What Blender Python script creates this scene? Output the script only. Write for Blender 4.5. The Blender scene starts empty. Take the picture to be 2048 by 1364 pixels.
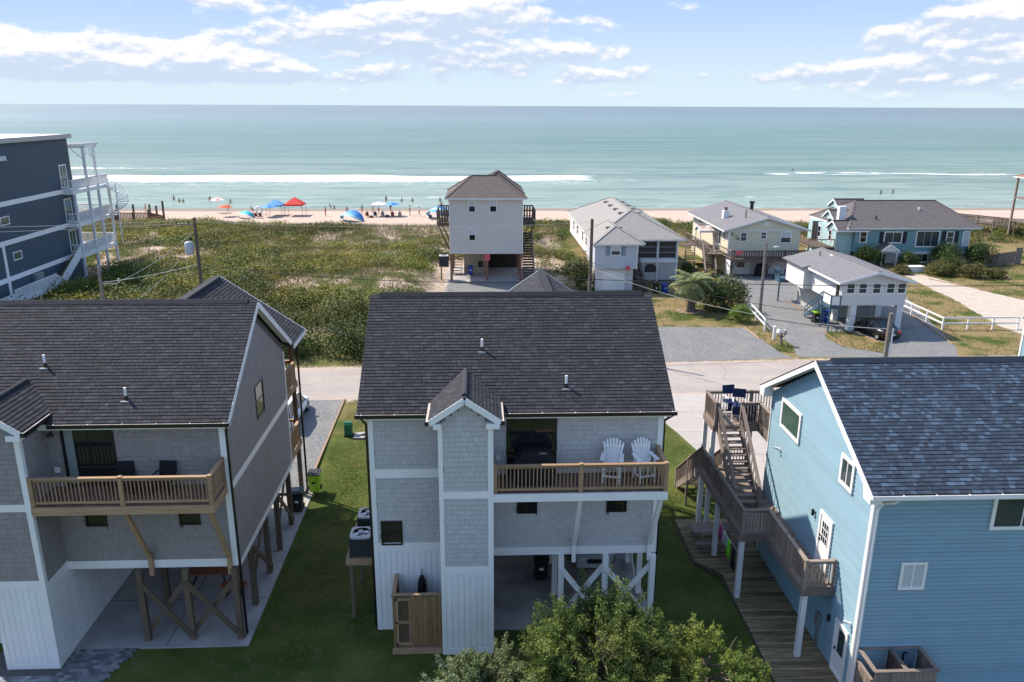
import bpy, math, random
import numpy as np
from mathutils import Vector, Matrix, Quaternion
random.seed(7); RNG = np.random.default_rng(7)
S = bpy.context.scene; C = S.collection
R = math.radians
# ------------------------------------------------------------------ camera
cam = bpy.data.cameras.new('camera'); camo = bpy.data.objects.new('camera', cam); C.objects.link(camo)
CAM_H = 18.5; FPX = 1593.0
cam.sensor_fit = 'HORIZONTAL'; cam.sensor_width = 36.0; cam.lens = 36.0 * FPX / 2048.0
cam.clip_start = 0.5; cam.clip_end = 60000
PITCH = math.atan(471 / FPX)
camo.matrix_world = (Matrix.Translation((0, 0, CAM_H)) @ Matrix.Rotation(R(-2.5), 4, 'Z')
                     @ Matrix.Rotation(R(90) - PITCH, 4, 'X') @ Matrix.Rotation(R(0.25), 4, 'Z'))
S.camera = camo
S.render.resolution_x = 1024; S.render.resolution_y = 682
# ------------------------------------------------------------------ light
SUN_EL = R(48); SUNV = Vector((-0.80, 0.60, 0)).normalized()      # horizontal direction towards the sun
sunl = bpy.data.lights.new('sun', 'SUN'); sunl.energy = 3.5; sunl.angle = R(0.6); sunl.color = (1.0, 0.91, 0.79)
suno = bpy.data.objects.new('sun', sunl); C.objects.link(suno); suno.location = (-40, 60, 60)
sd = Vector((SUNV.x * math.cos(SUN_EL), SUNV.y * math.cos(SUN_EL), math.sin(SUN_EL)))
suno.rotation_euler = (-sd).to_track_quat('-Z', 'Y').to_euler()
S.view_settings.view_transform = 'Standard'; S.view_settings.look = 'None'
S.view_settings.exposure = 1.05; S.view_settings.gamma = 1.0
W = bpy.data.worlds.new('World'); S.world = W; W.use_nodes = True
nt = W.node_tree; nt.nodes.clear(); N = nt.nodes; L = nt.links
def nd(tree, t, **k):
    n = tree.nodes.new(t)
    for a, b in k.items(): setattr(n, a, b)
    return n
def mth(tree, op, a, b=None, c=None, clamp=False):
    n = tree.nodes.new('ShaderNodeMath'); n.operation = op; n.use_clamp = clamp
    for i, v in enumerate((a, b, c)):
        if v is None: continue
        if isinstance(v, (int, float)): n.inputs[i].default_value = v
        else: tree.links.new(v, n.inputs[i])
    return n.outputs[0]
def mixc(tree, fac, a, b, blend='MIX'):
    n = tree.nodes.new('ShaderNodeMix'); n.data_type = 'RGBA'; n.blend_type = blend
    for s, v in ((n.inputs[0], fac), (n.inputs[6], a), (n.inputs[7], b)):
        if isinstance(v, (int, float)): s.default_value = v
        elif isinstance(v, (tuple, list)): s.default_value = (*v[:3], 1)
        else: tree.links.new(v, s)
    return n.outputs[2]
def noise(tree, vec, scale, detail=4, rough=.55, dim='3D'):
    n = tree.nodes.new('ShaderNodeTexNoise'); n.noise_dimensions = dim
    n.inputs['Scale'].default_value = scale; n.inputs['Detail'].default_value = detail; n.inputs['Roughness'].default_value = rough
    if vec is not None: tree.links.new(vec, n.inputs['Vector'])
    return n.outputs['Fac']
def mapr(tree, v, a, b, c=0.0, d=1.0, smooth=True):
    n = tree.nodes.new('ShaderNodeMapRange'); n.interpolation_type = 'SMOOTHSTEP' if smooth else 'LINEAR'
    tree.links.new(v, n.inputs[0])
    for i, x in enumerate((a, b, c, d)): n.inputs[i + 1].default_value = x
    return n.outputs[0]
sky = nd(nt, 'ShaderNodeTexSky', sky_type='NISHITA'); sky.sun_disc = False
sky.sun_elevation = SUN_EL; sky.sun_rotation = math.atan2(SUNV.x, SUNV.y)
sky.altitude = 20; sky.air_density = 1.0; sky.dust_density = 0.6; sky.ozone_density = 2.0
tc = nd(nt, 'ShaderNodeTexCoord'); sep = nd(nt, 'ShaderNodeSeparateXYZ'); L.new(tc.outputs['Generated'], sep.inputs[0])
# pale band of humid air towards the horizon, all round
el = mth(nt, 'MAXIMUM', sep.outputs[2], 0.0)
low_sky = mixc(nt, mapr(nt, el, 0.0, 0.15), (2.36, 2.85, 3.15), (1.42, 2.08, 3.35))
base = mixc(nt, mapr(nt, el, 0.12, 0.55), low_sky, sky.outputs[0])
# fair-weather cumulus banks: stretched noise all round the sky, denser in the banks listed (azimuth, elevation, half sizes in rad, weight)
az = mth(nt, 'ARCTAN2', sep.outputs[0], sep.outputs[1])
BANKS = [(-0.029, 0.1032, 0.120, 0.0208, 0.40), (-0.145, 0.0789, 0.126, 0.0235, 0.42), (0.083, 0.0600, 0.090, 0.0104, 0.34), (-0.021, 0.0493, 0.054, 0.0083, 0.30), (-0.473, 0.0618, 0.144, 0.0097, 0.30), (-0.484, 0.0471, 0.042, 0.0180, 0.42), (-0.387, 0.0429, 0.151, 0.0138, 0.34), (-0.295, 0.0477, 0.072, 0.0125, 0.40), (-0.248, 0.0323, 0.151, 0.0111, 0.36), (-0.413, 0.0287, 0.138, 0.0048, 0.28), (0.130, 0.0347, 0.036, 0.0097, 0.38), (0.353, 0.0321, 0.120, 0.0083, 0.30), (0.470, 0.0419, 0.108, 0.0118, 0.36), (0.555, 0.0880, 0.048, 0.0235, 0.46), (0.471, 0.0761, 0.036, 0.0111, 0.36), (0.516, 0.0569, 0.022, 0.0104, 0.38), (0.540, 0.0232, 0.096, 0.0097, 0.34), (-0.289, 0.1095, 0.042, 0.0069, 0.36), (0.184, 0.0120, 0.036, 0.0048, 0.24), (0.475, 0.0084, 0.054, 0.0048, 0.24), (0.585, 0.0515, 0.024, 0.0138, 0.36)]
cb = nd(nt, 'ShaderNodeCombineXYZ'); L.new(mth(nt, 'MULTIPLY', az, 11.0), cb.inputs[0]); L.new(mth(nt, 'MULTIPLY', el, 24.0), cb.inputs[1]); cb.inputs[2].default_value = 2.3
cb2 = nd(nt, 'ShaderNodeVectorMath', operation='ADD'); L.new(cb.outputs[0], cb2.inputs[0]); cb2.inputs[1].default_value = (-.03, .14, 0)
n1 = noise(nt, cb.outputs[0], 1.7, 7, .60); n2 = noise(nt, cb.outputs[0], 0.35, 1, .5); n3 = noise(nt, cb2.outputs[0], 1.7, 4, .60)
tot = mth(nt, 'ADD', mth(nt, 'MULTIPLY', n1, 1.25), mth(nt, 'MULTIPLY', mth(nt, 'SUBTRACT', n2, .5), .5)); low = mth(nt, 'MULTIPLY', mth(nt, 'SUBTRACT', n3, n1), 1.6)
for a_, e_, wa, we, k in BANKS:
    dx = mth(nt, 'MULTIPLY', mth(nt, 'SUBTRACT', az, a_), 1 / wa); dy = mth(nt, 'MULTIPLY', mth(nt, 'SUBTRACT', el, e_), 1 / we)
    q = mth(nt, 'MULTIPLY_ADD', dx, dx, mth(nt, 'MULTIPLY', dy, dy)); bk = mth(nt, 'DIVIDE', k, mth(nt, 'MULTIPLY_ADD', q, q, 1.0))
    tot = mth(nt, 'ADD', tot, bk); low = mth(nt, 'SUBTRACT', low, mth(nt, 'MULTIPLY', bk, dy))
mask = mapr(nt, tot, 0.74, 0.96); shade = mapr(nt, low, -0.24, 0.13)
ccol = mixc(nt, shade, (3.5, 3.42, 3.42), (2.05, 2.42, 3.0))
mask = mth(nt, 'MULTIPLY', mask, mapr(nt, el, 0.0, 0.03, 0.15, 0.92))
out = mixc(nt, mask, base, ccol)
bg = nd(nt, 'ShaderNodeBackground'); bg.inputs[1].default_value = 0.15
L.new(out, bg.inputs[0]); wo = nd(nt, 'ShaderNodeOutputWorld'); L.new(bg.outputs[0], wo.inputs[0])
# ------------------------------------------------------------------ helpers
MATS = {}
def mat(name, rgb, rough=.75, var=.12, scale=3.0, rnd=.0, bump=.0, bscale=40., metal=0., spec=.3, coord='pos', det=4, rgb2=None, emit=0):
    if name in MATS: return MATS[name]
    m = bpy.data.materials.new(name); m.use_nodes = True; t = m.node_tree; b = t.nodes['Principled BSDF']
    b.inputs['Roughness'].default_value = rough; b.inputs['Metallic'].default_value = metal
    b.inputs['Specular IOR Level'].default_value = spec
    oi = nd(t, 'ShaderNodeObjectInfo')
    if coord == 'pos': vec = nd(t, 'ShaderNodeNewGeometry').outputs['Position']
    else:
        o = nd(t, 'ShaderNodeTexCoord').outputs['Object']; a = nd(t, 'ShaderNodeVectorMath', operation='ADD'); t.links.new(o, a.inputs[0])
        k = mth(t, 'MULTIPLY', oi.outputs['Random'], 57.0); t.links.new(k, a.inputs[1]); vec = a.outputs[0]
    n = noise(t, vec, scale, det)
    val = mth(t, 'ADD', mth(t, 'MULTIPLY', mth(t, 'SUBTRACT', n, .5), 2 * var * 1.6), 1.0)
    if rnd: val = mth(t, 'MULTIPLY', val, mth(t, 'ADD', mth(t, 'MULTIPLY', mth(t, 'SUBTRACT', oi.outputs['Random'], .5), 2 * rnd), 1.0))
    base = tuple(rgb)
    if rgb2 is not None:
        base = mixc(t, mapr(t, noise(t, vec, scale * .37, 3), .42, .62), rgb, rgb2)
    cb = nd(t, 'ShaderNodeCombineColor')
    for i in range(3): t.links.new(val, cb.inputs[i])
    t.links.new(mixc(t, 1.0, base, cb.outputs[0], 'MULTIPLY'), b.inputs['Base Color'])
    if bump:
        bp = nd(t, 'ShaderNodeBump'); bp.inputs['Strength'].default_value = bump; bp.inputs['Distance'].default_value = .02
        t.links.new(noise(t, vec, bscale, 3), bp.inputs['Height']); t.links.new(bp.outputs[0], b.inputs['Normal'])
    if emit:
        b.inputs['Emission Color'].default_value = (*rgb, 1); b.inputs['Emission Strength'].default_value = emit
    MATS[name] = m; return m
def tonemat(name, cols, rough=.85, bump=.3, bscale=60., grain=.25, weather=.0):
    """colour picked per piece (object random or the 'tone' attribute) from cols = [(pos, rgb), ...]"""
    m = bpy.data.materials.new(name); m.use_nodes = True; t = m.node_tree; b = t.nodes['Principled BSDF']
    b.inputs['Roughness'].default_value = rough; b.inputs['Specular IOR Level'].default_value = .25
    oi = nd(t, 'ShaderNodeObjectInfo'); at = nd(t, 'ShaderNodeAttribute', attribute_name='tone')
    f = mth(t, 'FRACT', mth(t, 'ADD', oi.outputs['Random'], at.outputs['Fac']))
    cr = nd(t, 'ShaderNodeValToRGB'); t.links.new(f, cr.inputs[0]); e = cr.color_ramp.elements
    while len(e) > 1: e.remove(e[-1])
    e[0].position = cols[0][0]; e[0].color = (*cols[0][1], 1)
    for p, c in cols[1:]: x = e.new(p); x.color = (*c, 1)
    pos = nd(t, 'ShaderNodeNewGeometry').outputs['Position']
    g = mth(t, 'ADD', mth(t, 'MULTIPLY', mth(t, 'SUBTRACT', noise(t, pos, bscale, 2), .5), 2 * grain), 1.0)
    g2 = mth(t, 'ADD', mth(t, 'MULTIPLY', mth(t, 'SUBTRACT', noise(t, pos, .5, 4), .5), .12 + weather), 1.0)
    cb = nd(t, 'ShaderNodeCombineColor'); v = mth(t, 'MULTIPLY', g, g2)
    for i in range(3): t.links.new(v, cb.inputs[i])
    t.links.new(mixc(t, 1.0, cr.outputs[0], cb.outputs[0], 'MULTIPLY'), b.inputs['Base Color'])
    bp = nd(t, 'ShaderNodeBump'); bp.inputs['Strength'].default_value = bump; bp.inputs['Distance'].default_value = .01
    t.links.new(noise(t, pos, bscale, 3), bp.inputs['Height']); t.links.new(bp.outputs[0], b.inputs['Normal'])
    MATS[name] = m; return m
def leafmat(name, rough=.6, trans=.3):
    m = bpy.data.materials.new(name); m.use_nodes = True; t = m.node_tree; b = t.nodes['Principled BSDF']
    b.inputs['Roughness'].default_value = rough; b.inputs['Specular IOR Level'].default_value = .25
    at = nd(t, 'ShaderNodeAttribute', attribute_name='col'); t.links.new(at.outputs['Color'], b.inputs['Base Color'])
    tr = nd(t, 'ShaderNodeBsdfTranslucent'); t.links.new(at.outputs['Color'], tr.inputs[0])
    mx = nd(t, 'ShaderNodeMixShader'); mx.inputs[0].default_value = trans
    t.links.new(b.outputs[0], mx.inputs[1]); t.links.new(tr.outputs[0], mx.inputs[2])
    t.links.new(mx.outputs[0], t.nodes['Material Output'].inputs[0]); MATS[name] = m; return m
def glassmat(name, rgb=(.012, .016, .018), rough=.04):
    m = bpy.data.materials.new(name); m.use_nodes = True; b = m.node_tree.nodes['Principled BSDF']
    b.inputs['Base Color'].default_value = (*rgb, 1); b.inputs['Roughness'].default_value = rough; b.inputs['Specular IOR Level'].default_value = .6
    MATS[name] = m; return m
def root(name, label, cat, loc=(0, 0, 0), group=None, kind=None):
    o = bpy.data.objects.new(name, None); o.empty_display_size = .2; o.location = loc; o.matrix_world = Matrix.Translation(loc)
    C.objects.link(o); WM[o.name] = Matrix.Translation(loc); o['label'] = label; o['category'] = cat
    if group: o['group'] = group
    if kind: o['kind'] = kind
    return o
def tag(o, label, cat, group=None):
    o['label'] = label; o['category'] = cat
    if group: o['group'] = group
    return o
def put(o, mw, parent):
    """place object with world matrix mw below parent (any depth); all parents have known world matrices in WM"""
    C.objects.link(o); WM[o.name] = mw.copy()
    if parent is not None:
        o.parent = parent; pm = WM[parent.name]
        o.matrix_parent_inverse = pm.inverted()
    o.matrix_basis = mw
    return o
WM = {}
def mesh(name, v, f, m, smooth=False):
    me = bpy.data.meshes.new(name); me.from_pydata(v, [], f); me.update()
    for x in (m if isinstance(m, (list, tuple)) else [m]): me.materials.append(x)
    if smooth: me.polygons.foreach_set('use_smooth', [True] * len(me.polygons))
    return me
def mk(name, v, f, m, parent=None, smooth=False, kind=None):
    o = bpy.data.objects.new(name, mesh(name, v, f, m, smooth)); put(o, Matrix.Identity(4), parent)
    if kind: o['kind'] = kind
    return o
CUBE_V = [(x, y, z) for x in (-.5, .5) for y in (-.5, .5) for z in (-.5, .5)]
CUBE_F = [(0, 1, 3, 2), (4, 6, 7, 5), (0, 4, 5, 1), (2, 3, 7, 6), (0, 2, 6, 4), (1, 5, 7, 3)]
BEV = {}
def cube(m):
    k = m.name
    if k not in BEV: BEV[k] = mesh('box_' + k, CUBE_V, CUBE_F, m)
    return BEV[k]
def bx(name, x0, x1, y0, y1, z0, z1, m, parent=None, kind=None):
    o = bpy.data.objects.new(name, cube(m))
    put(o, Matrix.Translation(((x0 + x1) / 2, (y0 + y1) / 2, (z0 + z1) / 2)) @ Matrix.Diagonal((abs(x1 - x0), abs(y1 - y0), abs(z1 - z0), 1)), parent)
    if kind: o['kind'] = kind
    return o
def frame(a, b, up=(0, 0, 1)):
    d = Vector(b) - Vector(a); x = d.normalized(); u = Vector(up)
    if abs(x.dot(u)) > .999: u = Vector((0, 1, 0))
    y = u.cross(x).normalized(); z = x.cross(y)
    return Matrix((x, y, z)).transposed().to_4x4(), d.length
def beam(name, a, b, w, h, m, parent=None, up=(0, 0, 1)):
    """rectangular member from a to b, w wide (sideways), h high (up)"""
    M, l = frame(a, b, up); o = bpy.data.objects.new(name, cube(m))
    return put(o, Matrix.Translation((Vector(a) + Vector(b)) / 2) @ M @ Matrix.Diagonal((l, w, h, 1)), parent)
CYL = {}
def cyl(name, a, b, r, m, parent=None, n=10, r2=None):
    k = (m.name, n, round((r2 or r) / r, 2))
    if k not in CYL:
        q = (r2 or r) / r
        v = [(-.5, math.cos(i * 2 * math.pi / n), math.sin(i * 2 * math.pi / n)) for i in range(n)] + [(.5, q * math.cos(i * 2 * math.pi / n), q * math.sin(i * 2 * math.pi / n)) for i in range(n)]
        f = [(i, (i + 1) % n, n + (i + 1) % n, n + i) for i in range(n)] + [tuple(range(n))[::-1], tuple(range(n, 2 * n))]
        CYL[k] = mesh('rod_' + m.name, v, f, m)
    M, l = frame(a, b); o = bpy.data.objects.new(name, CYL[k])
    return put(o, Matrix.Translation((Vector(a) + Vector(b)) / 2) @ M @ Matrix.Diagonal((l, r, r, 1)), parent)
class MB:
    def __init__(s): s.v = []; s.f = []; s.mi = []
    def poly(s, pts, mi=0):
        n = len(s.v); s.v += [tuple(p) for p in pts]; s.f.append(tuple(range(n, n + len(pts)))); s.mi.append(mi)
    def box(s, x0, x1, y0, y1, z0, z1, mi=0):
        n = len(s.v); s.v += [(x, y, z) for x in (x0, x1) for y in (y0, y1) for z in (z0, z1)]
        s.f += [tuple(n + i for i in q) for q in CUBE_F]; s.mi += [mi] * 6
    def beam(s, a, b, w, h, up=(0, 0, 1), mi=0):
        M, l = frame(a, b, up); M = Matrix.Translation((Vector(a) + Vector(b)) / 2) @ M @ Matrix.Diagonal((l, w, h, 1)); n = len(s.v)
        s.v += [tuple(M @ Vector(q)) for q in CUBE_V]; s.f += [tuple(n + i for i in q) for q in CUBE_F]; s.mi += [mi] * 6
    def prism(s, pts, d, mi=0):
        """extrude polygon pts by vector d"""
        n = len(s.v); k = len(pts); s.v += [tuple(p) for p in pts] + [tuple(Vector(p) + Vector(d)) for p in pts]
        s.f += [tuple(n + i for i in range(k))[::-1], tuple(n + k + i for i in range(k))] + [(n + i, n + (i + 1) % k, n + k + (i + 1) % k, n + k + i) for i in range(k)]
        s.mi += [mi] * (k + 2)
    def tube(s, pts, r, n=6, mi=0):
        base = len(s.v); k = len(pts)
        for i, p in enumerate(pts):
            a = Vector(pts[max(i - 1, 0)]); b = Vector(pts[min(i + 1, k - 1)]); M, _ = frame(a, b); rr = r[i] if isinstance(r, (list, tuple)) else r
            for j in range(n):
                q = M @ Vector((0, rr * math.cos(j * 2 * math.pi / n), rr * math.sin(j * 2 * math.pi / n))); s.v.append(tuple(Vector(p) + q))
        for i in range(k - 1):
            for j in range(n): s.f.append((base + i * n + j, base + i * n + (j + 1) % n, base + (i + 1) * n + (j + 1) % n, base + (i + 1) * n + j)); s.mi.append(mi)
        s.f.append(tuple(base + j for j in range(n))[::-1]); s.f.append(tuple(base + (k - 1) * n + j for j in range(n))); s.mi += [mi, mi]
    def lathe(s, prof, o=(0, 0, 0), n=16, mi=0, sx=1, sy=1, a0=0, a1=2 * math.pi):
        base = len(s.v); full = abs(a1 - a0 - 2 * math.pi) < 1e-6; cols = n if full else n + 1
        for j in range(cols):
            a = a0 + (a1 - a0) * j / n
            for r, z in prof: s.v.append((o[0] + sx * r * math.cos(a), o[1] + sy * r * math.sin(a), o[2] + z))
        k = len(prof)
        for j in range(n):
            for i in range(k - 1):
                s.f.append((base + j * k + i, base + ((j + 1) % cols) * k + i, base + ((j + 1) % cols) * k + i + 1, base + j * k + i + 1)); s.mi.append(mi)
    def build(s, name, m, parent=None, smooth=False, kind=None):
        o = mk(name, s.v, s.f, m, parent, smooth, kind); o.data.polygons.foreach_set('material_index', s.mi); return o
# ------------------------------------------------------------------ pieces: shingles, shakes, boards
WEDGE = {}
def wedge(m):
    if m.name not in WEDGE:
        v = [(-.5, -.5, 0), (.5, -.5, 0), (.5, .5, 0), (-.5, .5, 0), (-.5, -.5, 1), (.5, -.5, 1), (.5, .5, .12), (-.5, .5, .12)]
        f = [(4, 5, 6, 7), (0, 1, 5, 4), (1, 2, 6, 5), (3, 0, 4, 7), (2, 3, 7, 6)]
        WEDGE[m.name] = mesh('piece_' + m.name, v, f, m)
    return WEDGE[m.name]
def tiles(name, O, U, V, poly, ex, wr, m, th, parent, nind=300, holes=(), order=1, gap=.01, seed=1, lap=1.12, jit=.003):
    """overlapping pieces (shingles, shakes) on the plane O + u U + v V inside the convex polygon poly (u, v)"""
    rd = random.Random(seed); O = Vector(O); U = Vector(U).normalized(); V = Vector(V).normalized(); Nn = U.cross(V)
    vmin = min(p[1] for p in poly); vmax = max(p[1] for p in poly); k = 0; jv = []; jf = []; jt = []
    rows = []; v = vmin
    while v < vmax - .02: rows.append(v); v += ex
    if order < 0: rows = rows[::-1]
    for v in rows:
        vm = min(v + ex * .5, vmax - .005); us = []
        for (a, b) in zip(poly, poly[1:] + poly[:1]):
            if (a[1] - vm) * (b[1] - vm) < 0: us.append(a[0] + (b[0] - a[0]) * (vm - a[1]) / (b[1] - a[1]))
        if len(us) < 2: continue
        u0, u1 = min(us), max(us); u = u0 - rd.random() * wr[1] * .6
        while u < u1 - .01:
            w = rd.uniform(*wr); a = max(u, u0); b = min(u + w, u1); u += w
            if b - a < .03: continue
            hgt = min(ex * lap, vmax - v); v0 = v; skip = False
            for h in holes:
                if v0 + hgt <= h[2] or v0 >= h[3] or b <= h[0] or a >= h[1]: continue
                if a < h[0] and h[0] - a > .04: b = h[0]
                elif b > h[1] and b - h[1] > .04: a = h[1]
                elif h[2] - v0 > .05: hgt = h[2] - v0
                elif v0 + hgt - h[3] > .05: hgt = v0 + hgt - h[3]; v0 = h[3]
                else: skip = True
            if skip: continue
            uc = (a + b) / 2; t = th * rd.uniform(.85, 1.15)
            dv = rd.uniform(-jit, jit)
            Mx = Matrix.Translation(O + U * uc + V * (v0 + dv + hgt / 2)) @ Matrix((U, V, Nn)).transposed().to_4x4() @ Matrix.Diagonal((b - a - gap, hgt, t, 1))
            if k < nind:
                put(bpy.data.objects.new(name, wedge(m)), Mx, parent)
            else:
                n0 = len(jv)
                for q in ((-.5, -.5, 0), (.5, -.5, 0), (.5, .5, 0), (-.5, .5, 0), (-.5, -.5, 1), (.5, -.5, 1), (.5, .5, .12), (-.5, .5, .12)): jv.append(tuple(Mx @ Vector(q)))
                jf += [(n0 + 4, n0 + 5, n0 + 6, n0 + 7), (n0, n0 + 1, n0 + 5, n0 + 4), (n0 + 1, n0 + 2, n0 + 6, n0 + 5), (n0 + 3, n0, n0 + 4, n0 + 7)]; jt += [rd.random()] * 4
            k += 1
    if jv:
        o = mk(name + '_field', jv, jf, m, parent, kind='stuff')
        at = o.data.attributes.new('tone', 'FLOAT', 'FACE'); at.data.foreach_set('value', jt)
def laps(name, O, U, length, z0, z1, ex, m, parent, poly=None, th=.032, maxn=300):
    """horizontal lap boards, each an object; poly(z)->(u0,u1) limits their length. Outward normal is U x Z."""
    U = Vector(U).normalized(); Nn = U.cross(Vector((0, 0, 1))); z = z0
    while z < z1 - .03:
        h = min(ex, z1 - z); a, b = poly(z + h * .5) if poly else (0, length)
        if b - a > .06:
            Mx = Matrix.Translation(Vector(O) + U * ((a + b) / 2) + Vector((0, 0, z + h / 2))) @ Matrix((U, Vector((0, 0, 1)), Nn)).transposed().to_4x4() @ Matrix.Diagonal((b - a, h - .024, th, 1))
            put(bpy.data.objects.new(name, wedge(m)), Mx, parent)
        z += ex
def vboards(name, O, U, length, z0, z1, w, m, parent, th=.02, gap=.009):
    U = Vector(U).normalized(); Nn = U.cross(Vector((0, 0, 1))); n = max(1, round(length / w)); w = length / n
    for i in range(n):
        Mx = Matrix.Translation(Vector(O) + U * (w * (i + .5)) + Vector((0, 0, (z0 + z1) / 2)) + Nn * th / 2) @ Matrix((U, Vector((0, 0, 1)), Nn)).transposed().to_4x4() @ Matrix.Diagonal((w - gap, z1 - z0, th, 1))
        put(bpy.data.objects.new(name, cube(m)), Mx, parent)
def railing(a, b, h, m, parent, post=.1, posts=True, sp=.125, bal=.035, cap=.13, bot=.1, mid_posts=0, rail_h=.04, ends=(1, 1), under=.0, flat=False, name='baluster'):
    """railing along a -> b (feet of the rail, may slope)"""
    a = Vector(a); b = Vector(b); d = b - a; l = math.hypot(d.x, d.y); n = max(2, round(l / sp)); Z = Vector((0, 0, 1))
    beam('top_rail', a + Z * h, b + Z * h, cap, rail_h, m, parent)
    beam('under_rail', a + Z * (h - rail_h / 2 - .045), b + Z * (h - rail_h / 2 - .045), .04, .088, m, parent)
    if bot: beam('bottom_rail', a + Z * bot, b + Z * bot, .04, .088, m, parent)
    z0 = bot or 0
    for i in range(1, n):
        p = a + d * (i / n); bx(name, p.x - (bal * .5 if not flat else flat / 2 if abs(d.x) > abs(d.y) else .012), p.x + (bal * .5 if not flat else flat / 2 if abs(d.x) > abs(d.y) else .012),
                                p.y - (bal * .5 if not flat else flat / 2 if abs(d.y) >= abs(d.x) else .012), p.y + (bal * .5 if not flat else flat / 2 if abs(d.y) >= abs(d.x) else .012), p.z + z0, p.z + h - .03, m, parent)
    if posts:
        for i in range(mid_posts + 2):
            if (i == 0 and not ends[0]) or (i == mid_posts + 1 and not ends[1]): continue
            p = a + d * (i / (mid_posts + 1)); bx('rail_post', p.x - post / 2, p.x + post / 2, p.y - post / 2, p.y + post / 2, p.z - under, p.z + h + .05, m, parent)
def deckboards(x0, x1, y0, y1, z, m, parent, along='y', w=.14, th=.035, name='deck_board'):
    if along == 'y':
        n = max(1, round((x1 - x0) / w)); s = (x1 - x0) / n
        for i in range(n): bx(name, x0 + i * s + .003, x0 + (i + 1) * s - .003, y0, y1, z - th, z + random.uniform(-.001, .001), m, parent)
    else:
        n = max(1, round((y1 - y0) / w)); s = (y1 - y0) / n
        for i in range(n): bx(name, x0, x1, y0 + i * s + .003, y0 + (i + 1) * s - .003, z - th, z + random.uniform(-.001, .001), m, parent)
def stairs(a, b, width, side, n, m, parent, stringers=True, tread=.28, riser=False):
    """treads from a (low) to b (high) in a vertical plane; side = unit vector across"""
    a = Vector(a); b = Vector(b); s = Vector(side); d = b - a; hd = Vector((d.x, d.y, 0)).normalized()
    for i in range(n):
        p = a + d * ((i + .5) / n); p.z = a.z + d.z * (i + 1) / (n + 1)
        beam('tread', p - s * width / 2, p + s * width / 2, tread, .04, m, parent)
        if riser: beam('riser', p - s * width / 2 + hd * tread * .45 + Vector((0, 0, .08)), p + s * width / 2 + hd * tread * .45 + Vector((0, 0, .08)), .02, .15, m, parent)
    if stringers:
        for k in (-1, 1): beam('stringer', a + s * k * (width / 2 + .03) + Vector((0, 0, .02)), b + s * k * (width / 2 + .03) - Vector((0, 0, .1)), .05, .26, m, parent)
def facebox(mb, face, o, a0, a1, b0, b1, c0, c1, mi=0):
    """box on a wall: face '-y','+y','-x','+x'; o = wall plane coordinate; a along the wall, b up, c outward"""
    s = -1 if face[0] == '-' else 1
    c = sorted((o + s * c0, o + s * c1))
    if face[1] == 'y': mb.box(a0, a1, c[0], c[1], b0, b1, mi)
    else: mb.box(c[0], c[1], a0, a1, b0, b1, mi)
def window(face, o, a0, a1, b0, b1, fm, gm, parent, fw=.07, split=None, mun=None, sill=False, name='window', proud=.05, blind=None):
    """framed window: ring frame (part), panes, sash rail, muntins as its sub-parts. split 'h' sash, 'v' slider, n columns"""
    mb = MB(); facebox(mb, face, o, a0, a0 + fw, b0, b1, 0, proud); facebox(mb, face, o, a1 - fw, a1, b0, b1, 0, proud)
    facebox(mb, face, o, a0 + fw, a1 - fw, b1 - fw, b1, 0, proud); facebox(mb, face, o, a0 + fw, a1 - fw, b0, b0 + fw, 0, proud)
    w = mb.build(name, fm, parent)
    A0, A1, B0, B1 = a0 + fw, a1 - fw, b0 + fw, b1 - fw
    def pane(p, q, r, s, mm=gm, nm='pane', c=(.004, .016)):
        k = MB(); facebox(k, face, o, p, q, r, s, *c); return k.build(nm, mm, w)
    if split == 'h':
        m = (B0 + B1) / 2; pane(A0, A1, B0, m - .02); pane(A0, A1, m + .02, B1, blind or gm); pane(A0, A1, m - .02, m + .02, fm, 'sash_rail', (.004, .035))
    elif split == 'v':
        m = (A0 + A1) / 2; pane(A0, m - .02, B0, B1, blind or gm); pane(m + .02, A1, B0, B1, blind or gm); pane(m - .02, m + .02, B0, B1, fm, 'mullion', (.004, .035))
    else: pane(A0, A1, B0, B1, blind or gm)
    if mun:
        for i in range(1, mun[0]): x = A0 + (A1 - A0) * i / mun[0]; pane(x - .012, x + .012, B0, B1, fm, 'muntin', (.018, .03))
        for i in range(1, mun[1]): y = B0 + (B1 - B0) * i / mun[1]; pane(A0, A1, y - .012, y + .012, fm, 'muntin', (.018, .031))
    if sill:
        k = MB(); facebox(k, face, o, a0 - .04, a1 + .04, b0 - .05, b0 - .002, 0, proud + .04); k.build('sill', fm, w)
    return w
# ------------------------------------------------------------------ materials
WHITE = mat('white_trim', (.81, .78, .75), .55, .05, 1.5, rnd=.02)
WHITE2 = mat('white_paint_old', (.70, .70, .69), .6, .10, 1.2, rnd=.05)
WBOARD = mat('white_board', (.80, .775, .75), .6, .05, 2., rnd=.03)
BLACK = mat('black_metal', (.012, .012, .013), .35, .1, 5., spec=.5)
GUTLIT = mat('gutter_lit_inside', (.55, .47, .40), .5, .3, 4.)  # pale strip for the dirty gutter inside, sunlight put into its colour
CHAR = mat('charcoal_plastic', (.02, .021, .023), .5, .1, 5.)
WOODN = mat('treated_pine', (.34, .215, .125), .75, .35, 5., rnd=.22, coord='obj', bump=.2, bscale=12)
WOODB = mat('brown_post', (.135, .097, .066), .8, .35, 5., rnd=.2, coord='obj', bump=.2, bscale=12)
WOODD = mat('deck_plank_brown', (.17, .10, .07), .8, .3, 5., rnd=.25, coord='obj')
WOODG = mat('weathered_wood', (.22, .175, .145), .85, .35, 5., rnd=.25, coord='obj', bump=.2, bscale=12)
WOODGD = mat('weathered_wood_dark', (.10, .075, .062), .85, .3, 5., rnd=.25, coord='obj')
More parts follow.
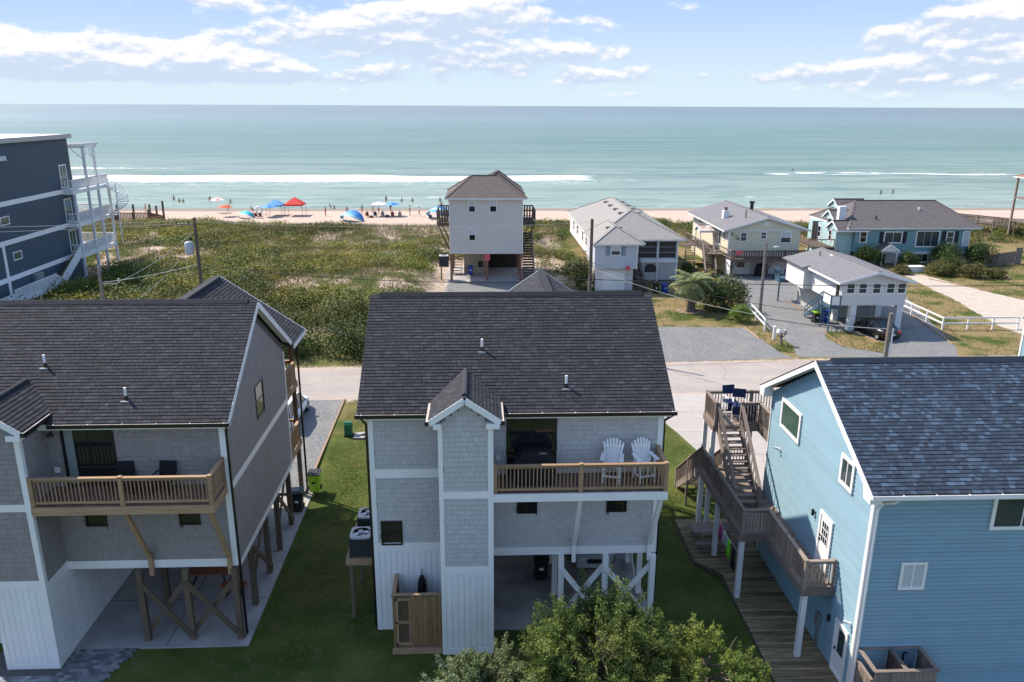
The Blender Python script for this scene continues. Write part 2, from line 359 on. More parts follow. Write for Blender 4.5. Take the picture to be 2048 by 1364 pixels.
WALKW = mat('mossy_walkway_plank', (.26, .19, .115), .9, .45, 4., rnd=.35, coord='obj', rgb2=(.14, .125, .06))
SHAKE1 = tonemat('grey_shake', [(0, (.46, .437, .422)), (.5, (.485, .46, .444)), (1, (.51, .484, .466))], .8, .2, 45., .06)
SHAKE2 = tonemat('taupe_shake', [(0, (.265, .236, .218)), (.5, (.285, .253, .234)), (1, (.305, .27, .25))], .8, .25, 45., .08)
SHING1 = tonemat('charcoal_shingle', [(0, (.027, .028, .032)), (.5, (.034, .034, .039)), (.85, (.041, .041, .047)), (1, (.052, .052, .060))], .9, .6, 70., .3)
SHINGB = tonemat('blue_shingle', [(0, (.028, .038, .056)), (.5, (.037, .052, .076)), (.78, (.046, .068, .100)), (.9, (.058, .090, .132)), (1, (.074, .115, .165))], .9, .5, 70., .3)
ROOFD = mat('roof_underlay', (.03, .029, .031), .9, .15, 8.)
GLASS = glassmat('dark_glass'); GLASSG = glassmat('green_glass', (.05, .10, .075), .06); GLASSB = glassmat('blue_glass', (.03, .05, .06), .05)
CURT = mat('white_blind', (.50, .52, .52), .6, .08, 12., spec=.5)
CONC = mat('concrete', (.36, .34, .32), .9, .18, 1.3, bump=.15, bscale=30, rgb2=(.30, .285, .27))
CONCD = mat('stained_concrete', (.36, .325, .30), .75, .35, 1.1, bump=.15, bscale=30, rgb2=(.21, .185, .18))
BLIT = mat('black_fabric', (.012, .012, .014), .8, .1, 6.)
METAL = mat('galvanised', (.35, .36, .37), .45, .15, 5., metal=.6)
RED = mat('red_fabric', (.55, .05, .03), .7, .1, 4.)
ORWOOD = mat('orange_wood', (.30, .09, .035), .6, .3, 5., rnd=.15, coord='obj')
BLUEP = mat('blue_plastic', (.01, .05, .30), .4, .08, 4., spec=.5); NAVYF = mat('navy_fabric', (.012, .025, .075), .7, .15, 5.)
LIMEP = mat('lime_plastic', (.32, .58, .02), .4, .06, 4., spec=.5); DGRN = mat('dark_green_plastic', (.008, .018, .014), .4, .1, 4., spec=.5)
def wallsolid(x0, x1, y0, y1, z0, z1, m, parent): return bx('wall', x0, x1, y0, y1, z0, z1, m, parent)
def slope(parent, p, name='roof', th=.12, m=None):
    """roof slab from quad/triangle p (counter-clockwise seen from above), returns the object"""
    p = [Vector(q) for q in p]; n = (p[1] - p[0]).cross(p[-1] - p[0]).normalized(); mb = MB(); mb.prism([q - n * th for q in p], n * th)
    return mb.build(name, m or ROOFD, parent)
# ------------------------------------------------------------------ the two grey stilt houses
def grey_house(ox, oz, label, main):
    t = root('grey_beach_house', label, 'house', (ox + 1.3, 29.5, oz))
    sh = SHAKE1 if main else SHAKE2; core = mat('wall_core_shade_grey' if main else 'wall_core_shade_taupe', (.19, .19, .195) if main else (.10, .092, .088))  # core darkened: shade in the joints between shakes and boards put into its colour
    pm = WHITE if main else WOODB; X = lambda x: x + ox; Z = lambda z: z + oz
    FY = 25.29; TY = 23.8; XL, XR = -3.78, 6.32; TX0, TX1 = -1.34, .42; BY = 33.9; RY, RZ = 29.6, 11.62; EY, EZ = 24.88, 8.66; sl = (RZ - EZ) / (RY - EY)
    wl = wallsolid(X(XL), X(XR), FY, BY, Z(3.02), Z(8.56), core, t)
    g = MB(); g.prism([(X(XL), FY, Z(8.56)), (X(XL), BY, Z(8.56)), (X(XL), RY, Z(RZ - .34))], (XR - XL, 0, 0)); g.build('gable_wall', core, t)
    wallsolid(X(XL), X(TX1), FY, BY, Z(0), Z(3.01), core, t); tw = wallsolid(X(TX0), X(TX1), TY, FY - .003, Z(0), Z(8.9), core, t)
    g = MB(); xm = (TX0 + TX1) / 2; g.prism([(X(TX0), TY, Z(8.9)), (X(TX1), TY, Z(8.9)), (X(xm), TY, Z(8.9 + .88 * .66))], (0, 2.2, 0)); g.build('gable_wall', core, t)
    # roof: two main slopes, cross gable to the street, small gable over the tower
    RL, RR = XL - .3, XR + .3; BE = 2 * RY - EY
    r = slope(t, [(X(RL), EY, Z(EZ)), (X(RR), EY, Z(EZ)), (X(RR), RY, Z(RZ)), (X(RL), RY, Z(RZ))])
    rb = slope(t, [(X(RR), BE, Z(EZ)), (X(RL), BE, Z(EZ)), (X(RL), RY, Z(RZ)), (X(RR), RY, Z(RZ))])
    ln = math.hypot(RY - EY, RZ - EZ)
    tiles('shingle', (X(RL), EY - .02, Z(EZ) - .012), (1, 0, 0), (0, RY - EY, RZ - EZ), [(0, 0), (RR - RL, 0), (RR - RL, ln), (0, ln)], .145, (.13, .34), SHING1, .024, r, 210, seed=3 + int(main))
    CX, CZ, CH, CY = 2.93, 11.1, 3.75, 36.75
    for s in (-1, 1):
        V0 = RY + (RZ - CZ) / sl; q = [(X(CX + s * CH), BE - .1, Z(8.5)), (X(CX + s * CH), CY, Z(8.5)), (X(CX), CY, Z(CZ)), (X(CX), V0 - .1, Z(CZ))]
        cr = slope(t, q if s > 0 else q[::-1]); l2 = math.hypot(CH, CZ - 8.5); w2 = CY - V0; d2 = BE - V0
        if s > 0: tiles('shingle', (X(CX + CH) + .01, V0, Z(8.49)), (0, 1, 0), (-CH, 0, CZ - 8.5), [(d2, 0), (w2, 0), (w2, l2), (0, l2)], .145, (.13, .34), SHING1, .022, cr, 0, seed=9)
        else: tiles('shingle', (X(CX - CH) - .01, CY, Z(8.49)), (0, -1, 0), (CH, 0, CZ - 8.5), [(0, 0), (w2 - d2, 0), (w2, l2), (0, l2)], .145, (.13, .34), SHING1, .022, cr, 0, seed=10)
        beam('rake_board', (X(CX + s * CH), CY + .02, Z(8.42)), (X(CX), CY + .02, Z(CZ - .08)), .03, .2, WHITE, t)
        bx('fascia', X(CX + s * CH) - .02 + .02 * s, X(CX + s * CH) + .02 + .02 * s, BE + .02, CY, Z(8.28), Z(8.48), WHITE, t)
    bx('ridge_vent', X(CX) - .16, X(CX) + .16, RY + 1.0, CY - .25, Z(CZ) - .06, Z(CZ) + .05, SHING1, cr)
    g = MB(); g.prism([(X(CX - 3.4), BY + 2.4, Z(8.5)), (X(CX + 3.4), BY + 2.4, Z(8.5)), (X(CX), BY + 2.4, Z(CZ - .24))], (0, .12, 0)); g.build('gable_wall', core, t)
    TW = 1.14; TZ = 8.93; tz = TZ + TW * .66
    for s in (-1, 1):
        q = [(X(xm + s * TW), 23.55, Z(TZ)), (X(xm + s * TW), 27.0, Z(TZ)), (X(xm), 27.0, Z(tz)), (X(xm), 23.55, Z(tz))]
        tr = slope(t, q if s > 0 else q[::-1], th=.1); l2 = math.hypot(TW, tz - TZ)
        ycut = lambda z: EY + (z - EZ) / sl - 23.55
        if s > 0: tiles('shingle', (X(xm + TW) + .01, 23.53, Z(TZ) - .01), (0, 1, 0), (-TW, 0, tz - TZ), [(0, 0), (ycut(TZ) + .1, 0), (ycut(tz) + .1, l2), (0, l2)], .145, (.13, .32), SHING1, .024, tr, 40, seed=5)
        else: tiles('shingle', (X(xm - TW) - .01, 23.53 + ycut(tz) + .1, Z(TZ) - .01), (0, -1, 0), (TW, 0, tz - TZ), [(ycut(tz) - ycut(TZ), 0), (ycut(tz) + .1, 0), (ycut(tz) + .1, l2), (0, l2)], .145, (.13, .32), SHING1, .024, tr, 40, seed=6)
        beam('rake_board', (X(xm + s * (TW + .01)), 23.53, Z(TZ - .12)), (X(xm), 23.53, Z(tz - .10)), .03, .2, WHITE, t, up=(0, 0, 1))
        bx('eave_return', X(xm + s * .80) - .17 + .04 * s, X(xm + s * .80) + .17 + .04 * s + .1 * s, 23.50, 23.78, Z(8.62), Z(8.80), WHITE, t)
        gt = MB(); gx = X(xm + s * (TW + .07)); gt.box(gx - .06, gx + .06, 23.5, 25.25, Z(TZ - .17), Z(TZ - .15)); gt.box(gx + s * .05 - .01, gx + s * .05 + .01, 23.5, 25.25, Z(TZ - .15), Z(TZ - .03)); gt.box(gx - .06, gx + .06, 23.48, 23.5, Z(TZ - .17), Z(TZ - .03))
        gt.build('gutter', BLACK, t); bx('gutter_lit_inside', gx - .05, gx + .04, 23.52, 25.2, Z(TZ - .06), Z(TZ - .045), GUTLIT, t)
    g = MB(); g.tube([(X(xm), 23.75, Z(tz + .0)), (X(xm), 26.3, Z(tz + .0))], .09, 8); g.build('ridge_vent', SHING1, tr)
    # ridge caps, ridge vent, rakes, fascia and gutter
    g = MB(); g.prism([(X(RL + .35), RY - .16, Z(RZ - .06)), (X(RL + .35), RY + .16, Z(RZ - .06)), (X(RL + .35), RY + .02, Z(RZ + .08)), (X(RL + .35), RY - .02, Z(RZ + .08))], (RR - RL - .7, 0, 0)); g.build('ridge_vent', SHING1, r)
    for xx in (RL, RR):
        for y0, y1, z0, z1 in ((EY, RY, EZ, RZ), (BE, RY, EZ, RZ)): xk = xx + (.04 if xx < 0 else -.04) * main; beam('rake_board', (X(xk), y0, Z(z0 - .13)), (X(xk), y1, Z(z1 - .13)), .03, .22, WHITE, t)
        for y0, z0 in ((EY, EZ), (BE, EZ)): beam('soffit', (X(xx + (.15 if xx < 0 else -.15)), y0, Z(z0 - .16)), (X(xx + (.15 if xx < 0 else -.15)), RY, Z(RZ - .16)), .27, .02, WHITE, t)
    bx('fascia', X(RL + .02), X(RR - .02), EY + .02, EY + .05, Z(EZ - .24), Z(EZ - .05), WHITE, t); bx('soffit', X(RL + .02), X(RR - .02), EY + .05, FY, Z(8.40), Z(8.42), WHITE, t)
    bx('frieze_board', X(XL), X(XR), FY - .03, FY - .002, Z(8.32), Z(8.40), WHITE, t)
    for xa, xb in ((RL - .05, xm - TW - .1), (xm + TW + .12, RR + .05)):
        gt = MB(); gt.box(X(xa), X(xb), EY - .12, EY + .015, Z(EZ - .15), Z(EZ - .13)); gt.box(X(xa), X(xb), EY - .13, EY - .11, Z(EZ - .15), Z(EZ - .02)); gt.box(X(xa), X(xa) + .01, EY - .11, EY, Z(EZ - .13), Z(EZ - .02)); gt.box(X(xb) - .01, X(xb), EY - .11, EY, Z(EZ - .13), Z(EZ - .02)); gt.build('gutter', BLACK, t)
        bx('gutter_lit_inside', X(xa) + .02, X(xb) - .02, EY - .11, EY - .06, Z(EZ - .045), Z(EZ - .03), GUTLIT, t)
        k = X(xa) + .2
        while k < X(xb): bx('gutter_bracket', k, k + .025, EY - .12, EY + .0, Z(EZ - .028), Z(EZ - .016), WHITE, t); k += 1.1
    for xx in (XL - .06, XR + .06):
        g = MB(); g.beam((X(xx) + (.2 if xx > 0 else -.1), EY - .03, Z(EZ - .15)), (X(xx), FY + .02, Z(8.12)), .08, .07); g.beam((X(xx), FY + .02, Z(8.15)), (X(xx), FY + .02, Z(.15)), .08, .07); g.build('downspout', BLACK, t)
    # trim
    B = lambda n, x0, x1, y, z0, z1, d=.035: bx(n, X(x0), X(x1), y - d, y - .001, Z(z0), Z(z1), WHITE, t)
    B('corner_board', XL, XL + .17, FY, 0, 8.38); B('corner_board', XR - .17, XR, FY, 3.02, 8.38)
    bx('corner_board', X(XR) + .001, X(XR) + .03, FY - .035, FY + .14, Z(3.02), Z(8.36), WHITE, t); bx('corner_board', X(XR) + .001, X(XR) + .03, BY - .14, BY, Z(3.02), Z(8.3), WHITE, t)
    B('band_board', XL + .17, TX0, FY, 6.1, 6.44, .03); B('band_board', XL + .17, TX0, FY, 3.24, 3.58, .03); B('band_board', TX1, XR - .17, FY, 2.99, 3.30, .032)
    bx('band_board', X(XR) + .001, X(XR) + .028, FY + .14, BY - .14, Z(2.82), Z(3.08), WHITE, t); bx('band_board', X(XR) + .001, X(XR) + .028, FY + .14, BY - .14, Z(5.88), Z(6.16), WHITE, t)
    B('corner_board', TX0, TX0 + .15, TY, 0, 8.72); B('corner_board', TX1 - .15, TX1, TY, 0, 8.72)
    bx('corner_board', X(TX1) + .001, X(TX1) + .03, TY - .035, TY + .13, Z(0), Z(8.7), WHITE, t)
    B('band_board', TX0 + .15, TX1 - .15, TY, 6.05, 6.31, .03); B('band_board', TX0 + .15, TX1 - .15, TY, 3.22, 3.5, .03); B('base_board', TX0 + .15, TX1 - .15, TY, 0, .24, .03); B('base_board', XL + .17, TX0, FY, 0, .24, .03)
    bx('band_board', X(TX1) + .001, X(TX1) + .028, TY + .13, FY - .04, Z(3.0), Z(3.35), WHITE, t); bx('base_board', X(TX1) + .001, X(TX1) + .028, TY + .13, BY, Z(0), Z(.24), WHITE, t)
    # board cladding of the ground floor, shakes above
    vboards('board', (X(XL + .17), FY, 0), (1, 0, 0), TX0 - XL - .17, Z(.24), Z(3.24), .2, WBOARD, t)
    vboards('board', (X(TX0 + .15), TY, 0), (1, 0, 0), TX1 - TX0 - .3, Z(.24), Z(3.22), .2, WBOARD, t)
    vboards('board', (X(TX1), TY + .13, 0), (0, 1, 0), BY - TY - .13, Z(.24), Z(3.0), .2, WBOARD, t, .03, .034)
    wr = (.10, .27); ex = .178; nn = (70, 70, 45, 60, 55) if main else (30, 30, 60, 60, 110)
    tiles('shake', (X(XL + .17), FY - .002, Z(3.58)), (1, 0, 0), (0, 0, 1), [(0, 0), (TX0 - XL - .17, 0), (TX0 - XL - .17, 2.52), (0, 2.52)], ex, wr, sh, .026, wl, nn[0], lap=.92, gap=.005, seed=11, holes=((.11, .86, -.2, .84),))
    tiles('shake', (X(XL + .17), FY - .002, Z(6.44)), (1, 0, 0), (0, 0, 1), [(0, 0), (TX0 - XL - .17, 0), (TX0 - XL - .17, 1.9), (0, 1.9)], ex, wr, sh, .026, wl, nn[1], lap=.92, gap=.005, seed=12)
    w = TX1 - TX0 - .3
    tiles('shake', (X(TX0 + .15), TY - .002, Z(3.5)), (1, 0, 0), (0, 0, 1), [(0, 0), (w, 0), (w, 2.56), (0, 2.56)], ex, wr, sh, .026, tw, nn[2], lap=.92, gap=.005, seed=13)
    tiles('shake', (X(TX0 + .15), TY - .002, Z(6.31)), (1, 0, 0), (0, 0, 1), [(0, 0), (w, 0), (w, 2.5), (w / 2, 2.5 + w * .40), (0, 2.5)], ex, wr, sh, .026, tw, nn[3], lap=.92, gap=.005, seed=14)
    tiles('shake', (X(TX1), FY - .002, Z(6.2)), (1, 0, 0), (0, 0, 1), [(0, 0), (XR - TX1 - .17, 0), (XR - TX1 - .17, 2.13), (0, 2.13)], ex, wr, sh, .026, wl, nn[4], lap=.92, gap=.005, seed=15, holes=((.51, 2.24, -1, 2.16),))
    tiles('shake', (X(TX1), FY - .002, Z(3.3)), (1, 0, 0), (0, 0, 1), [(0, 0), (XR - TX1 - .17, 0), (XR - TX1 - .17, 2.66), (0, 2.66)], ex, wr, sh, .026, wl, 0, lap=.92, gap=.005, seed=16, holes=((.88, 1.6, 1.36, 2.02), (4.06, 4.78, 1.36, 2.02)))
    tiles('shake', (X(TX1) + .002, TY + .13, Z(3.35)), (0, 1, 0), (0, 0, 1), [(0, 0), (1.36, 0), (1.36, 5.1), (0, 5.1)], ex, wr, sh, .026, tw, 0, lap=.92, gap=.005, seed=17)
    if not main:
        hw = BY - FY - .28; gt_ = RZ - .34 - 8.3
        tiles('shake', (X(XR) + .002, FY + .14, Z(3.08)), (0, 1, 0), (0, 0, 1), [(0, 0), (hw, 0), (hw, 2.8), (0, 2.8)], ex, wr, sh, .026, wl, 0, lap=.92, gap=.005, seed=18)
        tiles('shake', (X(XR) + .002, FY + .14, Z(6.16)), (0, 1, 0), (0, 0, 1), [(0, 0), (hw, 0), (hw, 2.2), (hw / 2, 2.2 + hw / 2 * sl), (0, 2.2)], ex, wr, sh, .026, wl, 0, lap=.92, gap=.005, seed=19, holes=((3.67, 4.82, .84, 2.19),))
        window('+x', X(XR), 29.1, 30.25, Z(7.0), Z(8.35), BLACK, GLASSG, t, .06, 'h', proud=.05)
    # windows and slider
    window('-y', FY, X(-3.5), X(-2.75), Z(3.5), Z(4.42), BLACK, GLASS, t, .06, 'h', proud=.06)
    for a, b in ((1.3, 2.02), (4.48, 5.2)): window('-y', FY, X(a), X(b), Z(4.66), Z(5.32), BLACK, GLASS, t, .06, None, proud=.06)
    window('-y', FY, X(.93), X(2.66), Z(6.2), Z(8.36), BLACK, GLASS, t, .07, 'v', name='sliding_door', proud=.06)
    if not main: g = MB(); g.box(X(1.03), X(1.32), FY - .03, FY - .018, Z(6.3), Z(8.28)); g.build('curtain', mat('grey_curtain', (.22, .25, .24), .8), t)
    # balcony
    DM = WHITE if main else WOODN; d = t; DZ = 6.2
    deckboards(X(TX1 + .01), X(6.24), TY + .03, FY - .04, Z(DZ), WOODD, d, 'y')
    bx('rim_beam', X(TX1 + .01), X(6.26), TY - .04, TY + .02, Z(DZ - .30), Z(DZ - .02), DM, d); bx('rim_beam', X(6.20), X(6.26), TY + .02, FY - .04, Z(DZ - .30), Z(DZ - .02), DM, d)
    bx('balcony_soffit', X(TX1 + .01), X(6.20), TY + .02, FY - .04, Z(DZ - .29), Z(DZ - .27), DM, d)
    railing((X(TX1 + .09), TY + .05, Z(DZ)), (X(6.18), TY + .05, Z(DZ)), .98, WOODN, d, .13, True, .125, .034, .14, .12, 1)
    railing((X(6.18), TY + .05, Z(DZ)), (X(6.18), FY - .12, Z(DZ)), .98, WOODN, d, .13, True, .125, .034, .14, .12, 0, ends=(0, 1))
    for a in (3.35, 6.08):
        beam('bracket', (X(a), TY + .1, Z(5.88)), (X(a), FY - .12, Z(3.45)), .14, .14, DM, t); bx('bracket_foot', X(a) - .07, X(a) + .07, FY - .18, FY - .04, Z(2.75), Z(3.6), DM, t)
    # carport posts with crossed braces
    fx = (2.9, 4.51, 6.22)
    for a in fx: bx('post', X(a) - .1, X(a) + .1, FY - .24, FY - .04, Z(0), Z(2.99), pm, t)
    for a in (2.88, 6.2):
        for yy in (27.2, 29.4, 31.2, 33.4): bx('post', X(a) - .1, X(a) + .1, yy - .1, yy + .1, Z(0), Z(3.02), pm, t)
    for a, b in zip(fx, fx[1:]):
        for s, dy in ((0, -.27), (1, -.01)): beam('brace', (X(a if s else b), FY + dy, Z(.35)), (X(b if s else a), FY + dy, Z(2.55)), .05, .2, pm, t)
    for y0, y1 in ((27.2, 29.4), (31.2, 33.4)):
        for s, dx in ((0, .13), (1, -.13)): beam('brace', (X(6.2 + dx), y0 if s else y1, Z(.35)), (X(6.2 + dx), y1 if s else y0, Z(2.55)), .05, .2, pm, t)
    # street-side porches
    for z in (3.1, 6.1):
        deckboards(X(-.6), X(6.2), BY + .02, 36.4, Z(z), WOODD, t, 'x', .28); bx('rim_beam', X(6.2), X(6.26), BY + .02, 36.4, Z(z - .3), Z(z - .01), WOODN, t); bx('rim_beam', X(-.6), X(6.2), 36.34, 36.4, Z(z - .3), Z(z - .04), WOODN, t)
        railing((X(6.2), BY + .1, Z(z)), (X(6.2), 36.3, Z(z)), 1.0, WOODN, t, .12, False, .11, .05, .14, .1); railing((X(-.6), 36.3, Z(z)), (X(6.2), 36.3, Z(z)), 1.0, WOODN, t, .12, False, .125, .04, .14, .1)
    for a in (-.5, 2.9, 6.08): bx('porch_post', X(a) - .09, X(a) + .09, 36.2, 36.4, Z(0), Z(8.45), WOODB, t)
    bx('downspout', X(6.30), X(6.38), 36.38, 36.46, Z(.05), Z(8.3), BLACK, t)
    # vent pipes
    for a, yy in (((.12, 27.2), (3.0, 25.75)) if main else ((-.12, 26.95), (3.05, 25.7))):
        zz = EZ + sl * (yy - EY); v = cyl('vent_pipe', (X(a), yy, Z(zz - .05)), (X(a), yy, Z(zz + .42)), .045, WHITE, r); cyl('flashing', (X(a), yy, Z(zz - .06)), (X(a), yy, Z(zz + .14)), .075, BLACK, v, 10, .05); bx('flashing_plate', X(a) - .14, X(a) + .14, yy - .15, yy + .1, Z(zz - .09), Z(zz + .035 - .06), METAL, v)
    # wall lamp and outlet by the slider
    g = MB(); g.lathe([(.02, .12), (.06, .10), (.11, .0), (.105, .0)], (X(.66), FY - .16, Z(8.1)), 10); g.beam((X(.66), FY, Z(8.22)), (X(.66), FY - .16, Z(8.22)), .03, .03); g.build('wall_lamp', BLACK, t); bx('outlet_cover', X(.56), X(.74), FY - .05, FY - .02, Z(6.72), Z(6.92), WHITE, t)
    return t
grey_house(0, 0, 'light grey shingle-sided stilt house with white trim and white carport braces', True)
grey_house(-14.93, -.22, 'dark taupe shingle-sided stilt house with bare wooden carport posts and braces', False)
# ------------------------------------------------------------------ the blue house
BLUE = mat('blue_lap_board', (.235, .36, .425), .6, .06, 1.5, rnd=.05); BLUEC = mat('blue_core_shade', (.05, .09, .115), .7)  # core darker than the boards, so shadow lines between courses are coloured in
def blue_house():
    t = root('blue_beach_house', 'big blue lap-sided house with mottled blue shingle roof and white gutters', 'house', (17, 25.6, 0))
    x0, x1, y0, y1 = 11.97, 24.5, 21.25, 30.0; RY, RZ, EY, EZ = 25.65, 10.12, 20.82, 7.52; sl = (RZ - EZ) / (RY - EY)
    w = wallsolid(x0, x1, y0, y1, 0, 7.42, BLUEC, t); g = MB(); g.prism([(x0, y1, 7.42), (x0, y0, 7.42), (x0, RY, 9.9)][::-1], (x1 - x0, 0, 0)); g.build('gable_wall', BLUEC, t)
    laps('lap_board', (x0 - .001, y1, 0), (0, -1, 0), y1 - y0, .1, 9.9, .148, BLUE, w, lambda z: (0, y1 - y0) if z < 7.4 else ((z - 7.4) / .565, y1 - y0 - (z - 7.4) / .565))
    laps('lap_board', (x0, y0 - .001, 0), (1, 0, 0), x1 - x0, .1, 7.35, .148, BLUE, w)
    xl, xr, BE = 11.58, 24.9, 30.48
    r = slope(t, [(xl, EY, EZ), (xr, EY, EZ), (xr, RY, RZ), (xl, RY, RZ)]); slope(t, [(xr, BE, EZ), (xl, BE, EZ), (xl, RY, RZ), (xr, RY, RZ)])
    ln = math.hypot(RY - EY, RZ - EZ); tiles('shingle', (xl, EY - .02, EZ - .012), (1, 0, 0), (0, RY - EY, RZ - EZ), [(0, 0), (8, 0), (8, ln), (0, ln)], .145, (.09, .26), SHINGB, .024, r, 300, seed=21)
    tiles('shingle', (xl + 8, EY - .02, EZ - .012), (1, 0, 0), (0, RY - EY, RZ - EZ), [(0, 0), (xr - xl - 8, 0), (xr - xl - 8, ln), (0, ln)], .145, (.09, .26), SHINGB, .024, r, 0, seed=22)
    g = MB(); g.prism([(xl + .55, RY - .17, RZ - .06), (xl + .55, RY + .17, RZ - .06), (xl + .55, RY + .02, RZ + .09), (xl + .55, RY - .02, RZ + .09)], (xr - xl - 1, 0, 0)); g.build('ridge_vent', SHINGB, r)
    for ya in (EY, BE):
        beam('rake_board', (xl, ya, EZ - .12), (xl, RY, RZ - .12), .03, .2, WHITE, t); beam('soffit', (xl + .2, ya, EZ - .17), (xl + .2, RY, RZ - .17), .36, .02, WHITE2, t); beam('drip_edge', (xl - .012, ya, EZ - .005), (xl - .012, RY, RZ - .005), .03, .03, BLACK if ya > 25 else WHITE, t)
    for ya, s in ((EY, 1), (BE, -1)):
        g = MB(); g.prism([(xl - .01, ya + s * .02, EZ - .05), (xl - .01, ya + s * .02, EZ - .35), (xl - .01, ya + s * .45, EZ - .35), (xl - .01, ya + s * .55, EZ + .1)], (.37, 0, 0)); g.build('eave_return', WHITE, t)
    bx('fascia', xl, xr, EY + .01, EY + .04, EZ - .24, EZ - .06, WHITE, t); bx('soffit', xl + .38, xr, EY + .04, y0, 7.28, 7.30, WHITE2, t)
    g = MB(); g.box(xl - .02, xr, EY - .11, EY, EZ - .15, EZ - .13); g.box(xl - .02, xr, EY - .12, EY - .10, EZ - .15, EZ - .02); g.box(xl - .02, xl, EY - .1, EY, EZ - .13, EZ - .02); g.build('gutter', WHITE, t); bx('gutter_lit_inside', xl + .02, xr, EY - .095, EY - .005, EZ - .06, EZ - .05, GUTLIT, t)
    k = 12.5
    while k < 24: bx('gutter_bracket', k, k + .03, EY - .11, EY, EZ - .03, EZ - .018, WHITE, t); k += 1.0
    bx('corner_board', x0 - .05, x0 + .12, y0 - .05, y0 - .034, 0, 7.3, WHITE, t); bx('corner_board', x0 - .055, x0 - .034, y0 - .03, y0 + .12, 0, 7.3, WHITE, t); bx('corner_board', x0 - .05, x0 - .034, y1 - .06, y1, 0, 7.3, WHITE, t)
    g = MB(); g.tube([(x0 + .45, EY - .05, EZ - .16), (x0 + .42, EY + .1, EZ - .35), (x0 + .2, y0 - .08, EZ - .5), (x0 + .06, y0 - .08, EZ - .7), (x0 + .05, y0 - .08, .2)], .045, 8); g.build('downspout', WHITE, t)
    # left wall openings
    o = x0 - .034
    window('-x', o, 26.98, 28.87, 6.38, 7.58, WHITE, GLASSG, t, .12, None); window('-x', o, 22.62, 23.57, 6.58, 7.62, WHITE, GLASSB, t, .12, 'v')
    d = window('-x', o, 23.56, 24.56, 2.97, 5.02, WHITE, WHITE, t, .11, None, name='door'); k = MB(); facebox(k, '-x', o, 23.83, 24.29, 3.95, 4.75, .017, .028); k.build('pane', GLASS, d)
    for i in range(4): k = MB(); y = 23.83 + .46 * i / 3; facebox(k, '-x', o, y - .012, y + .012, 3.95, 4.75, .029, .04); k.build('muntin', WHITE, d)
    for i in range(4): k = MB(); z = 3.95 + .8 * i / 3; facebox(k, '-x', o, 23.83, 24.29, z - .012, z + .012, .029, .041); k.build('muntin', WHITE, d)
    k = MB(); facebox(k, '-x', o, 24.36, 24.41, 3.92, 4.0, .017, .07); facebox(k, '-x', o, 24.36, 24.41, 4.08, 4.14, .017, .06); k.build('handle', BLACK, d)
    d = window('-x', o, 21.6, 22.5, .12, 2.1, WHITE, WHITE, t, .11, None, name='door'); k = MB(); facebox(k, '-x', o, 21.8, 22.2, 1.0, 1.88, .017, .028); k.build('pane', GLASSB, d); k = MB(); facebox(k, '-x', o, 22.3, 22.35, 1.0, 1.08, .017, .07); k.build('handle', BLACK, d)
    for y, z in ((25.05, 4.62), (22.95, 1.75)):
        g = MB(); g.lathe([(.0, .11), (.055, .11), (.05, -.11), (0, -.11)], (x0 - .1, y, z), 10); g.beam((x0, y, z), (x0 - .1, y, z), .03, .03); g.build('wall_lamp', BLACK, t)
    for y, z in ((28.6, 5.45), (21.55, 2.5)): g = MB(); g.beam((x0, y, z - .12), (x0 - .12, y, z - .02), .03, .03); g.beam((x0 - .05, y + .02, z), (x0 - .25, y + .12, z + .05), .07, .07); g.build('security_camera', WHITE, t)
    g = MB(); facebox(g, '-x', o, 23.55, 23.8, .95, 1.45, .02, .14); g.tube([(x0 - .07, 23.62, .12), (x0 - .07, 23.62, .96)], .02); g.tube([(x0 - .07, 23.78, .12), (x0 - .07, 23.78, .96)], .03); g.build('meter_box', METAL, t)
    o = y0 - .034
    window('-y', o, 13.05, 13.88, 4.0, 4.97, WHITE, CURT, t, .09, 'v'); window('-y', o, 15.62, 17.6, 6.05, 7.28, WHITE, GLASSB, t, .11, 'v')
    window('-y', o, 18.6, 19.5, 4.0, 4.97, WHITE, CURT, t, .09, 'v')
blue_house()
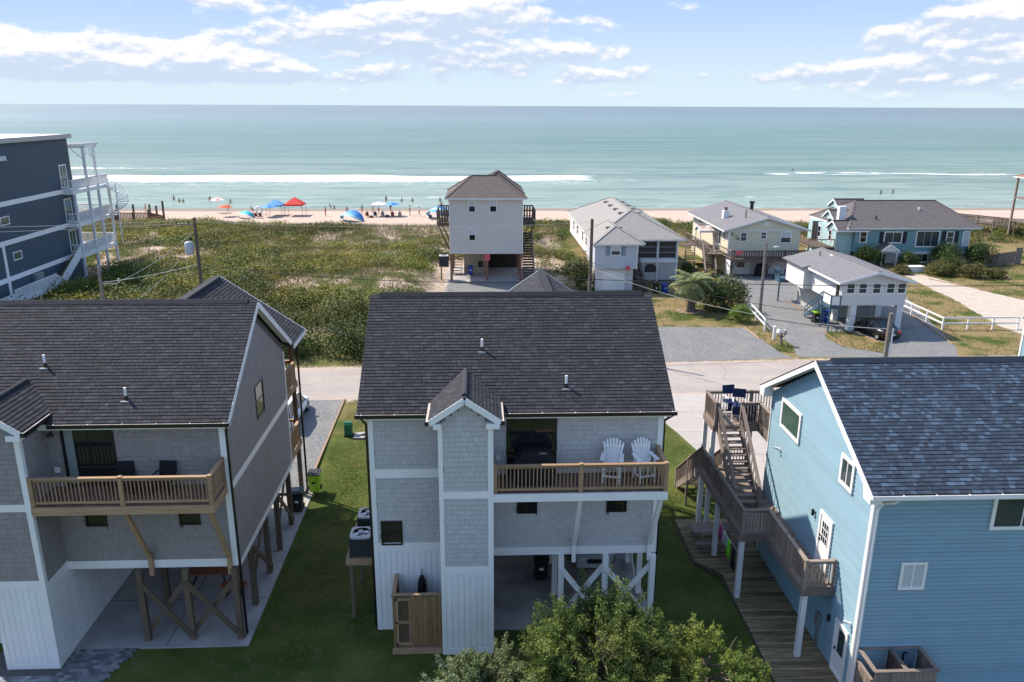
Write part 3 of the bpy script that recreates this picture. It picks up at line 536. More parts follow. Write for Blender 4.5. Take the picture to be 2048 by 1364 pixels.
def blue_deck():
    t = root('wooden_deck_stairs', 'two-level weathered wooden deck with open-tread stairs beside blue house', 'deck', (10.9, 28, .1))
    m = WOODG; LZ, UZ = 2.95, 5.42; rl = WOODG; kw = dict(sp=.13, bal=.036, cap=.14, bot=.1)
    deckboards(9.9, 11.92, 26.5, 32.3, LZ, m, t, 'x'); deckboards(10.87, 11.92, 22.95, 26.5, LZ, m, t, 'x')
    for q in ((9.84, 9.9, 26.44, 32.36), (10.81, 10.87, 22.9, 26.5)): bx('rim_beam', *q, LZ - .3, LZ - .02, m, t)
    for q in ((9.9, 10.81, 26.44, 26.5), (10.87, 11.92, 22.9, 22.95), (9.9, 11.92, 32.3, 32.36)): bx('rim_beam', *q, LZ - .3, LZ - .03, m, t)
    railing((9.93, 32.25, LZ), (9.93, 26.52, LZ), 1.0, rl, t, .1, True, mid_posts=2, under=.3, **kw); railing((9.93, 26.52, LZ), (10.85, 26.52, LZ), 1.0, rl, t, .1, True, ends=(0, 1), under=.3, **kw)
    railing((10.9, 26.5, LZ), (10.9, 22.98, LZ), 1.0, rl, t, .1, True, ends=(0, 1), mid_posts=1, under=.3, **kw); railing((10.9, 22.98, LZ), (11.86, 22.98, LZ), 1.0, rl, t, .1, True, ends=(0, 1), under=.3, **kw)
    railing((10.95, 32.25, LZ), (11.9, 32.25, LZ), 1.0, rl, t, .1, True, under=.3, **kw)
    # ground stair going down towards the street
    stairs((10.42, 36.2, .08), (10.42, 32.3, LZ), .9, (1, 0, 0), 13, m, t); railing((9.93, 36.3, .05), (9.93, 32.35, LZ), .95, rl, t, .1, True, mid_posts=1, ends=(1, 0), under=.0, **kw); railing((10.92, 36.3, .05), (10.92, 32.35, LZ), .95, rl, t, .1, True, mid_posts=0, ends=(1, 0), **kw)
    for x in (9.93, 10.92): bx('post', x - .05, x + .05, 34.27, 34.37, .0, 1.5, m, t)
    # upper deck behind the house corner and the stair up to it
    deckboards(10.05, 16.0, 31.3, 32.7, UZ, m, t, 'x'); deckboards(12.0, 16.0, 30.02, 31.3, UZ, m, t, 'x')
    for q in ((9.99, 10.05, 31.24, 32.76), (11.94, 12.0, 30.05, 31.24)): bx('rim_beam', *q, UZ - .3, UZ - .02, m, t)
    for q in ((10.05, 12.0, 31.24, 31.3), (10.05, 16.0, 32.7, 32.76)): bx('rim_beam', *q, UZ - .3, UZ - .03, m, t)
    railing((10.08, 31.28, UZ), (10.08, 32.72, UZ), 1.0, rl, t, .1, True, **kw); railing((10.08, 32.72, UZ), (16, 32.72, UZ), 1.0, rl, t, .1, True, mid_posts=2, ends=(0, 1), **kw)
    railing((11.2, 31.28, UZ), (11.97, 31.28, UZ), 1.0, rl, t, .1, True, **kw); railing((11.97, 31.28, UZ), (11.97, 30.05, UZ), 1.0, rl, t, .1, False, **kw)
    stairs((10.68, 28.45, LZ + .1), (10.68, 31.3, UZ), .9, (1, 0, 0), 12, m, t)
    for x in (10.18, 11.18):
        railing((x, 28.4, LZ + .0), (x, 31.28, UZ), .95, rl, t, .1, True, sp=.3, bal=.03, cap=.14, bot=.25, ends=(1, 1), under=.1)
    for x, y, z in ((10.07, 32.62, UZ), (10.05, 31.35, UZ), (9.96, 29.64, LZ), (9.98, 26.6, LZ), (11.0, 23.1, LZ), (12.1, 32.6, UZ), (15.9, 32.6, UZ), (9.98, 32.2, LZ)): bx('post', x - .09, x + .09, y - .09, y + .09, .1, z - .3 + (.0 if z > 4 else 0), WHITE2, t)
blue_deck()
# timber walkway on the ground
t = root('boardwalk', 'mossy brown plank walkway on the ground along the blue house', 'walkway', (10.8, 26, 0))
y = 18.0
while y < 32.6:
    xa = 9.02 if y > 29.1 else (9.02 + (29.1 - y) / 1.03 * .88 if y > 28.07 else 9.90 - (28.07 - y) * .02)
    bx('plank', xa, 11.93, y + .008, y + .142, .08, .14 + random.uniform(-.003, .003), WALKW, t); y += .15
beam('edge_beam', (9.78, 18, .05), (9.86, 28.0, .05), .05, .1, WOODGD, t); beam('edge_beam', (9.86, 28.02, .05), (9.0, 29.08, .05), .05, .1, WOODGD, t); beam('edge_beam', (8.98, 29.1, .05), (8.98, 32.55, .05), .05, .1, WOODGD, t)
# outdoor shower stall of the blue house
t = root('shower_enclosure', 'weathered two-bay outdoor shower stall against blue front wall', 'shower', (13, 20.7, 0))
vboards('board', (12.1, 20.1, 0), (1, 0, 0), 1.95, .05, 1.86, .14, WOODG, t); vboards('board', (12.1, 21.2, 0), (0, -1, 0), 1.1, .05, 1.45, .14, WOODG, t); vboards('board', (14.05, 20.1, 0), (0, 1, 0), 1.1, .05, 1.86, .14, WOODG, t); vboards('board', (13.1, 21.2, 0), (0, -1, 0), 1.1, .05, 1.86, .14, WOODGD, t)
for a, b in (((12.1, 21.2), (12.1, 20.06)), ((12.06, 20.08), (14.1, 20.08)), ((14.06, 20.1), (14.06, 21.2)), ((13.1, 20.14), (13.1, 21.2)), ((12.2, 21.17), (14.0, 21.17))): beam('cap_rail', (*a, 1.88 + (.002 if a[0] == 12.06 else 0)), (*b, 1.88 + (.002 if a[0] == 12.06 else 0)), .13, .035, WOODG, t)
beam('cap_rail', (12.09, 21.2, 1.47), (12.09, 20.2, 1.47), .1, .035, WOODG, t); g = MB(); g.tube([(13.55, 21.15, 1.2), (13.55, 21.1, 1.75), (13.6, 21.0, 1.8)], .03); g.build('shower_head', BLACK, t)
# ------------------------------------------------------------------ far houses
def lapmat(name, rgb, ex=.15, var=.06, rough=.6):
    m = mat(name, rgb, rough, var, .7); t = m.node_tree; b = t.nodes['Principled BSDF']; p = nd(t, 'ShaderNodeNewGeometry'); s = nd(t, 'ShaderNodeSeparateXYZ'); t.links.new(p.outputs['Position'], s.inputs[0])
    f = mth(t, 'FRACT', mth(t, 'DIVIDE', s.outputs[2], ex)); bp = nd(t, 'ShaderNodeBump'); bp.inputs['Strength'].default_value = .8; bp.inputs['Distance'].default_value = .02
    t.links.new(mth(t, 'SUBTRACT', 1.0, f), bp.inputs['Height']); t.links.new(bp.outputs[0], b.inputs['Normal']); return m
def roofmat(name, rgb, var=.25): return mat(name, rgb, .9, var, 2.5, det=8, bump=.4, bscale=6)
CREAMW = lapmat('cream_white_siding', (.60, .55, .49)); GREYW = lapmat('pale_grey_siding', (.50, .52, .56)); CREAM = lapmat('cream_siding', (.62, .57, .42), .25); WHITES = lapmat('white_siding', (.66, .63, .60), .2); NAVY = lapmat('navy_siding', (.052, .08, .105), .18); TEAL = mat('teal_wall', (.17, .30, .31), .8, .12, 1.); TEALL = mat('pale_teal_wall', (.36, .50, .50), .7, .1, 1.)
BROWNR = roofmat('brown_roof', (.105, .085, .075)); PALER = roofmat('pale_grey_roof', (.265, .248, .23), .15); GREYR = roofmat('grey_roof', (.165, .158, .162), .2); PURR = roofmat('brown_grey_roof', (.115, .10, .10)); WHITER = mat('white_membrane', (.75, .75, .74), .5, .04, 1.)
SHUT = mat('dark_shutter', (.02, .02, .03), .6); SHUTB = mat('blue_shutter', (.20, .27, .33), .6); SCREEN = glassmat('insect_screen', (.018, .02, .022), .5); REDSIGN = mat('red_sign', (.62, .10, .12), .5)
BLUEW = mat('blue_grey_paint', (.05, .10, .14), .6, .1, 4.); DARKINT = mat('dark_interior', (.05, .045, .04), .9)
def hip(parent, x0, x1, y0, y1, ze, rx0, rx1, ry0, ry1, zr, m, ov=0):
    """hip roof as one closed part; ridge from (rx0,ry0) to (rx1,ry1)"""
    v = [(x0, y0, ze), (x1, y0, ze), (x1, y1, ze), (x0, y1, ze), (rx0, ry0, zr), (rx1, ry1, zr), (x0, y0, ze - .16), (x1, y0, ze - .16), (x1, y1, ze - .16), (x0, y1, ze - .16)]
    if abs(rx1 - rx0) > abs(ry1 - ry0): f = [(0, 1, 5, 4), (1, 2, 5), (2, 3, 4, 5), (3, 0, 4)]
    else: f = [(0, 1, 4), (1, 2, 5, 4), (2, 3, 5), (3, 0, 4, 5)]
    f += [(0, 6, 7, 1), (1, 7, 8, 2), (2, 8, 9, 3), (3, 9, 6, 0), (6, 9, 8, 7)]
    o = mk('roof', v, f, [m, WHITE2], parent); o.data.polygons.foreach_set('material_index', [0] * 4 + [1] * 5)
    A = [Vector(q) for q in v]
    for a, b in ((0, 4), (1, 5 if abs(rx1 - rx0) > abs(ry1 - ry0) else 4), (2, 5), (3, 4 if abs(rx1 - rx0) > abs(ry1 - ry0) else 5), (4, 5)):
        if (A[a] - A[b]).length > .3: beam('ridge_cap', A[a] + Vector((0, 0, .01)), A[b] + Vector((0, 0, .01)), .26, .04, m, o)
    return o
def gable(parent, axis, x0, x1, y0, y1, ze, zr, m, wallm=None, th=.14, inset=.4):
    """gable roof with ridge along axis over the eave rectangle; wallm fills the gable ends"""
    if axis == 'y':
        xm = (x0 + x1) / 2; a = slope(parent, [(x0, y1, ze), (x0, y0, ze), (xm, y0, zr), (xm, y1, zr)], th=th, m=m); slope(parent, [(x1, y0, ze), (x1, y1, ze), (xm, y1, zr), (xm, y0, zr)], th=th, m=m)
        for xe in (x0, x1):
            for y in (y0 - .012, y1 + .012): beam('rake_board', (xe, y, ze - .1), (xm, y, zr - .1), .03, .2, WHITE2, parent)
            bx('fascia', xe - .015, xe + .015, y0, y1, ze - .22, ze - .03, WHITE2, parent)
        if wallm:
            d = inset * (zr - ze) / (xm - x0)
            for y in (y0 + inset, y1 - inset - .1): g = MB(); g.prism([(x0 + inset, y, ze - .14), (x1 - inset, y, ze - .14), (xm, y, zr - .2)], (0, .1, 0)); g.build('gable_wall', wallm, parent)
        beam('ridge_cap', (xm, y0, zr + .01), (xm, y1, zr + .01), .26, .05, m, a)
    else:
        ym = (y0 + y1) / 2; a = slope(parent, [(x0, y0, ze), (x1, y0, ze), (x1, ym, zr), (x0, ym, zr)], th=th, m=m); slope(parent, [(x1, y1, ze), (x0, y1, ze), (x0, ym, zr), (x1, ym, zr)], th=th, m=m)
        for ye in (y0, y1):
            for x in (x0 - .012, x1 + .012): beam('rake_board', (x, ye, ze - .1), (x, ym, zr - .1), .03, .2, WHITE2, parent)
            bx('fascia', x0, x1, ye - .015, ye + .015, ze - .22, ze - .03, WHITE2, parent)
        if wallm:
            for x in (x0 + inset, x1 - inset - .1): g = MB(); g.prism([(x, y1 - inset, ze - .14), (x, y0 + inset, ze - .14), (x, ym, zr - .2)], (.1, 0, 0)); g.build('gable_wall', wallm, parent)
        beam('ridge_cap', (x0, ym, zr + .01), (x1, ym, zr + .01), .26, .05, m, a)
    return a
def picket(a, b, h, m, parent, sp=.28, w=.17, **k): railing(a, b, h, m, parent, .1, True, sp, .03, .12, .15, flat=w, name='picket', **k)
# --- tall cream house on stilts
def tall_house():
    t = root('tall_stilt_house', 'tall cream-white house on posts with brown hip roof facing the sea', 'house', (.9, 89.5, 0))
    wallsolid(-3.03, 4.85, 85.7, 93.6, 3.03, 8.97, CREAMW, t); hip(t, -3.45, 5.27, 85.3, 94, 9.06, -.64, 2.2, 89.65, 89.65, 11.1, BROWNR); hip(t, -1.4, 5.2, 88.6, 95.6, 9.2, 2.25, 2.35, 91.3, 92.6, 11.42, BROWNR)
    for x in (-3.05, 4.79): bx('corner_board', x, x + .08, 85.66, 85.7, 3.03, 8.9, WHITE, t)
    for a, b, z0, z1 in ((-.98, -.22, 7.52, 8.86), (1.28, 2.06, 7.52, 8.86), (-.98, -.22, 4.47, 5.8)): window('-y', 85.69, a, b, z0, z1, WHITE, GLASS, t, .07, 'h', blind=CURT)
    for x in (-2.9, .98, 4.66):
        for y in (85.95, 89.7, 93.4): bx('post', x - .13, x + .13, y - .13, y + .13, 0, 3.03, mat('red_brown_post', (.24, .12, .075), .8, .2, 4.), t)
    bx('storage_wall', -1.6, .9, 89.9, 93.5, 0, 3.0, mat('beige_wall', (.42, .37, .28), .8), t); bx('storage_wall', .95, 4.6, 93.3, 93.5, 0, 3.0, DARKINT, t); bx('wall_vent', -.0, .55, 89.86, 89.9, .75, 1.45, DARKINT, t)
    g = MB(); facebox(g, '-y', 85.7, .7, 1.3, 2.3, 3.0, .0, .05); g.build('house_sign', REDSIGN, t)
    stairs((-2.3, 88.6, 0), (-2.3, 91.5, 2.6), .9, (1, 0, 0), 9, WOODGD, t)
    for s, xa, xb in ((-1, -4.5, -3.06), (1, 4.88, 6.4)):
        deckboards(xa, xb, 88.8, 93.6, 5.95, WOODGD, t, 'x', .3); xo = xa if s < 0 else xb
        picket((xa, 88.85, 5.95), (xb, 88.85, 5.95), 1.4, WOODGD, t); picket((xo, 88.85, 5.95), (xo, 93.5, 5.95), 1.4, WOODGD, t, ends=(0, 1)); picket((xa, 93.5, 5.95), (xb, 93.5, 5.95), 1.4, WOODGD, t, ends=(0, 0))
        for y in (88.95, 93.3): beam('bracket', (xo, y, 5.9), (xb + .05 if s < 0 else xa - .05, y, 2.6), .14, .14, WOODGD, t)
        bx('rim_beam', min(xa, xb), max(xa, xb), 88.74, 88.8, 5.65, 5.93, WOODGD, t)
    stairs((5.55, 85.2, .05), (5.55, 91.2, 4.6), 1.1, (1, 0, 0), 18, WOODGD, t, riser=True); railing((6.15, 85.2, .05), (6.15, 91.2, 4.6), .95, WOODG, t, .1, True, .5, .03, .12, .0)
tall_house()
# --- pale grey cottage
def cottage():
    t = root('grey_cottage', 'pale grey cottage with light shingle hip roof and white lattice porch', 'house', (16.5, 92, 0))
    wallsolid(12.6, 21.9, 86.2, 108.3, 2.0, 4.5, WHITES, t); hip(t, 12.25, 22.6, 85.0, 108.9, 4.66, 17.35, 17.35, 90.2, 103.5, 7.2, PALER)
    wallsolid(12.0, 16.42, 80.6, 86.15, 2.32, 4.8, GREYW, t); hip(t, 11.75, 17.1, 80.2, 88, 4.98, 14.4, 14.4, 82.9, 87.6, 6.45, PALER); bx('garage_wall', 12.2, 16.1, 80.9, 86.2, 0, 2.3, WHITES, t)
    d = window('-y', 80.9, 12.9, 15.3, .02, 2.1, WHITE2, WHITE, t, .1, None, name='garage_door')
    window('-y', 80.59, 13.62, 14.68, 3.72, 4.72, WHITE, GLASSB, t, .09, 'h', blind=CURT)
    for a in (13.12, 14.72): g = MB(); facebox(g, '-y', 80.6, a, a + .46, 3.75, 4.7, 0, .05); g.build('shutter', SHUTB, t)
    bx('corner_board', 16.34, 16.45, 80.56, 80.6, 2.32, 4.75, WHITE, t)
    # screened porch on lattice
    bx('porch_core', 17.5, 21.75, 85.75, 86.2, 0, 4.5, DARKINT, t); bx('porch_band', 17.4, 21.9, 85.40, 85.74, 2.05, 2.42, WHITE2, t)
    for a, b in ((17.45, 19.6), (19.72, 21.75)): window('-y', 85.7, a, b, 2.45, 4.42, WHITE2, SCREEN, t, .08, None, mun=(1, 3), name='screen_panel')
    for x in (17.42, 19.66, 21.8): bx('porch_post', x - .07, x + .07, 85.42, 85.6, 0, 4.5, WHITE2, t)
    g = MB(); k = 0
    for s in (1, -1):
        u = -2.2
        while u < 4.4:
            a0 = max(0, -u) if s > 0 else max(0, u + 2.0 - 4.3) ; p0 = max(u, 0); p1 = min(u + 1.9, 4.3)
            if p1 - p0 > .1:
                z0 = .1 + (p0 - u); z1 = .1 + (p1 - u)
                if s < 0: z0, z1 = 2.1 - z0, 2.1 - z1
                g.beam((17.5 + p0, 85.5 + .02 * s, z0), (17.5 + p1, 85.5 + .02 * s, z1), .012, .05)
            u += .16
    g.build('lattice', WHITE2, t); g = MB(); g.prism([(18.2, 85.46, .98), (19.6, 85.46, .98), (19.6, 85.46, 1.5), (19.25, 85.46, 1.9), (18.55, 85.46, 1.9), (18.2, 85.46, 1.5)], (0, .02, 0)); g.build('lattice_opening', DARKINT, t)
    for x in (18.2, 19.6): bx('lattice_gate_post', x - .04, x + .04, 85.42, 85.46, .05, 1.5, WHITE2, t)
    for x in (16.62, 17.36): railing((x, 79.9, .0), (x, 85.2, 2.3), .9, WOODGD, t, .09, True, .35, .03, .1, 0)
    stairs((17.0, 79.9, .05), (17.0, 85.3, 2.35), .7, (1, 0, 0), 12, WOODGD, t, riser=True)
    for i in range(4):
        for s in (-1, 1): y = 91 + i * 3.6; bx('roof_vent', 17.35 + s * 1.0 - .3, 17.35 + s * 1.0 + .3, y - .3, y + .3, 6.72, 6.90, PALER, t)
    for s in (-1, 1): bx('roof_vent', 14.4 + s * .65 - .22, 14.4 + s * .65 + .22, 83.6, 84.0, 6.1, 6.28, PALER, t)
    for y, w in ((88.5, .9), (91.5, 1.2), (95, .9), (100, 1.2), (104, .9)): window('-x', 12.6, y - w / 2, y + w / 2, 2.9, 4.1, WHITE, GLASS, t, .08, 'h')
cottage()
# --- cream gable house with a deck across its front
def cream_house():
    t = root('cream_house', 'cream gable-roofed house with a long dark wooden deck across its front', 'house', (32.5, 95, 0))
    wallsolid(28.5, 36.7, 89.0, 104.5, 0, 4.95, CREAM, t); gable(t, 'y', 27.75, 37.75, 88.55, 105, 5.12, 6.6, GREYR, CREAM)
    bx('gable_skirt', 27.9, 37.6, 88.86, 88.96, 4.93, 5.03, WHITE2, t); bx('lower_wall', 28.6, 36.6, 88.9, 89.0, 0, 2.0, WHITES, t); bx('corner_board', 28.42, 28.56, 88.94, 89.0, 2.0, 4.95, WHITE, t)
    for a, b, z0, z1 in ((29.75, 30.6, 3.75, 4.85), (32.1, 32.85, 4.0, 4.9), (34.4, 35.7, 3.55, 4.9)): window('-y', 88.97, a, b, z0, z1, WHITE, GLASSB, t, .1, 'h', blind=CURT if a > 34 else None)
    window('-y', 88.88, 29.6, 30.6, .75, 1.65, WHITE2, GLASS, t, .06, None)
    for y, w, z0 in ((90.6, .7, 3.7), (92.3, .9, 2.9), (97, 1.2, 4.2), (101, 1.4, 4.2)): window('-x', 28.5, y - w / 2, y + w / 2, z0, 4.75, WHITE2, GLASS, t, .08, None)
    a = gable(t, 'x', 26.3, 28.6, 93.2, 95.6, 4.35, 4.95, mat('rusty_white_roof', (.6, .55, .5), .7, .3, 1.5, rgb2=(.42, .30, .22)), WHITES, .08, .15)
    for y in (93.4, 95.4): bx('porch_post', 26.4, 26.5, y - .05, y + .05, 2.4, 4.3, WHITE2, t)
    # deck
    deckboards(28.3, 40.5, 86.9, 88.8, 2.1, WOODGD, t, 'y', .3); bx('rim_beam', 28.3, 40.5, 86.84, 86.9, 1.8, 2.09, WOODGD, t); picket((28.35, 86.95, 2.1), (40.4, 86.95, 2.1), .95, WOODGD, t, mid_posts=3)
    for x in (28.4, 32.5, 36.6, 40.3): bx('post', x - .08, x + .08, 86.9, 87.06, 0, 1.8, WOODGD, t); beam('knee_brace', (x - .6, 86.98, 1.8), (x, 86.98, .95), .08, .08, WOODGD, t); beam('knee_brace', (x + .6, 86.98, 1.8), (x, 86.98, .95), .08, .08, WOODGD, t)
    g = MB(); g.prism([(28.28, 86.9, .0), (28.28, 86.9, 1.9), (28.28, 88.8, 1.9), (28.28, 88.8, 0)], (-.06, 0, 0)); g.build('side_screen', WHITE2, t)
    deckboards(26.2, 28.45, 88.8, 99, 2.35, WOODGD, t, 'x', .3); railing((26.3, 91.2, 2.35), (26.3, 99, 2.35), .95, WOODG, t, .1, True, .3, .03, .12, .1, 2); railing((28.3, 86.95, 2.1), (27.4, 91.0, 2.35), .95, WOODG, t, .08, False, .3, .03, .12, .1)
    stairs((26.1, 86.9, .05), (26.8, 91.2, 2.35), 1.1, (1, 0, 0), 11, WOODGD, t)
    for o in (-.62, .62): railing((26.1 + o, 86.9, 0), (26.8 + o, 91.2, 2.35), .95, WOODG, t, .1, True, .45, .03, .13, 0)
    stairs((24.2, 89.0, .05), (25.6, 94.5, 2.3), 1.0, (1, 0, 0), 11, WOODGD, t); deckboards(24.8, 26.2, 94.5, 97, 2.33, WOODGD, t, 'x', .3)
    for o in (-.56, .56): railing((24.2 + o, 89.0, 0), (25.6 + o, 94.5, 2.3), .95, WOODGD, t, .1, True, .45, .03, .13, 0)
    # roof furniture and the house number
    bx('chimney', 29.4, 30.1, 94.5, 95.2, 5.2, 6.55, WHITE2, t); cyl('chimney_pot', (29.75, 94.85, 6.5), (29.75, 94.85, 6.95), .2, mat('rusty_pot', (.2, .12, .1), .6), t); cyl('vent_pipe', (31.1, 91.5, 5.6), (31.1, 91.5, 7.0), .06, BLACK, t); cyl('vent_pipe', (33.6, 97, 6.2), (33.6, 97, 7.2), .22, BLACK, t); cyl('vent_cap', (33.6, 97, 7.2), (33.6, 97, 7.4), .34, BLACK, t)
    for i, ch in enumerate('912A'):
        cu = bpy.data.curves.new('number', 'FONT'); cu.body = ch; cu.size = .55; cu.extrude = .012; cu.align_x = 'CENTER'; cu.materials.append(BLACK); o = bpy.data.objects.new('house_number', cu)
        dg = None; C.objects.link(o); me = bpy.data.meshes.new_from_object(o.evaluated_get(bpy.context.evaluated_depsgraph_get())); C.objects.unlink(o); bpy.data.objects.remove(o)
        o = bpy.data.objects.new('house_number', me); put(o, Matrix.Translation((28.8 + i * .26, 88.975, 4.42 - i * .17)) @ Matrix.Rotation(R(90), 4, 'X') @ Matrix.Rotation(R(-14), 4, 'Z'), t)
    bx('red_sign', 28.75, 29.5, 86.86, 86.9, 2.6, 3.05, REDSIGN, t); bx('gable_vent', 32.4, 33.1, 88.9, 88.95, 5.55, 6.0, WHITE2, t)
cream_house()
# --- teal house
def teal_house():
    t = root('teal_house', 'long teal house with brown-grey hip roof and black shutters', 'house', (53, 99, 0))
    wallsolid(46.0, 60.4, 95.0, 106, 1.42, 4.3, TEAL, t); bx('ground_floor', 46.6, 60.0, 95.2, 105.8, 0, 1.4, WHITES, t); wallsolid(43.9, 45.98, 95.6, 104, 0, 4.3, TEALL, t)
    v = [(44.9, 94.5, 4.42), (61.5, 94.5, 4.42), (61.5, 106.6, 4.42), (44.9, 106.6, 4.42), (48.6, 100.2, 7.2), (58.3, 100.2, 7.2)]
    hip(t, 44.9, 61.5, 94.5, 106.6, 4.42, 47.9, 58.3, 100.2, 100.2, 7.15, PURR)
    for x, y, zr in ((43.6, 96.4, 5.15), (44.2, 99.2, 6.1), (46.3, 102.8, 7.05)): gable(t, 'x', x, x + 4, y - 1.75, y + 1.75, zr - 1.0, zr, PURR, TEALL, .1, .2)
    bx('chimney', 44.6, 45.5, 96.9, 97.6, 3.5, 6.75, WHITE2, t)
    def sh(a, z0, z1): g = MB(); facebox(g, '-y', 95.0, a, a + .5, z0, z1, 0, .05); g.build('shutter', SHUT, t)
    o = 94.98
    window('-y', o, 46.55, 47.5, 2.55, 4.0, WHITE, GLASS, t, .12, 'h'); window('-y', o, 49.6, 51.9, 2.5, 3.95, WHITE, GLASSB, t, .12, 'v', blind=GLASSB); sh(49.05, 2.5, 3.9); sh(51.95, 2.5, 3.9)
    w = window('-y', o, 53.6, 56.6, 2.0, 4.05, WHITE, GLASSB, t, .13, None, mun=(3, 1)); window('-y', o, 57.4, 58.4, 2.5, 3.95, WHITE, GLASSB, t, .11, 'h'); sh(56.85, 2.5, 3.95); sh(58.45, 2.5, 3.95)
    window('-y', o, 59.45 - .0, 60.35, 2.1, 4.0, WHITE, CURT, t, .1, 'h'); bx('porch_band', 46.4, 60.4, 94.92, 94.99, 1.2, 1.45, WHITE2, t)
    window('-y', 95.18, 53.4, 55.6, .1, 1.15, WHITE, GLASS, t, .1, None, mun=(3, 1), name='garage_door'); window('-y', 95.18, 58.0, 59.9, .35, 1.15, WHITE, GLASSB, t, .1, 'v')
    # entry porch
    gable(t, 'y', 48.6, 50.9, 93.2, 95.2, 1.9, 2.65, PURR, WHITES, .08, .1)
    for x in (48.85, 50.65): bx('porch_post', x - .06, x + .06, 93.3, 93.42, 0, 1.85, WHITE, t)
    bx('door', 49.3, 50.2, 95.14, 95.2, 0, 1.85, DARKINT, t); cyl('vent_pipe', (49.0, 96.3, 5.2), (49.0, 96.3, 5.7), .09, BLACK, t); cyl('vent_pipe', (55.3, 98.2, 6.1), (55.3, 98.2, 6.5), .12, WHITE, t)
    for y, w in ((97.2, .9), (100.5, 1.0)): window('-x', 43.9, y - w / 2, y + w / 2, 2.4, 3.9, WHITE, GLASS, t, .1, 'h')
    # side deck and privacy screen
    vboards('screen_board', (43.2, 101.2, 0), (1, 0, 0), 1.4, 1.2, 4.4, .2, WOODG, t); deckboards(40.5, 43.85, 95.5, 103, 1.9, WOODGD, t, 'x', .3); railing((40.6, 103, 1.9), (40.6, 95.6, 1.9), 1.0, WOODN, t, .09, True, .5, .03, .1, .1, 3); railing((40.6, 95.6, 1.9), (43.8, 95.6, 1.9), 1.0, WOODN, t, .09, True, .5, .03, .1, .1, 1, ends=(0, 1))
    for x in (40.6, 43.6): bx('post', x - .08, x + .08, 95.5, 95.66, 0, 1.86, WOODGD, t)
    for i in range(2): stairs((61.9 + i * 1.5, 99.5, .05), (60.9 + i * 1.5, 103.8, 3.4), .9, (1, 0, 0), 12, WOODN, t)
teal_house()
# --- white house on columns
def column_house():
    t = root('white_column_house', 'small white house raised on thick white columns, shallow grey roof', 'house', (33.5, 70, 0))
    x0, x1, y0, y1 = 30.75, 36.35, 64.6, 75.5
    wallsolid(x0, x1, y0, y1, 2.3, 4.3, WHITES, t); gable(t, 'y', x0 - .5, x1 + .5, y0 - .55, y1 + .4, 4.42, 5.3, GREYR, WHITES, .14, .5); slope(t, [(x0 - 1.0, y1 + .4, 4.36), (x0 - 1.0, y0 + 6.2, 4.36), (x0 - .3, y0 + 6.2, 4.56), (x0 - .3, y1 + .4, 4.56)], m=GREYR); bx('wall', x0 - .7, x0 - .003, y0 + 6.4, y1 - .2, 2.32, 4.3, WHITES, t)
    for a in (31.1, 32.15, 33.35, 34.55, 35.5): window('-y', y0 - .01, a, a + .75, 3.32, 4.24, WHITE, GLASSB, t, .07, 'h', sill=True)
    bx('sill_band', x0 + .02, x1 - .02, y0 - .03, y0 - .001, 3.18, 3.26, WHITE, t)
    window('-x', x0, y0 + .25, y0 + 1.1, 2.35, 4.2, WHITE, GLASS, t, .08, None, name='door')
    for x, y in ((32.0, 64.95), (36.05, 64.95), (32.2, 68.5), (36.05, 68.5), (32.2, 72), (36.05, 72)): g = MB(); g.box(x - .26, x + .26, y - .26, y + .26, 0, 2.3); g.build('column', WHITE2, t)
    bx('storage_wall', 31.4, 36.0, 69.2, 75.3, 0, 2.29, mat('grey_block', (.40, .39, .37), .8), t)
    # entry landing and blue-grey stair
    deckboards(29.9, 30.74, 64.6, 66.2, 2.25, BLUEW, t, 'x', .2); stairs((30.3, 69.6, .05), (30.3, 66.2, 2.25), .8, (1, 0, 0), 11, BLUEW, t)
    for q in ((29.88, 29.94, 64.55, 66.25), (29.94, 30.74, 64.52, 64.58)): bx('rim_beam', *q, 2.0, 2.24, BLUEW, t)
    bx('rail_panel', 29.94, 30.7, 64.58, 64.6, 2.35, 3.1, WHITE, t); bx('rail_panel', 29.9, 29.92, 64.65, 66.1, 2.35, 3.1, WHITE, t)
    for a, b in (((29.9, 64.57, 3.15), (30.74, 64.57, 3.15)), ((29.9, 64.57, 3.15), (29.9, 66.2, 3.15)), ((29.86, 66.2, 3.15), (29.86, 69.6, .95)), ((29.86, 66.2, 2.75), (29.86, 69.6, .55))): beam('hand_rail', a, b, .07, .07, BLUEW, t)
    for i in range(7): y = 66.4 + i * .52; z = 2.2 - (y - 66.2) / 3.4 * 2.2; bx('baluster', 29.84, 29.88, y - .03, y + .03, max(z, 0) + .1, z + .9, BLUEW, t)
    for x, y in ((29.93, 64.6), (29.93, 66.2), (30.72, 64.6)): bx('post', x - .05, x + .05, y - .05, y + .05, 0, 3.18, BLUEW, t)
    bx('rear_landing', 29.6, 30.6, 75.6, 76.9, 1.9, 2.3, BLUEW, t); railing((29.6, 75.7, 2.3), (29.6, 76.9, 2.3), .9, BLUEW, t, .08, True, .2, .04, .08, .1); bx('post', 29.6, 29.72, 75.65, 75.77, 0, 1.9, BLUEW, t)
    cyl('vent_pipe', (32.3, 73.2, 4.7), (32.3, 73.2, 5.45), .05, BLACK, t); bx('skylight', 33.0, 33.5, 72.2, 72.7, 5.0, 5.2, WHITE2, t)
column_house()
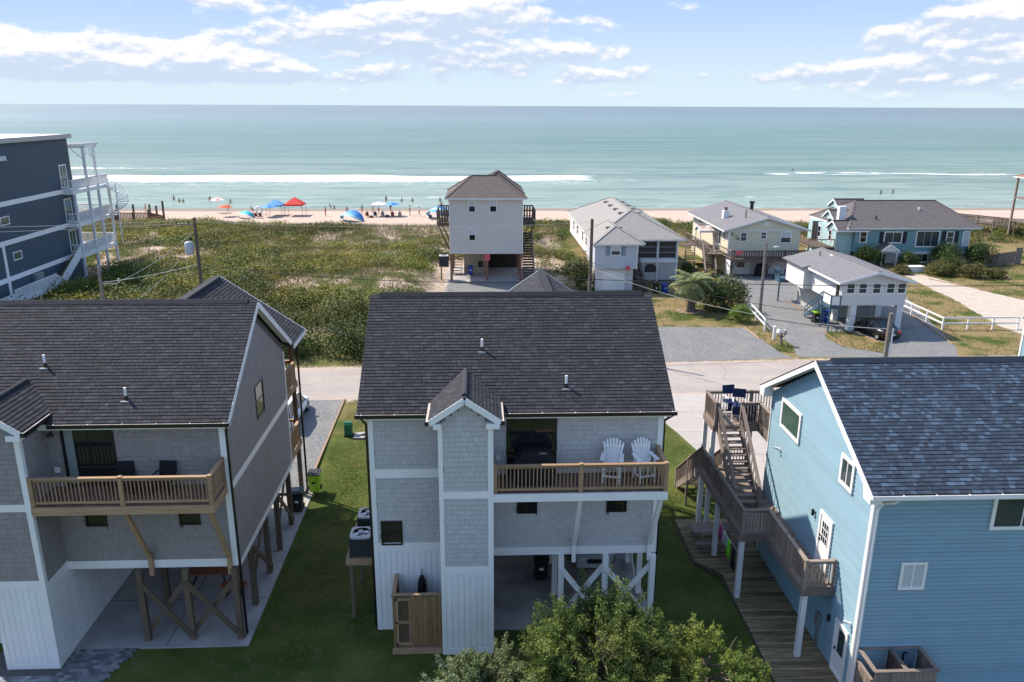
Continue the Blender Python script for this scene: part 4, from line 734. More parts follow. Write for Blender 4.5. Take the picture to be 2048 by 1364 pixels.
# --- navy building with stacked sea-side decks
def navy_building():
    t = root('navy_building', 'tall navy-sided building with white bands and stacked white balconies', 'building', (-48, 80, 0)); X = -44.0
    wallsolid(-62, X, 66, 90.0, 0, 15.0, NAVY, t); bx('roof', -62.3, X + .35, 65.7, 90.3, 15.0, 15.35, WHITER, t); bx('roof_edge', X + .35, X + .42, 65.7, 90.3, 14.95, 15.4, mat('tan_flashing', (.45, .42, .37), .6), t)
    for z in (9.3, 5.75, 2.4): bx('band_board', X + .001, X + .05, 66, 90, z, z + .45, WHITE, t)
    for y, z in ((76.2, 8.0), (77.3, 4.55)): window('+x', X, y - .75, y + .75, z - .4, z + .4, WHITE, GLASSG, t, .09, None)
    bx('corner_board', X + .001, X + .06, 75.0, 75.4, 0, 5.8, WHITE, t)
    for z in (9.75, 6.2, 2.85): window('+x', X, 87.4, 88.9, z + .1, z + 2.55, WHITE, GLASSG, t, .12, 'v', name='sliding_door')
    for y in (76.9, 77.5): g = MB(); g.lathe([(0, .25), (.2, .18), (.22, -.2), (0, -.2)], (X + .15, y, 13.6), 8); g.build('wall_vent', WHITE2, t)
    m = WHITE2
    for z in (9.6, 6.1, 2.75):
        bx('balcony_floor', -50, -43.1, 90.05, 96.4, z - .05, z + .02, m, t); bx('balcony_floor', X + .05, -43.1, 87.6, 90.05, z - .05, z + .022, m, t)
        bx('rim_beam', -43.1, -43.0, 87.55, 96.45, z - .4, z + .0, m, t); bx('rim_beam', X + .05, -43.1, 87.5, 87.6, z - .4, z + .0, m, t); bx('rim_beam', -50, -43.1, 96.4, 96.5, z - .4, z + .0, m, t)
        railing((X + .1, 87.6, z), (-43.05, 87.6, z), 1.1, m, t, .1, False, .16, .05, .1, .12); railing((-43.05, 87.6, z), (-43.05, 96.4, z), 1.1, m, t, .1, False, .16, .05, .1, .12); railing((-50, 96.4, z), (-43.05, 96.4, z), 1.1, m, t, .1, False, .16, .05, .1, .12)
    for y in (88.0, 91.2, 93.6, 96.2): bx('post', -43.17, -42.93, y - .12, y + .12, 0, 9.2 if y < 90 or y > 94 else 14.0, m, t)
    for y in (91.2, 96.2): bx('post', -49.9, -49.7, y - .12, y + .12, 0, 9.6, m, t)
    for y in (91.0, 93.8): bx('pergola_beam', -47, -42.7, y - .06, y + .06, 13.85, 14.15, m, t)
    for i in range(9): x = -46.8 + i * .5; bx('pergola_slat', x, x + .08, 90.1, 94.3, 14.16, 14.34, m, t)
    for y in (91.2, 93.6): beam('knee_brace', (-43.05, y, 12.6), (-44.4, y, 13.9), .1, .1, m, t)
    beam('knee_brace', (-43.05, 91.3, 12.6), (-43.05, 92.2, 13.9), .1, .1, m, t); beam('knee_brace', (-43.05, 93.5, 12.6), (-43.05, 92.6, 13.9), .1, .1, m, t)
    # spiral stair from the top balcony to the one below
    cx, cy = -41.9, 95.4; g = MB(); rl = MB(); pts = []
    for i in range(17):
        a = R(190 - i * 20); z = 9.5 - i * 3.4 / 16; c, s = math.cos(a), math.sin(a)
        bm = Vector((cx + c * .15, cy + s * .15, z)), Vector((cx + c * 1.15, cy + s * 1.15, z)); beam('spiral_tread', *bm, .3, .05, m, t); pts.append((cx + c * 1.15, cy + s * 1.15, z + .95))
        cyl('spiral_baluster', (cx + c * 1.15, cy + s * 1.15, z), (cx + c * 1.15, cy + s * 1.15, z + .95), .02, m, t, 6)
    rl.tube(pts, .035, 6); rl.tube([(p[0], p[1], p[2] - .95) for p in pts], .09, 6); rl.build('spiral_rail', m, t); cyl('spiral_pole', (cx, cy, 2.7), (cx, cy, 9.7), .07, m, t)
    # stair to the ground, solid white side
    stairs((-43.5, 82.3, .05), (-43.5, 87.5, 2.75), .8, (1, 0, 0), 14, WOODN, t); g = MB(); g.prism([(-43.0, 82.3, .05), (-43.0, 87.5, 2.7), (-43.0, 87.5, 3.8), (-43.0, 82.3, 1.1)], (.08, 0, 0)); g.build('stair_side', m, t)
    # low ramp with white rail
    deckboards(-43.6, -41.6, 72, 79.2, 1.35, m, t, 'x', .3); railing((-41.7, 72, 1.35), (-41.7, 79.2, 1.35), 1.0, m, t, .14, True, .17, .06, .12, .12, 2); bx('rim_beam', -41.66, -41.58, 72, 79.2, 1.0, 1.34, m, t); railing((-41.7, 79.2, 1.35), (-41.9, 81.6, .1), 1.0, m, t, .1, True, .17, .06, .1, .12, ends=(0, 1)); stairs((-42.6, 81.6, .05), (-42.6, 79.2, 1.3), 1.6, (1, 0, 0), 6, WOODN, t)
    for y in (73, 76, 79): bx('post', -41.78, -41.62, y - .08, y + .08, 0, 1.0, m, t)
    bx('meter_box', X + .02, X + .4, 79.2, 80.6, 1.2, 2.3, METAL, t)
    g = MB(); g.lathe([(0, 1.3), (.12, 1.3), (.3, 1.1), (.32, .15), (.25, 0), (0, 0)], (-42.4, 89.6, 0), 12); g.build('gas_tank', WHITE2, t, smooth=True)
navy_building()
# --- right edge: sea-side house with deck tower, and a pale blue neighbour
t = root('sea_lookout', 'weathered wooden lookout deck with plank skirt beside the beach boardwalk', 'deck', (78, 109, 0))
for x in (76.3, 80.3):
    for y in (107.2, 111.2): bx('post', x - .12, x + .12, y - .12, y + .12, 0, 9.2, WOODG, t)
bx('deck_floor', 76.2, 84, 107.1, 111.3, 3.0, 3.2, WOODG, t); vboards('skirt_board', (76.3, 107.05, 0), (1, 0, 0), 6, .1, 3.0, .22, WOODG, t); picket((76.3, 107.1, 3.2), (82, 107.1, 3.2), 1.1, WOODG, t, sp=.2, w=.15); bx('upper_floor', 76.2, 84, 107.1, 111.3, 6.2, 6.4, WOODG, t); beam('hand_rail', (76.2, 107.0, 7.4), (82, 107.0, 7.4), .1, .1, WOODG, t)
hip(t, 76.0, 84, 106, 112, 9.2, 79.5, 80.5, 109, 109, 10.2, mat('rust_roof', (.3, .14, .10), .8))
t = root('pale_blue_house', 'pale blue-sided house with white corner board at the roadside', 'house', (38.66, 41, 0)); wallsolid(33.66, 43.66, 35, 46, 0, 5.9, BLUE, t); bx('corner_board', 33.62, 33.78, 45.9, 46.03, 0, 5.85, WHITE, t); hip(t, 33.61, 43.96, 34.7, 46.2, 6.05, 37.66, 39.66, 40.5, 40.5, 8.2, ROOFD)
# ------------------------------------------------------------------ terrain, roads, sea
def vnoise(x, y, sc, seed=0):
    """smooth value noise on arrays"""
    r = np.random.default_rng(seed).random((64, 64)); u = np.asarray(x) / sc; v = np.asarray(y) / sc
    i = np.floor(u).astype(int); j = np.floor(v).astype(int); fu = u - i; fv = v - j; fu = fu * fu * (3 - 2 * fu); fv = fv * fv * (3 - 2 * fv)
    g = lambda a, b: r[a % 64, b % 64]
    return (g(i, j) * (1 - fu) + g(i + 1, j) * fu) * (1 - fv) + (g(i, j + 1) * (1 - fu) + g(i + 1, j + 1) * fu) * fv
def sst(x, a, b): t = np.clip((np.asarray(x, float) - a) / (b - a), 0, 1); return t * t * (3 - 2 * t)
def dunemask(x, y):
    m = sst(y, 59, 64) * (1 - sst(y, 117, 122)); lot = sst(x, 6, 10) * (1 - sst(y, 106, 113)); yard = sst(-x, 39, 42) * (1 - sst(y, 95, 99))
    house = np.exp(-(np.maximum(np.abs(x - 1.0) - 5.0, 0) / 2.0) ** 2 - (np.maximum(np.abs(y - 84) - 11, 0) / 2.0) ** 2)
    return m * (1 - lot) * (1 - yard) * (1 - house)
def hgt(x, y):
    x = np.asarray(x, float); y = np.asarray(y, float); d = dunemask(x, y)
    z = d * (1.5 * vnoise(x, y, 14, 1) + .7 * vnoise(x, y, 5, 2) - .25)
    z = z + .75 * np.exp(-((y - 117) / 6.5) ** 2) * (.7 + .5 * vnoise(x, y, 18, 3)) * (1 - .0 * x)
    z = z * (1 - sst(y, 120, 126)) - .75 * sst(y, 118, 128) - 1.3 * sst(y, 146, 172) - 2.5 * sst(y, 168, 260) - 5 * sst(y, 240, 400)
    return z - .21 * sst(-x, 6.5, 8.4) * (1 - sst(y, 34, 44))
def axis(segs):
    a = [];
    for s, e, d in segs: a += list(np.arange(s, e, d))
    return np.array(a + [segs[-1][1]])
xs = axis([(-900, -140, 40), (-140, -70, 3.5), (-70, 20, 1.0), (20, 110, 2.0), (110, 900, 40)]); ys = axis([(-60, 15, 5), (15, 58, 1.5), (58, 132, .9), (132, 180, 2), (180, 420, 15)])
GX, GY = np.meshgrid(xs, ys, indexing='ij'); GZ = hgt(GX, GY); nx, ny = GX.shape
me = bpy.data.meshes.new('ground'); V = np.stack([GX, GY, GZ], -1).reshape(-1, 3); I = np.arange(nx * ny).reshape(nx, ny)
Fq = np.stack([I[:-1, :-1], I[1:, :-1], I[1:, 1:], I[:-1, 1:]], -1).reshape(-1, 4)
def npmesh(me, V, Fq):
    k = Fq.shape[1]; me.vertices.add(len(V)); me.vertices.foreach_set('co', V.astype(np.float32).ravel()); me.loops.add(Fq.size); me.loops.foreach_set('vertex_index', Fq.astype(np.int32).ravel())
    me.polygons.add(len(Fq)); me.polygons.foreach_set('loop_start', np.arange(0, Fq.size, k, dtype=np.int32)); me.update(calc_edges=True)
npmesh(me, V, Fq); me.polygons.foreach_set('use_smooth', [True] * len(me.polygons))
def groundmat():
    m = bpy.data.materials.new('lawn_and_sand'); m.use_nodes = True; t = m.node_tree; b = t.nodes['Principled BSDF']; b.inputs['Roughness'].default_value = .95; b.inputs['Specular IOR Level'].default_value = .1
    p = nd(t, 'ShaderNodeNewGeometry').outputs['Position']; s = nd(t, 'ShaderNodeSeparateXYZ'); t.links.new(p, s.inputs[0]); x, y = s.outputs[0], s.outputs[1]
    n1 = noise(t, p, .35, 5); n2 = noise(t, p, 2.2, 6, .65); n3 = noise(t, p, 14., 4, .7)
    g = mixc(t, mapr(t, n1, .38, .66), (.055, .08, .016), (.10, .115, .028)); g = mixc(t, mth(t, 'MULTIPLY', mapr(t, n2, .52, .75), .75), g, (.19, .14, .07))
    dry = mth(t, 'MULTIPLY', mth(t, 'ADD', mth(t, 'MULTIPLY', mapr(t, x, 11, 15), mapr(t, y, 56, 58)), mth(t, 'MULTIPLY', mapr(t, y, 41, 48), .6)), mapr(t, n1, .35, .6)); g = mixc(t, mth(t, 'MULTIPLY', dry, .75, clamp=True), g, (.22, .165, .08))
    v = mth(t, 'ADD', mth(t, 'MULTIPLY', mth(t, 'SUBTRACT', n3, .5), 1.1), 1.0); cb = nd(t, 'ShaderNodeCombineColor'); [t.links.new(v, cb.inputs[i]) for i in range(3)]; g = mixc(t, 1.0, g, cb.outputs[0], 'MULTIPLY')
    sand = mixc(t, mapr(t, noise(t, p, .8, 6, .7), .35, .7), (.44, .335, .265), (.52, .405, .325)); wet = mixc(t, mapr(t, mth(t, 'ADD', y, mth(t, 'MULTIPLY', noise(t, p, .07, 3), 6.)), 156.5, 160), sand, (.25, .205, .165))
    # sandy road verge, dune sand, beach
    dr = mth(t, 'ABSOLUTE', mth(t, 'SUBTRACT', mth(t, 'SUBTRACT', y, mth(t, 'MULTIPLY', x, .022)), 52.8)); verge = mapr(t, mth(t, 'ADD', dr, mth(t, 'MULTIPLY', n2, 1.6)), 3.9, 4.9, 1., 0.)
    dune = mth(t, 'MULTIPLY', mth(t, 'MULTIPLY', mapr(t, y, 62, 68), mapr(t, x, 12, 8)), mapr(t, n1, .42, .62))
    lotsand = mth(t, 'MULTIPLY', mth(t, 'MULTIPLY', mapr(t, x, -6.5, -4.5), mapr(t, x, 12, 9)), mth(t, 'MULTIPLY', mapr(t, y, 72, 76), mapr(t, n2, .30, .55)))
    sm = mth(t, 'MAXIMUM', mth(t, 'MAXIMUM', verge, dune), mth(t, 'MAXIMUM', lotsand, mapr(t, mth(t, 'ADD', y, mth(t, 'MULTIPLY', n1, 8.)), 120, 125)))
    t.links.new(mixc(t, sm, g, wet), b.inputs['Base Color']); bp = nd(t, 'ShaderNodeBump'); bp.inputs['Strength'].default_value = .7; bp.inputs['Distance'].default_value = .06; t.links.new(n3, bp.inputs['Height']); t.links.new(bp.outputs[0], b.inputs['Normal']); return m
me.materials.append(groundmat()); o = bpy.data.objects.new('ground', me); C.objects.link(o); o['kind'] = 'structure'
def sheet(name, pts, z, m, kind='structure', parent=None, jit=0, seed=0):
    """flat polygon sheet with a slightly wandering edge"""
    rd = random.Random(seed); P = []
    for a, b in zip(pts, pts[1:] + pts[:1]):
        n = max(1, int(math.hypot(b[0] - a[0], b[1] - a[1]) / .5)) if jit else 1
        for i in range(n): P.append((a[0] + (b[0] - a[0]) * i / n + rd.uniform(-jit, jit), a[1] + (b[1] - a[1]) * i / n + rd.uniform(-jit, jit)))
    me = bpy.data.meshes.new(name); import bmesh; bm = bmesh.new(); f = bm.faces.new([bm.verts.new((p[0], p[1], z)) for p in P]); f.normal_update()
    if f.normal.z < 0: f.normal_flip()
    bmesh.ops.triangulate(bm, faces=bm.faces[:]); bm.to_mesh(me); bm.free(); me.materials.append(m); o = bpy.data.objects.new(name, me); put(o, Matrix.Identity(4), parent)
    if kind: o['kind'] = kind
    return o
ROADM = mat('worn_sandy_asphalt', (.335, .29, .255), .95, .12, .6, bump=.2, bscale=30, rgb2=(.295, .255, .23), det=8)
def gravelmat(name, a, b):
    m = bpy.data.materials.new(name); m.use_nodes = True; t = m.node_tree; bs = t.nodes['Principled BSDF']; bs.inputs['Roughness'].default_value = .95
    p = nd(t, 'ShaderNodeNewGeometry').outputs['Position']; vo = nd(t, 'ShaderNodeTexVoronoi'); vo.inputs['Scale'].default_value = 16.; t.links.new(p, vo.inputs['Vector'])
    sp = nd(t, 'ShaderNodeSeparateColor'); t.links.new(vo.outputs['Color'], sp.inputs[0]); c = mixc(t, sp.outputs[0], a, b); c = mixc(t, mth(t, 'MULTIPLY', mapr(t, noise(t, p, .5, 5), .45, .75), .5), c, (.26, .235, .20)); t.links.new(c, bs.inputs['Base Color'])
    bp = nd(t, 'ShaderNodeBump'); bp.inputs['Strength'].default_value = .6; bp.inputs['Distance'].default_value = .05; t.links.new(sp.outputs[1], bp.inputs['Height']); t.links.new(bp.outputs[0], bs.inputs['Normal']); return m
GRAV = gravelmat('grey_gravel', (.10, .102, .10), (.235, .235, .23)); SANDP = mat('pale_sand_track', (.43, .365, .30), .95, .15, 1.2, det=7)
t_ = ROADM.node_tree; b_ = t_.nodes['Principled BSDF']; lk = b_.inputs['Base Color'].links[0].from_socket; ps = nd(t_, 'ShaderNodeNewGeometry').outputs['Position']; mp = nd(t_, 'ShaderNodeMapping'); mp.inputs['Scale'].default_value = (.05, 1.1, 1); t_.links.new(ps, mp.inputs[0])
cr_ = nd(t_, 'ShaderNodeTexVoronoi', feature='DISTANCE_TO_EDGE'); cr_.inputs['Scale'].default_value = .28; nz = nd(t_, 'ShaderNodeTexNoise'); nz.inputs['Scale'].default_value = .6; t_.links.new(ps, nz.inputs['Vector']); av = nd(t_, 'ShaderNodeVectorMath', operation='ADD'); t_.links.new(ps, av.inputs[0]); t_.links.new(nz.outputs['Color'], av.inputs[1]); t_.links.new(av.outputs[0], cr_.inputs['Vector'])
k1 = mixc(t_, mth(t_, 'MULTIPLY', mapr(t_, noise(t_, mp.outputs[0], 1.0, 5, .65), .35, .7), .5), lk, (.39, .335, .29)); k1 = mixc(t_, mth(t_, 'MULTIPLY', mapr(t_, cr_.outputs[0], .012, .0, 0., 1.), .45), k1, (.14, .12, .11)); t_.links.new(k1, b_.inputs['Base Color'])
sheet('road', [(-300, 45.2), (-60, 48.6), (-11, 49.55), (14, 49.95), (60, 51), (300, 55), (300, 61), (60, 57.5), (16, 56.3), (-11, 55.65), (-60, 54.8), (-300, 51.4)], .006, ROADM, jit=.10)
sheet('gravel_drive', [(-17.5, 36.2), (-8.72, 36.2), (-8.62, 39.1), (-8.85, 49.3), (-17.5, 49.3)], .003, GRAV, jit=.04); beam('gravel_border', (-8.66, 36.9, .03), (-8.78, 49.3, .05), .09, .09, WOODN)['kind'] = 'structure'
sheet('gravel_lot', [(7.5, 56.4), (14, 56.5), (24.2, 57.3), (23.6, 58.9), (23.3, 63), (23.1, 66.0), (16.1, 66.6), (9, 66.8)], .008, GRAV, jit=.08)
sheet('gravel_yard', [(24.6, 57.5), (25.0, 60), (25.2, 66), (26.4, 76), (27.4, 88.8), (41, 88.8), (43.5, 77), (40.2, 66), (38.4, 59.8), (37, 57.2)], .012, GRAV, jit=.08); sheet('gravel_pad', [(-3.5, 78.5), (6.0, 78.5), (5.2, 85.2), (-3.2, 85.2)], .010, GRAV, jit=.1)
sheet('sand_track', [(48.8, 88), (51.0, 88), (53, 80), (56.5, 70), (58, 57.2), (47, 57.2), (45.9, 66), (47.6, 75)], .012, SANDP, jit=.12)
sheet('house_slab', [(-3.6, 85.3), (5.2, 85.3), (5.2, 94), (-3.6, 94)], .05, CONC)
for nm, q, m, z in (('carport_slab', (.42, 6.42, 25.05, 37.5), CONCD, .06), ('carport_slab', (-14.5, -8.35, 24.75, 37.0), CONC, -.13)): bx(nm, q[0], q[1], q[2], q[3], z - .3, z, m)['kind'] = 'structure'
for q in ((2.92, 25.06, 3.0, 37), (.5, 29.9, 6.4, 29.93)): bx('slab_joint', q[0], max(q[2], q[0] + .02), q[1], max(q[3], q[1] + .02), .0601, .0605, mat('joint_dark', (.06, .055, .05), .9))['kind'] = 'structure'
for q in ((-14.4, 27.6, -8.4, 27.63), (-14.4, 31, -8.4, 31.03), (-11.3, 24.8, -11.27, 37)): bx('slab_joint', q[0], q[2], q[1], q[3], -.1299, -.1295, MATS['joint_dark'])['kind'] = 'structure'
dw = bpy.data.objects.new('driveway', None); C.objects.link(dw); WM[dw.name] = Matrix.Identity(4); dw['kind'] = 'structure'
for i in range(6):
    for j in range(4):
        ya, yb = 30.2 + i * 3.25, 30.2 + (i + 1) * 3.25 - .02; xa, xb = 12.4 + j * 3, 12.4 + (j + 1) * 3 - .02; g = MB()
        le = lambda y: 12.3 - max(0, y - 40.5) * .24
        P = [(max(xa, 0) if j else le(ya), ya), (xb, ya), (xb, yb), (xa if j else le(yb), yb)]; g.prism([(p[0], p[1], -.1) for p in P], (0, 0, .125 + random.uniform(0, .003))); g.build('slab', CONCL if 'CONCL' in globals() else mat('pale_concrete', (.365, .33, .295), .9, .12, 1.0, bump=.15, bscale=30, rnd=.05), dw)
GRASSM = MATS['lawn_and_sand'] if 'lawn_and_sand' in MATS else o.data.materials[0]
sheet('grass_island', [(29.6, 64.3), (31.7, 64.6), (33.3, 60.5), (31.6, 58.4), (29.3, 60.0), (28.9, 62.3)], .04, bpy.data.materials['lawn_and_sand'], jit=.12); sheet('grass_verge', [(23.3, 66.3), (25.0, 66.3), (25.3, 60.0), (24.6, 58.6), (23.7, 59.2), (23.5, 63)], .04, bpy.data.materials['lawn_and_sand'], jit=.1)
for a, b in (((29.5, 64.5), (29.3, 60.3)), ((32.3, 65), (32.6, 61)), ((40.2, 70), (38.5, 60.5)), ((23.2, 66), (23.3, 62.5)), ((50.5, 85.6), (53.5, 79.5)), ((30.4, 75.2), (30.6, 72))): beam('edging_board', (*a, .05), (*b, .05), .08, .1, WOODN)['kind'] = 'structure'
# pavers in front of the dark house
t = bpy.data.objects.new('paver_patio', None); C.objects.link(t); WM[t.name] = Matrix.Identity(4); t['kind'] = 'structure'
PAV = mat('grey_paver', (.20, .20, .21), .85, .3, 6., rnd=.45); k = 0
for i in range(22):
    for j in range(24):
        x = -16.9 + j * .22 + (.11 if i % 2 else 0); y = 21.6 + i * .15; e = -12.3 - (24.75 - y) * .35
        if x > e or (y > 23.35 and x < -14.55) or k >= 300: continue
        k += 1; bx('paver', x, x + .212, y, y + .143, -.3, -.155 + random.uniform(-.004, .004), PAV, t)
sheet('paver_bed', [(-17, 21), (-13.4, 21), (-12.35, 24.74), (-17, 24.74)], -.175, mat('paver_joint', (.09, .085, .08), .95))
# --- the sea
def seamat():
    m = bpy.data.materials.new('sea_water'); m.use_nodes = True; t = m.node_tree; b = t.nodes['Principled BSDF']; b.inputs['IOR'].default_value = 1.33
    p = nd(t, 'ShaderNodeNewGeometry').outputs['Position']; s = nd(t, 'ShaderNodeSeparateXYZ'); t.links.new(p, s.inputs[0]); x, y = s.outputs[0], s.outputs[1]
    def st(sx, sy): mp = nd(t, 'ShaderNodeMapping'); mp.inputs['Scale'].default_value = (sx, sy, 1); t.links.new(p, mp.inputs[0]); return mp.outputs[0]
    big = noise(t, st(.012, .05), 1.0, 4); mid = noise(t, st(.06, .22), 1.0, 5, .6); fine = noise(t, st(.35, 1.1), 1.0, 4, .6); lng = noise(t, st(.0016, .012), 1.0, 5, .7); stk = noise(t, st(.006, .055), 1.0, 6, .72)
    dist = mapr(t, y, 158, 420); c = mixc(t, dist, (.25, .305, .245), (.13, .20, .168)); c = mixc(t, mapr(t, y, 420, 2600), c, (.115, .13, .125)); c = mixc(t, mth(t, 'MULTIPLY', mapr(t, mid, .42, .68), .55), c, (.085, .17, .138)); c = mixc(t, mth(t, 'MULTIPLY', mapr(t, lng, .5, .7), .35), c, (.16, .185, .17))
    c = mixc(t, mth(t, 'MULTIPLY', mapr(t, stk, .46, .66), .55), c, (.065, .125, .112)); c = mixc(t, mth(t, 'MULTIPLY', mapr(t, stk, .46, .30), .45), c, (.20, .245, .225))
    # foam: the breaker, the wash behind it, the edge on the sand
    w1 = mth(t, 'ADD', y, mth(t, 'MULTIPLY', mth(t, 'SUBTRACT', noise(t, st(.02, .0), 1.0, 3), .5), 10.)); w1 = mth(t, 'SUBTRACT', w1, mth(t, 'MULTIPLY', x, .03)); j = mth(t, 'MULTIPLY', mth(t, 'SUBTRACT', noise(t, st(.16, .30), 1.0, 6, .7), .5), 17.)
    core = mth(t, 'MULTIPLY', mapr(t, mth(t, 'ADD', w1, j), 226, 229), mapr(t, mth(t, 'ADD', w1, mth(t, 'MULTIPLY', j, .4)), 238.5, 240, 1., 0.)); core = mth(t, 'MULTIPLY', core, mapr(t, mth(t, 'ADD', x, mth(t, 'MULTIPLY', mid, 14.)), 34, 42, 1., 0.))
    wash = mth(t, 'MULTIPLY', mth(t, 'MULTIPLY', mapr(t, w1, 206, 226), mapr(t, w1, 231, 229, 0., 1.)), mth(t, 'MULTIPLY', mapr(t, fine, .50, .68), mapr(t, x, 60, 30, 0., 1.)))
    w2 = mth(t, 'ADD', mth(t, 'ADD', y, mth(t, 'MULTIPLY', mth(t, 'SUBTRACT', noise(t, st(.035, .0), 2.0, 4), .5), 9.)), mth(t, 'MULTIPLY', j, .25)); edge = mth(t, 'MULTIPLY', mapr(t, w2, 161.5, 160.0), mapr(t, w2, 157, 158)); edge = mth(t, 'ADD', edge, mth(t, 'MULTIPLY', mth(t, 'MULTIPLY', mapr(t, w2, 161, 163), mapr(t, w2, 176, 166, 0., 1.)), mth(t, 'MULTIPLY', mapr(t, fine, .58, .70), .6)))
    w3 = mth(t, 'ADD', y, mth(t, 'MULTIPLY', mth(t, 'SUBTRACT', noise(t, st(.03, .0), 1.5, 3), .5), 6.)); strk = mth(t, 'MULTIPLY', mth(t, 'MULTIPLY', mapr(t, w3, 246, 248), mapr(t, w3, 252, 250, 0., 1.)), mth(t, 'MULTIPLY', mapr(t, x, 88, 94), mapr(t, mid, .45, .6)))
    w4 = mth(t, 'ADD', y, mth(t, 'MULTIPLY', mth(t, 'SUBTRACT', noise(t, st(.022, .0), 1.3, 4), .5), 14.)); rip = mth(t, 'MULTIPLY', mth(t, 'MULTIPLY', mapr(t, mth(t, 'ADD', w4, mth(t, 'MULTIPLY', j, .5)), 181, 183), mapr(t, w4, 188, 185, 0., 1.)), mth(t, 'MULTIPLY', mapr(t, noise(t, st(.03, .1), 1.0, 4, .7), .53, .62), mapr(t, fine, .42, .6)))
    strk = mth(t, 'ADD', strk, mth(t, 'MULTIPLY', rip, .8)); foam = mth(t, 'ADD', mth(t, 'ADD', core, mth(t, 'MULTIPLY', wash, .55)), mth(t, 'ADD', edge, strk), clamp=True)
    df = nd(t, 'ShaderNodeBsdfDiffuse'); t.links.new(mixc(t, foam, c, (.82, .83, .82)), df.inputs[0]); gl = nd(t, 'ShaderNodeBsdfGlossy'); gl.inputs['Roughness'].default_value = .22; gl.inputs[0].default_value = (.92, .93, .92, 1)
    h = mth(t, 'ADD', mth(t, 'MULTIPLY', big, 1.6), mth(t, 'ADD', mth(t, 'MULTIPLY', mid, .75), mth(t, 'MULTIPLY', fine, .28))); bp = nd(t, 'ShaderNodeBump'); bp.inputs['Strength'].default_value = .85; bp.inputs['Distance'].default_value = 1.0; t.links.new(h, bp.inputs['Height']); [t.links.new(bp.outputs[0], q.inputs['Normal']) for q in (df, gl)]; mx = nd(t, 'ShaderNodeMixShader'); t.links.new(mth(t, 'MULTIPLY', mth(t, 'SUBTRACT', 1.0, foam), mapr(t, y, 160, 1500, .2, .42)), mx.inputs[0]); t.links.new(df.outputs[0], mx.inputs[1]); t.links.new(gl.outputs[0], mx.inputs[2]); t.links.new(mx.outputs[0], t.nodes['Material Output'].inputs[0]); return m
ys = np.concatenate([np.arange(150, 300, .9), 300 * (45000 / 300) ** np.linspace(0, 1, 70)]); us = np.linspace(-1, 1, 161)
YY, UU = np.meshgrid(ys, us, indexing='ij'); XX = UU * (YY * 1.3 + 120); wob = lambda a, sc, sd: (vnoise(a + 5000, a * 0 + 3.3, sc, sd) - .5)
c1 = 237 + .03 * XX + wob(XX, 45, 4) * -9; c2 = 268 + wob(XX, 60, 5) * 10; c3 = 250 + .02 * (XX - 100) + wob(XX, 50, 8) * 5
ZZ = -1.8 + .75 * np.exp(-((YY - c1) / np.where(YY < c1, 2.0, 4.5)) ** 2) * (1 - .45 * sst(XX, 20, 70)) + .55 * np.exp(-((YY - c2) / np.where(YY < c2, 3, 6)) ** 2) * sst(-XX, -60, 0) + .6 * np.exp(-((YY - c3) / np.where(YY < c3, 2.2, 5)) ** 2) * sst(XX, 60, 85) + .3 * (vnoise(XX + 3000, YY * 2.2, 14, 6) - .5) * sst(YY, 160, 175) * (1 - sst(YY, 280, 300)) + .22 * np.exp(-((YY - 183 - wob(XX, 40, 7) * 8) / 2.5) ** 2)
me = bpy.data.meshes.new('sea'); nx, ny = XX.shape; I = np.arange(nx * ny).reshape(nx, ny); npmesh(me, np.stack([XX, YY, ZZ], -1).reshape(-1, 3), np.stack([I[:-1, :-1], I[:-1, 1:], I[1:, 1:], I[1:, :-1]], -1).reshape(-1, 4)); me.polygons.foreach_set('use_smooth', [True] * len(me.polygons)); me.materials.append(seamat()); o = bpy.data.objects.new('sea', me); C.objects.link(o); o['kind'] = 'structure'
# ------------------------------------------------------------------ vegetation
LEAF = leafmat('foliage'); GRASSL = leafmat('grass_blade', .7, .3); BARK = mat('bark', (.11, .085, .065), .9, .3, 6., bump=.4, bscale=18); TWIG = mat('dry_twig', (.25, .19, .14), .9, .2, 6.)
def leaves(name, P, Nr, size, col, parent=None, m=None, asp=.6, kind=None):
    """one small diamond-shaped face for every point"""
    n = len(P); Nr = Nr / np.maximum(np.linalg.norm(Nr, axis=1, keepdims=True), 1e-6); a = RNG.normal(size=(n, 3)); T = np.cross(Nr, a); T /= np.maximum(np.linalg.norm(T, axis=1, keepdims=True), 1e-6); B = np.cross(Nr, T); s = size[:, None] * .5
    V = np.stack([P - T * s, P - B * s * asp, P + T * s, P + B * s * asp], 1).reshape(-1, 3); me = bpy.data.meshes.new(name); npmesh(me, V, np.arange(4 * n).reshape(n, 4))
    at = me.attributes.new('col', 'FLOAT_COLOR', 'FACE'); at.data.foreach_set('color', np.concatenate([col, np.ones((n, 1))], 1).astype(np.float32).ravel()); me.materials.append(m or LEAF); o = bpy.data.objects.new(name, me); put(o, Matrix.Identity(4), parent)
    if kind: o['kind'] = kind
    return o
def blades(name, P, h, w, col, lean=.35, kind='stuff', parent=None):
    n = len(P); a = RNG.uniform(0, 2 * np.pi, n); d = np.stack([np.cos(a), np.sin(a), 0 * a], 1); l = RNG.normal(size=(n, 3)) * lean; l[:, 2] = 1; l /= np.linalg.norm(l, axis=1, keepdims=True)
    V = np.stack([P - d * w[:, None], P + d * w[:, None], P + l * h[:, None]], 1).reshape(-1, 3); me = bpy.data.meshes.new(name); npmesh(me, V, np.arange(3 * n).reshape(n, 3)); at = me.attributes.new('col', 'FLOAT_COLOR', 'FACE'); at.data.foreach_set('color', np.concatenate([col, np.ones((n, 1))], 1).astype(np.float32).ravel()); me.materials.append(GRASSL); o = bpy.data.objects.new(name, me); put(o, Matrix.Identity(4), parent); o['kind'] = kind; return o
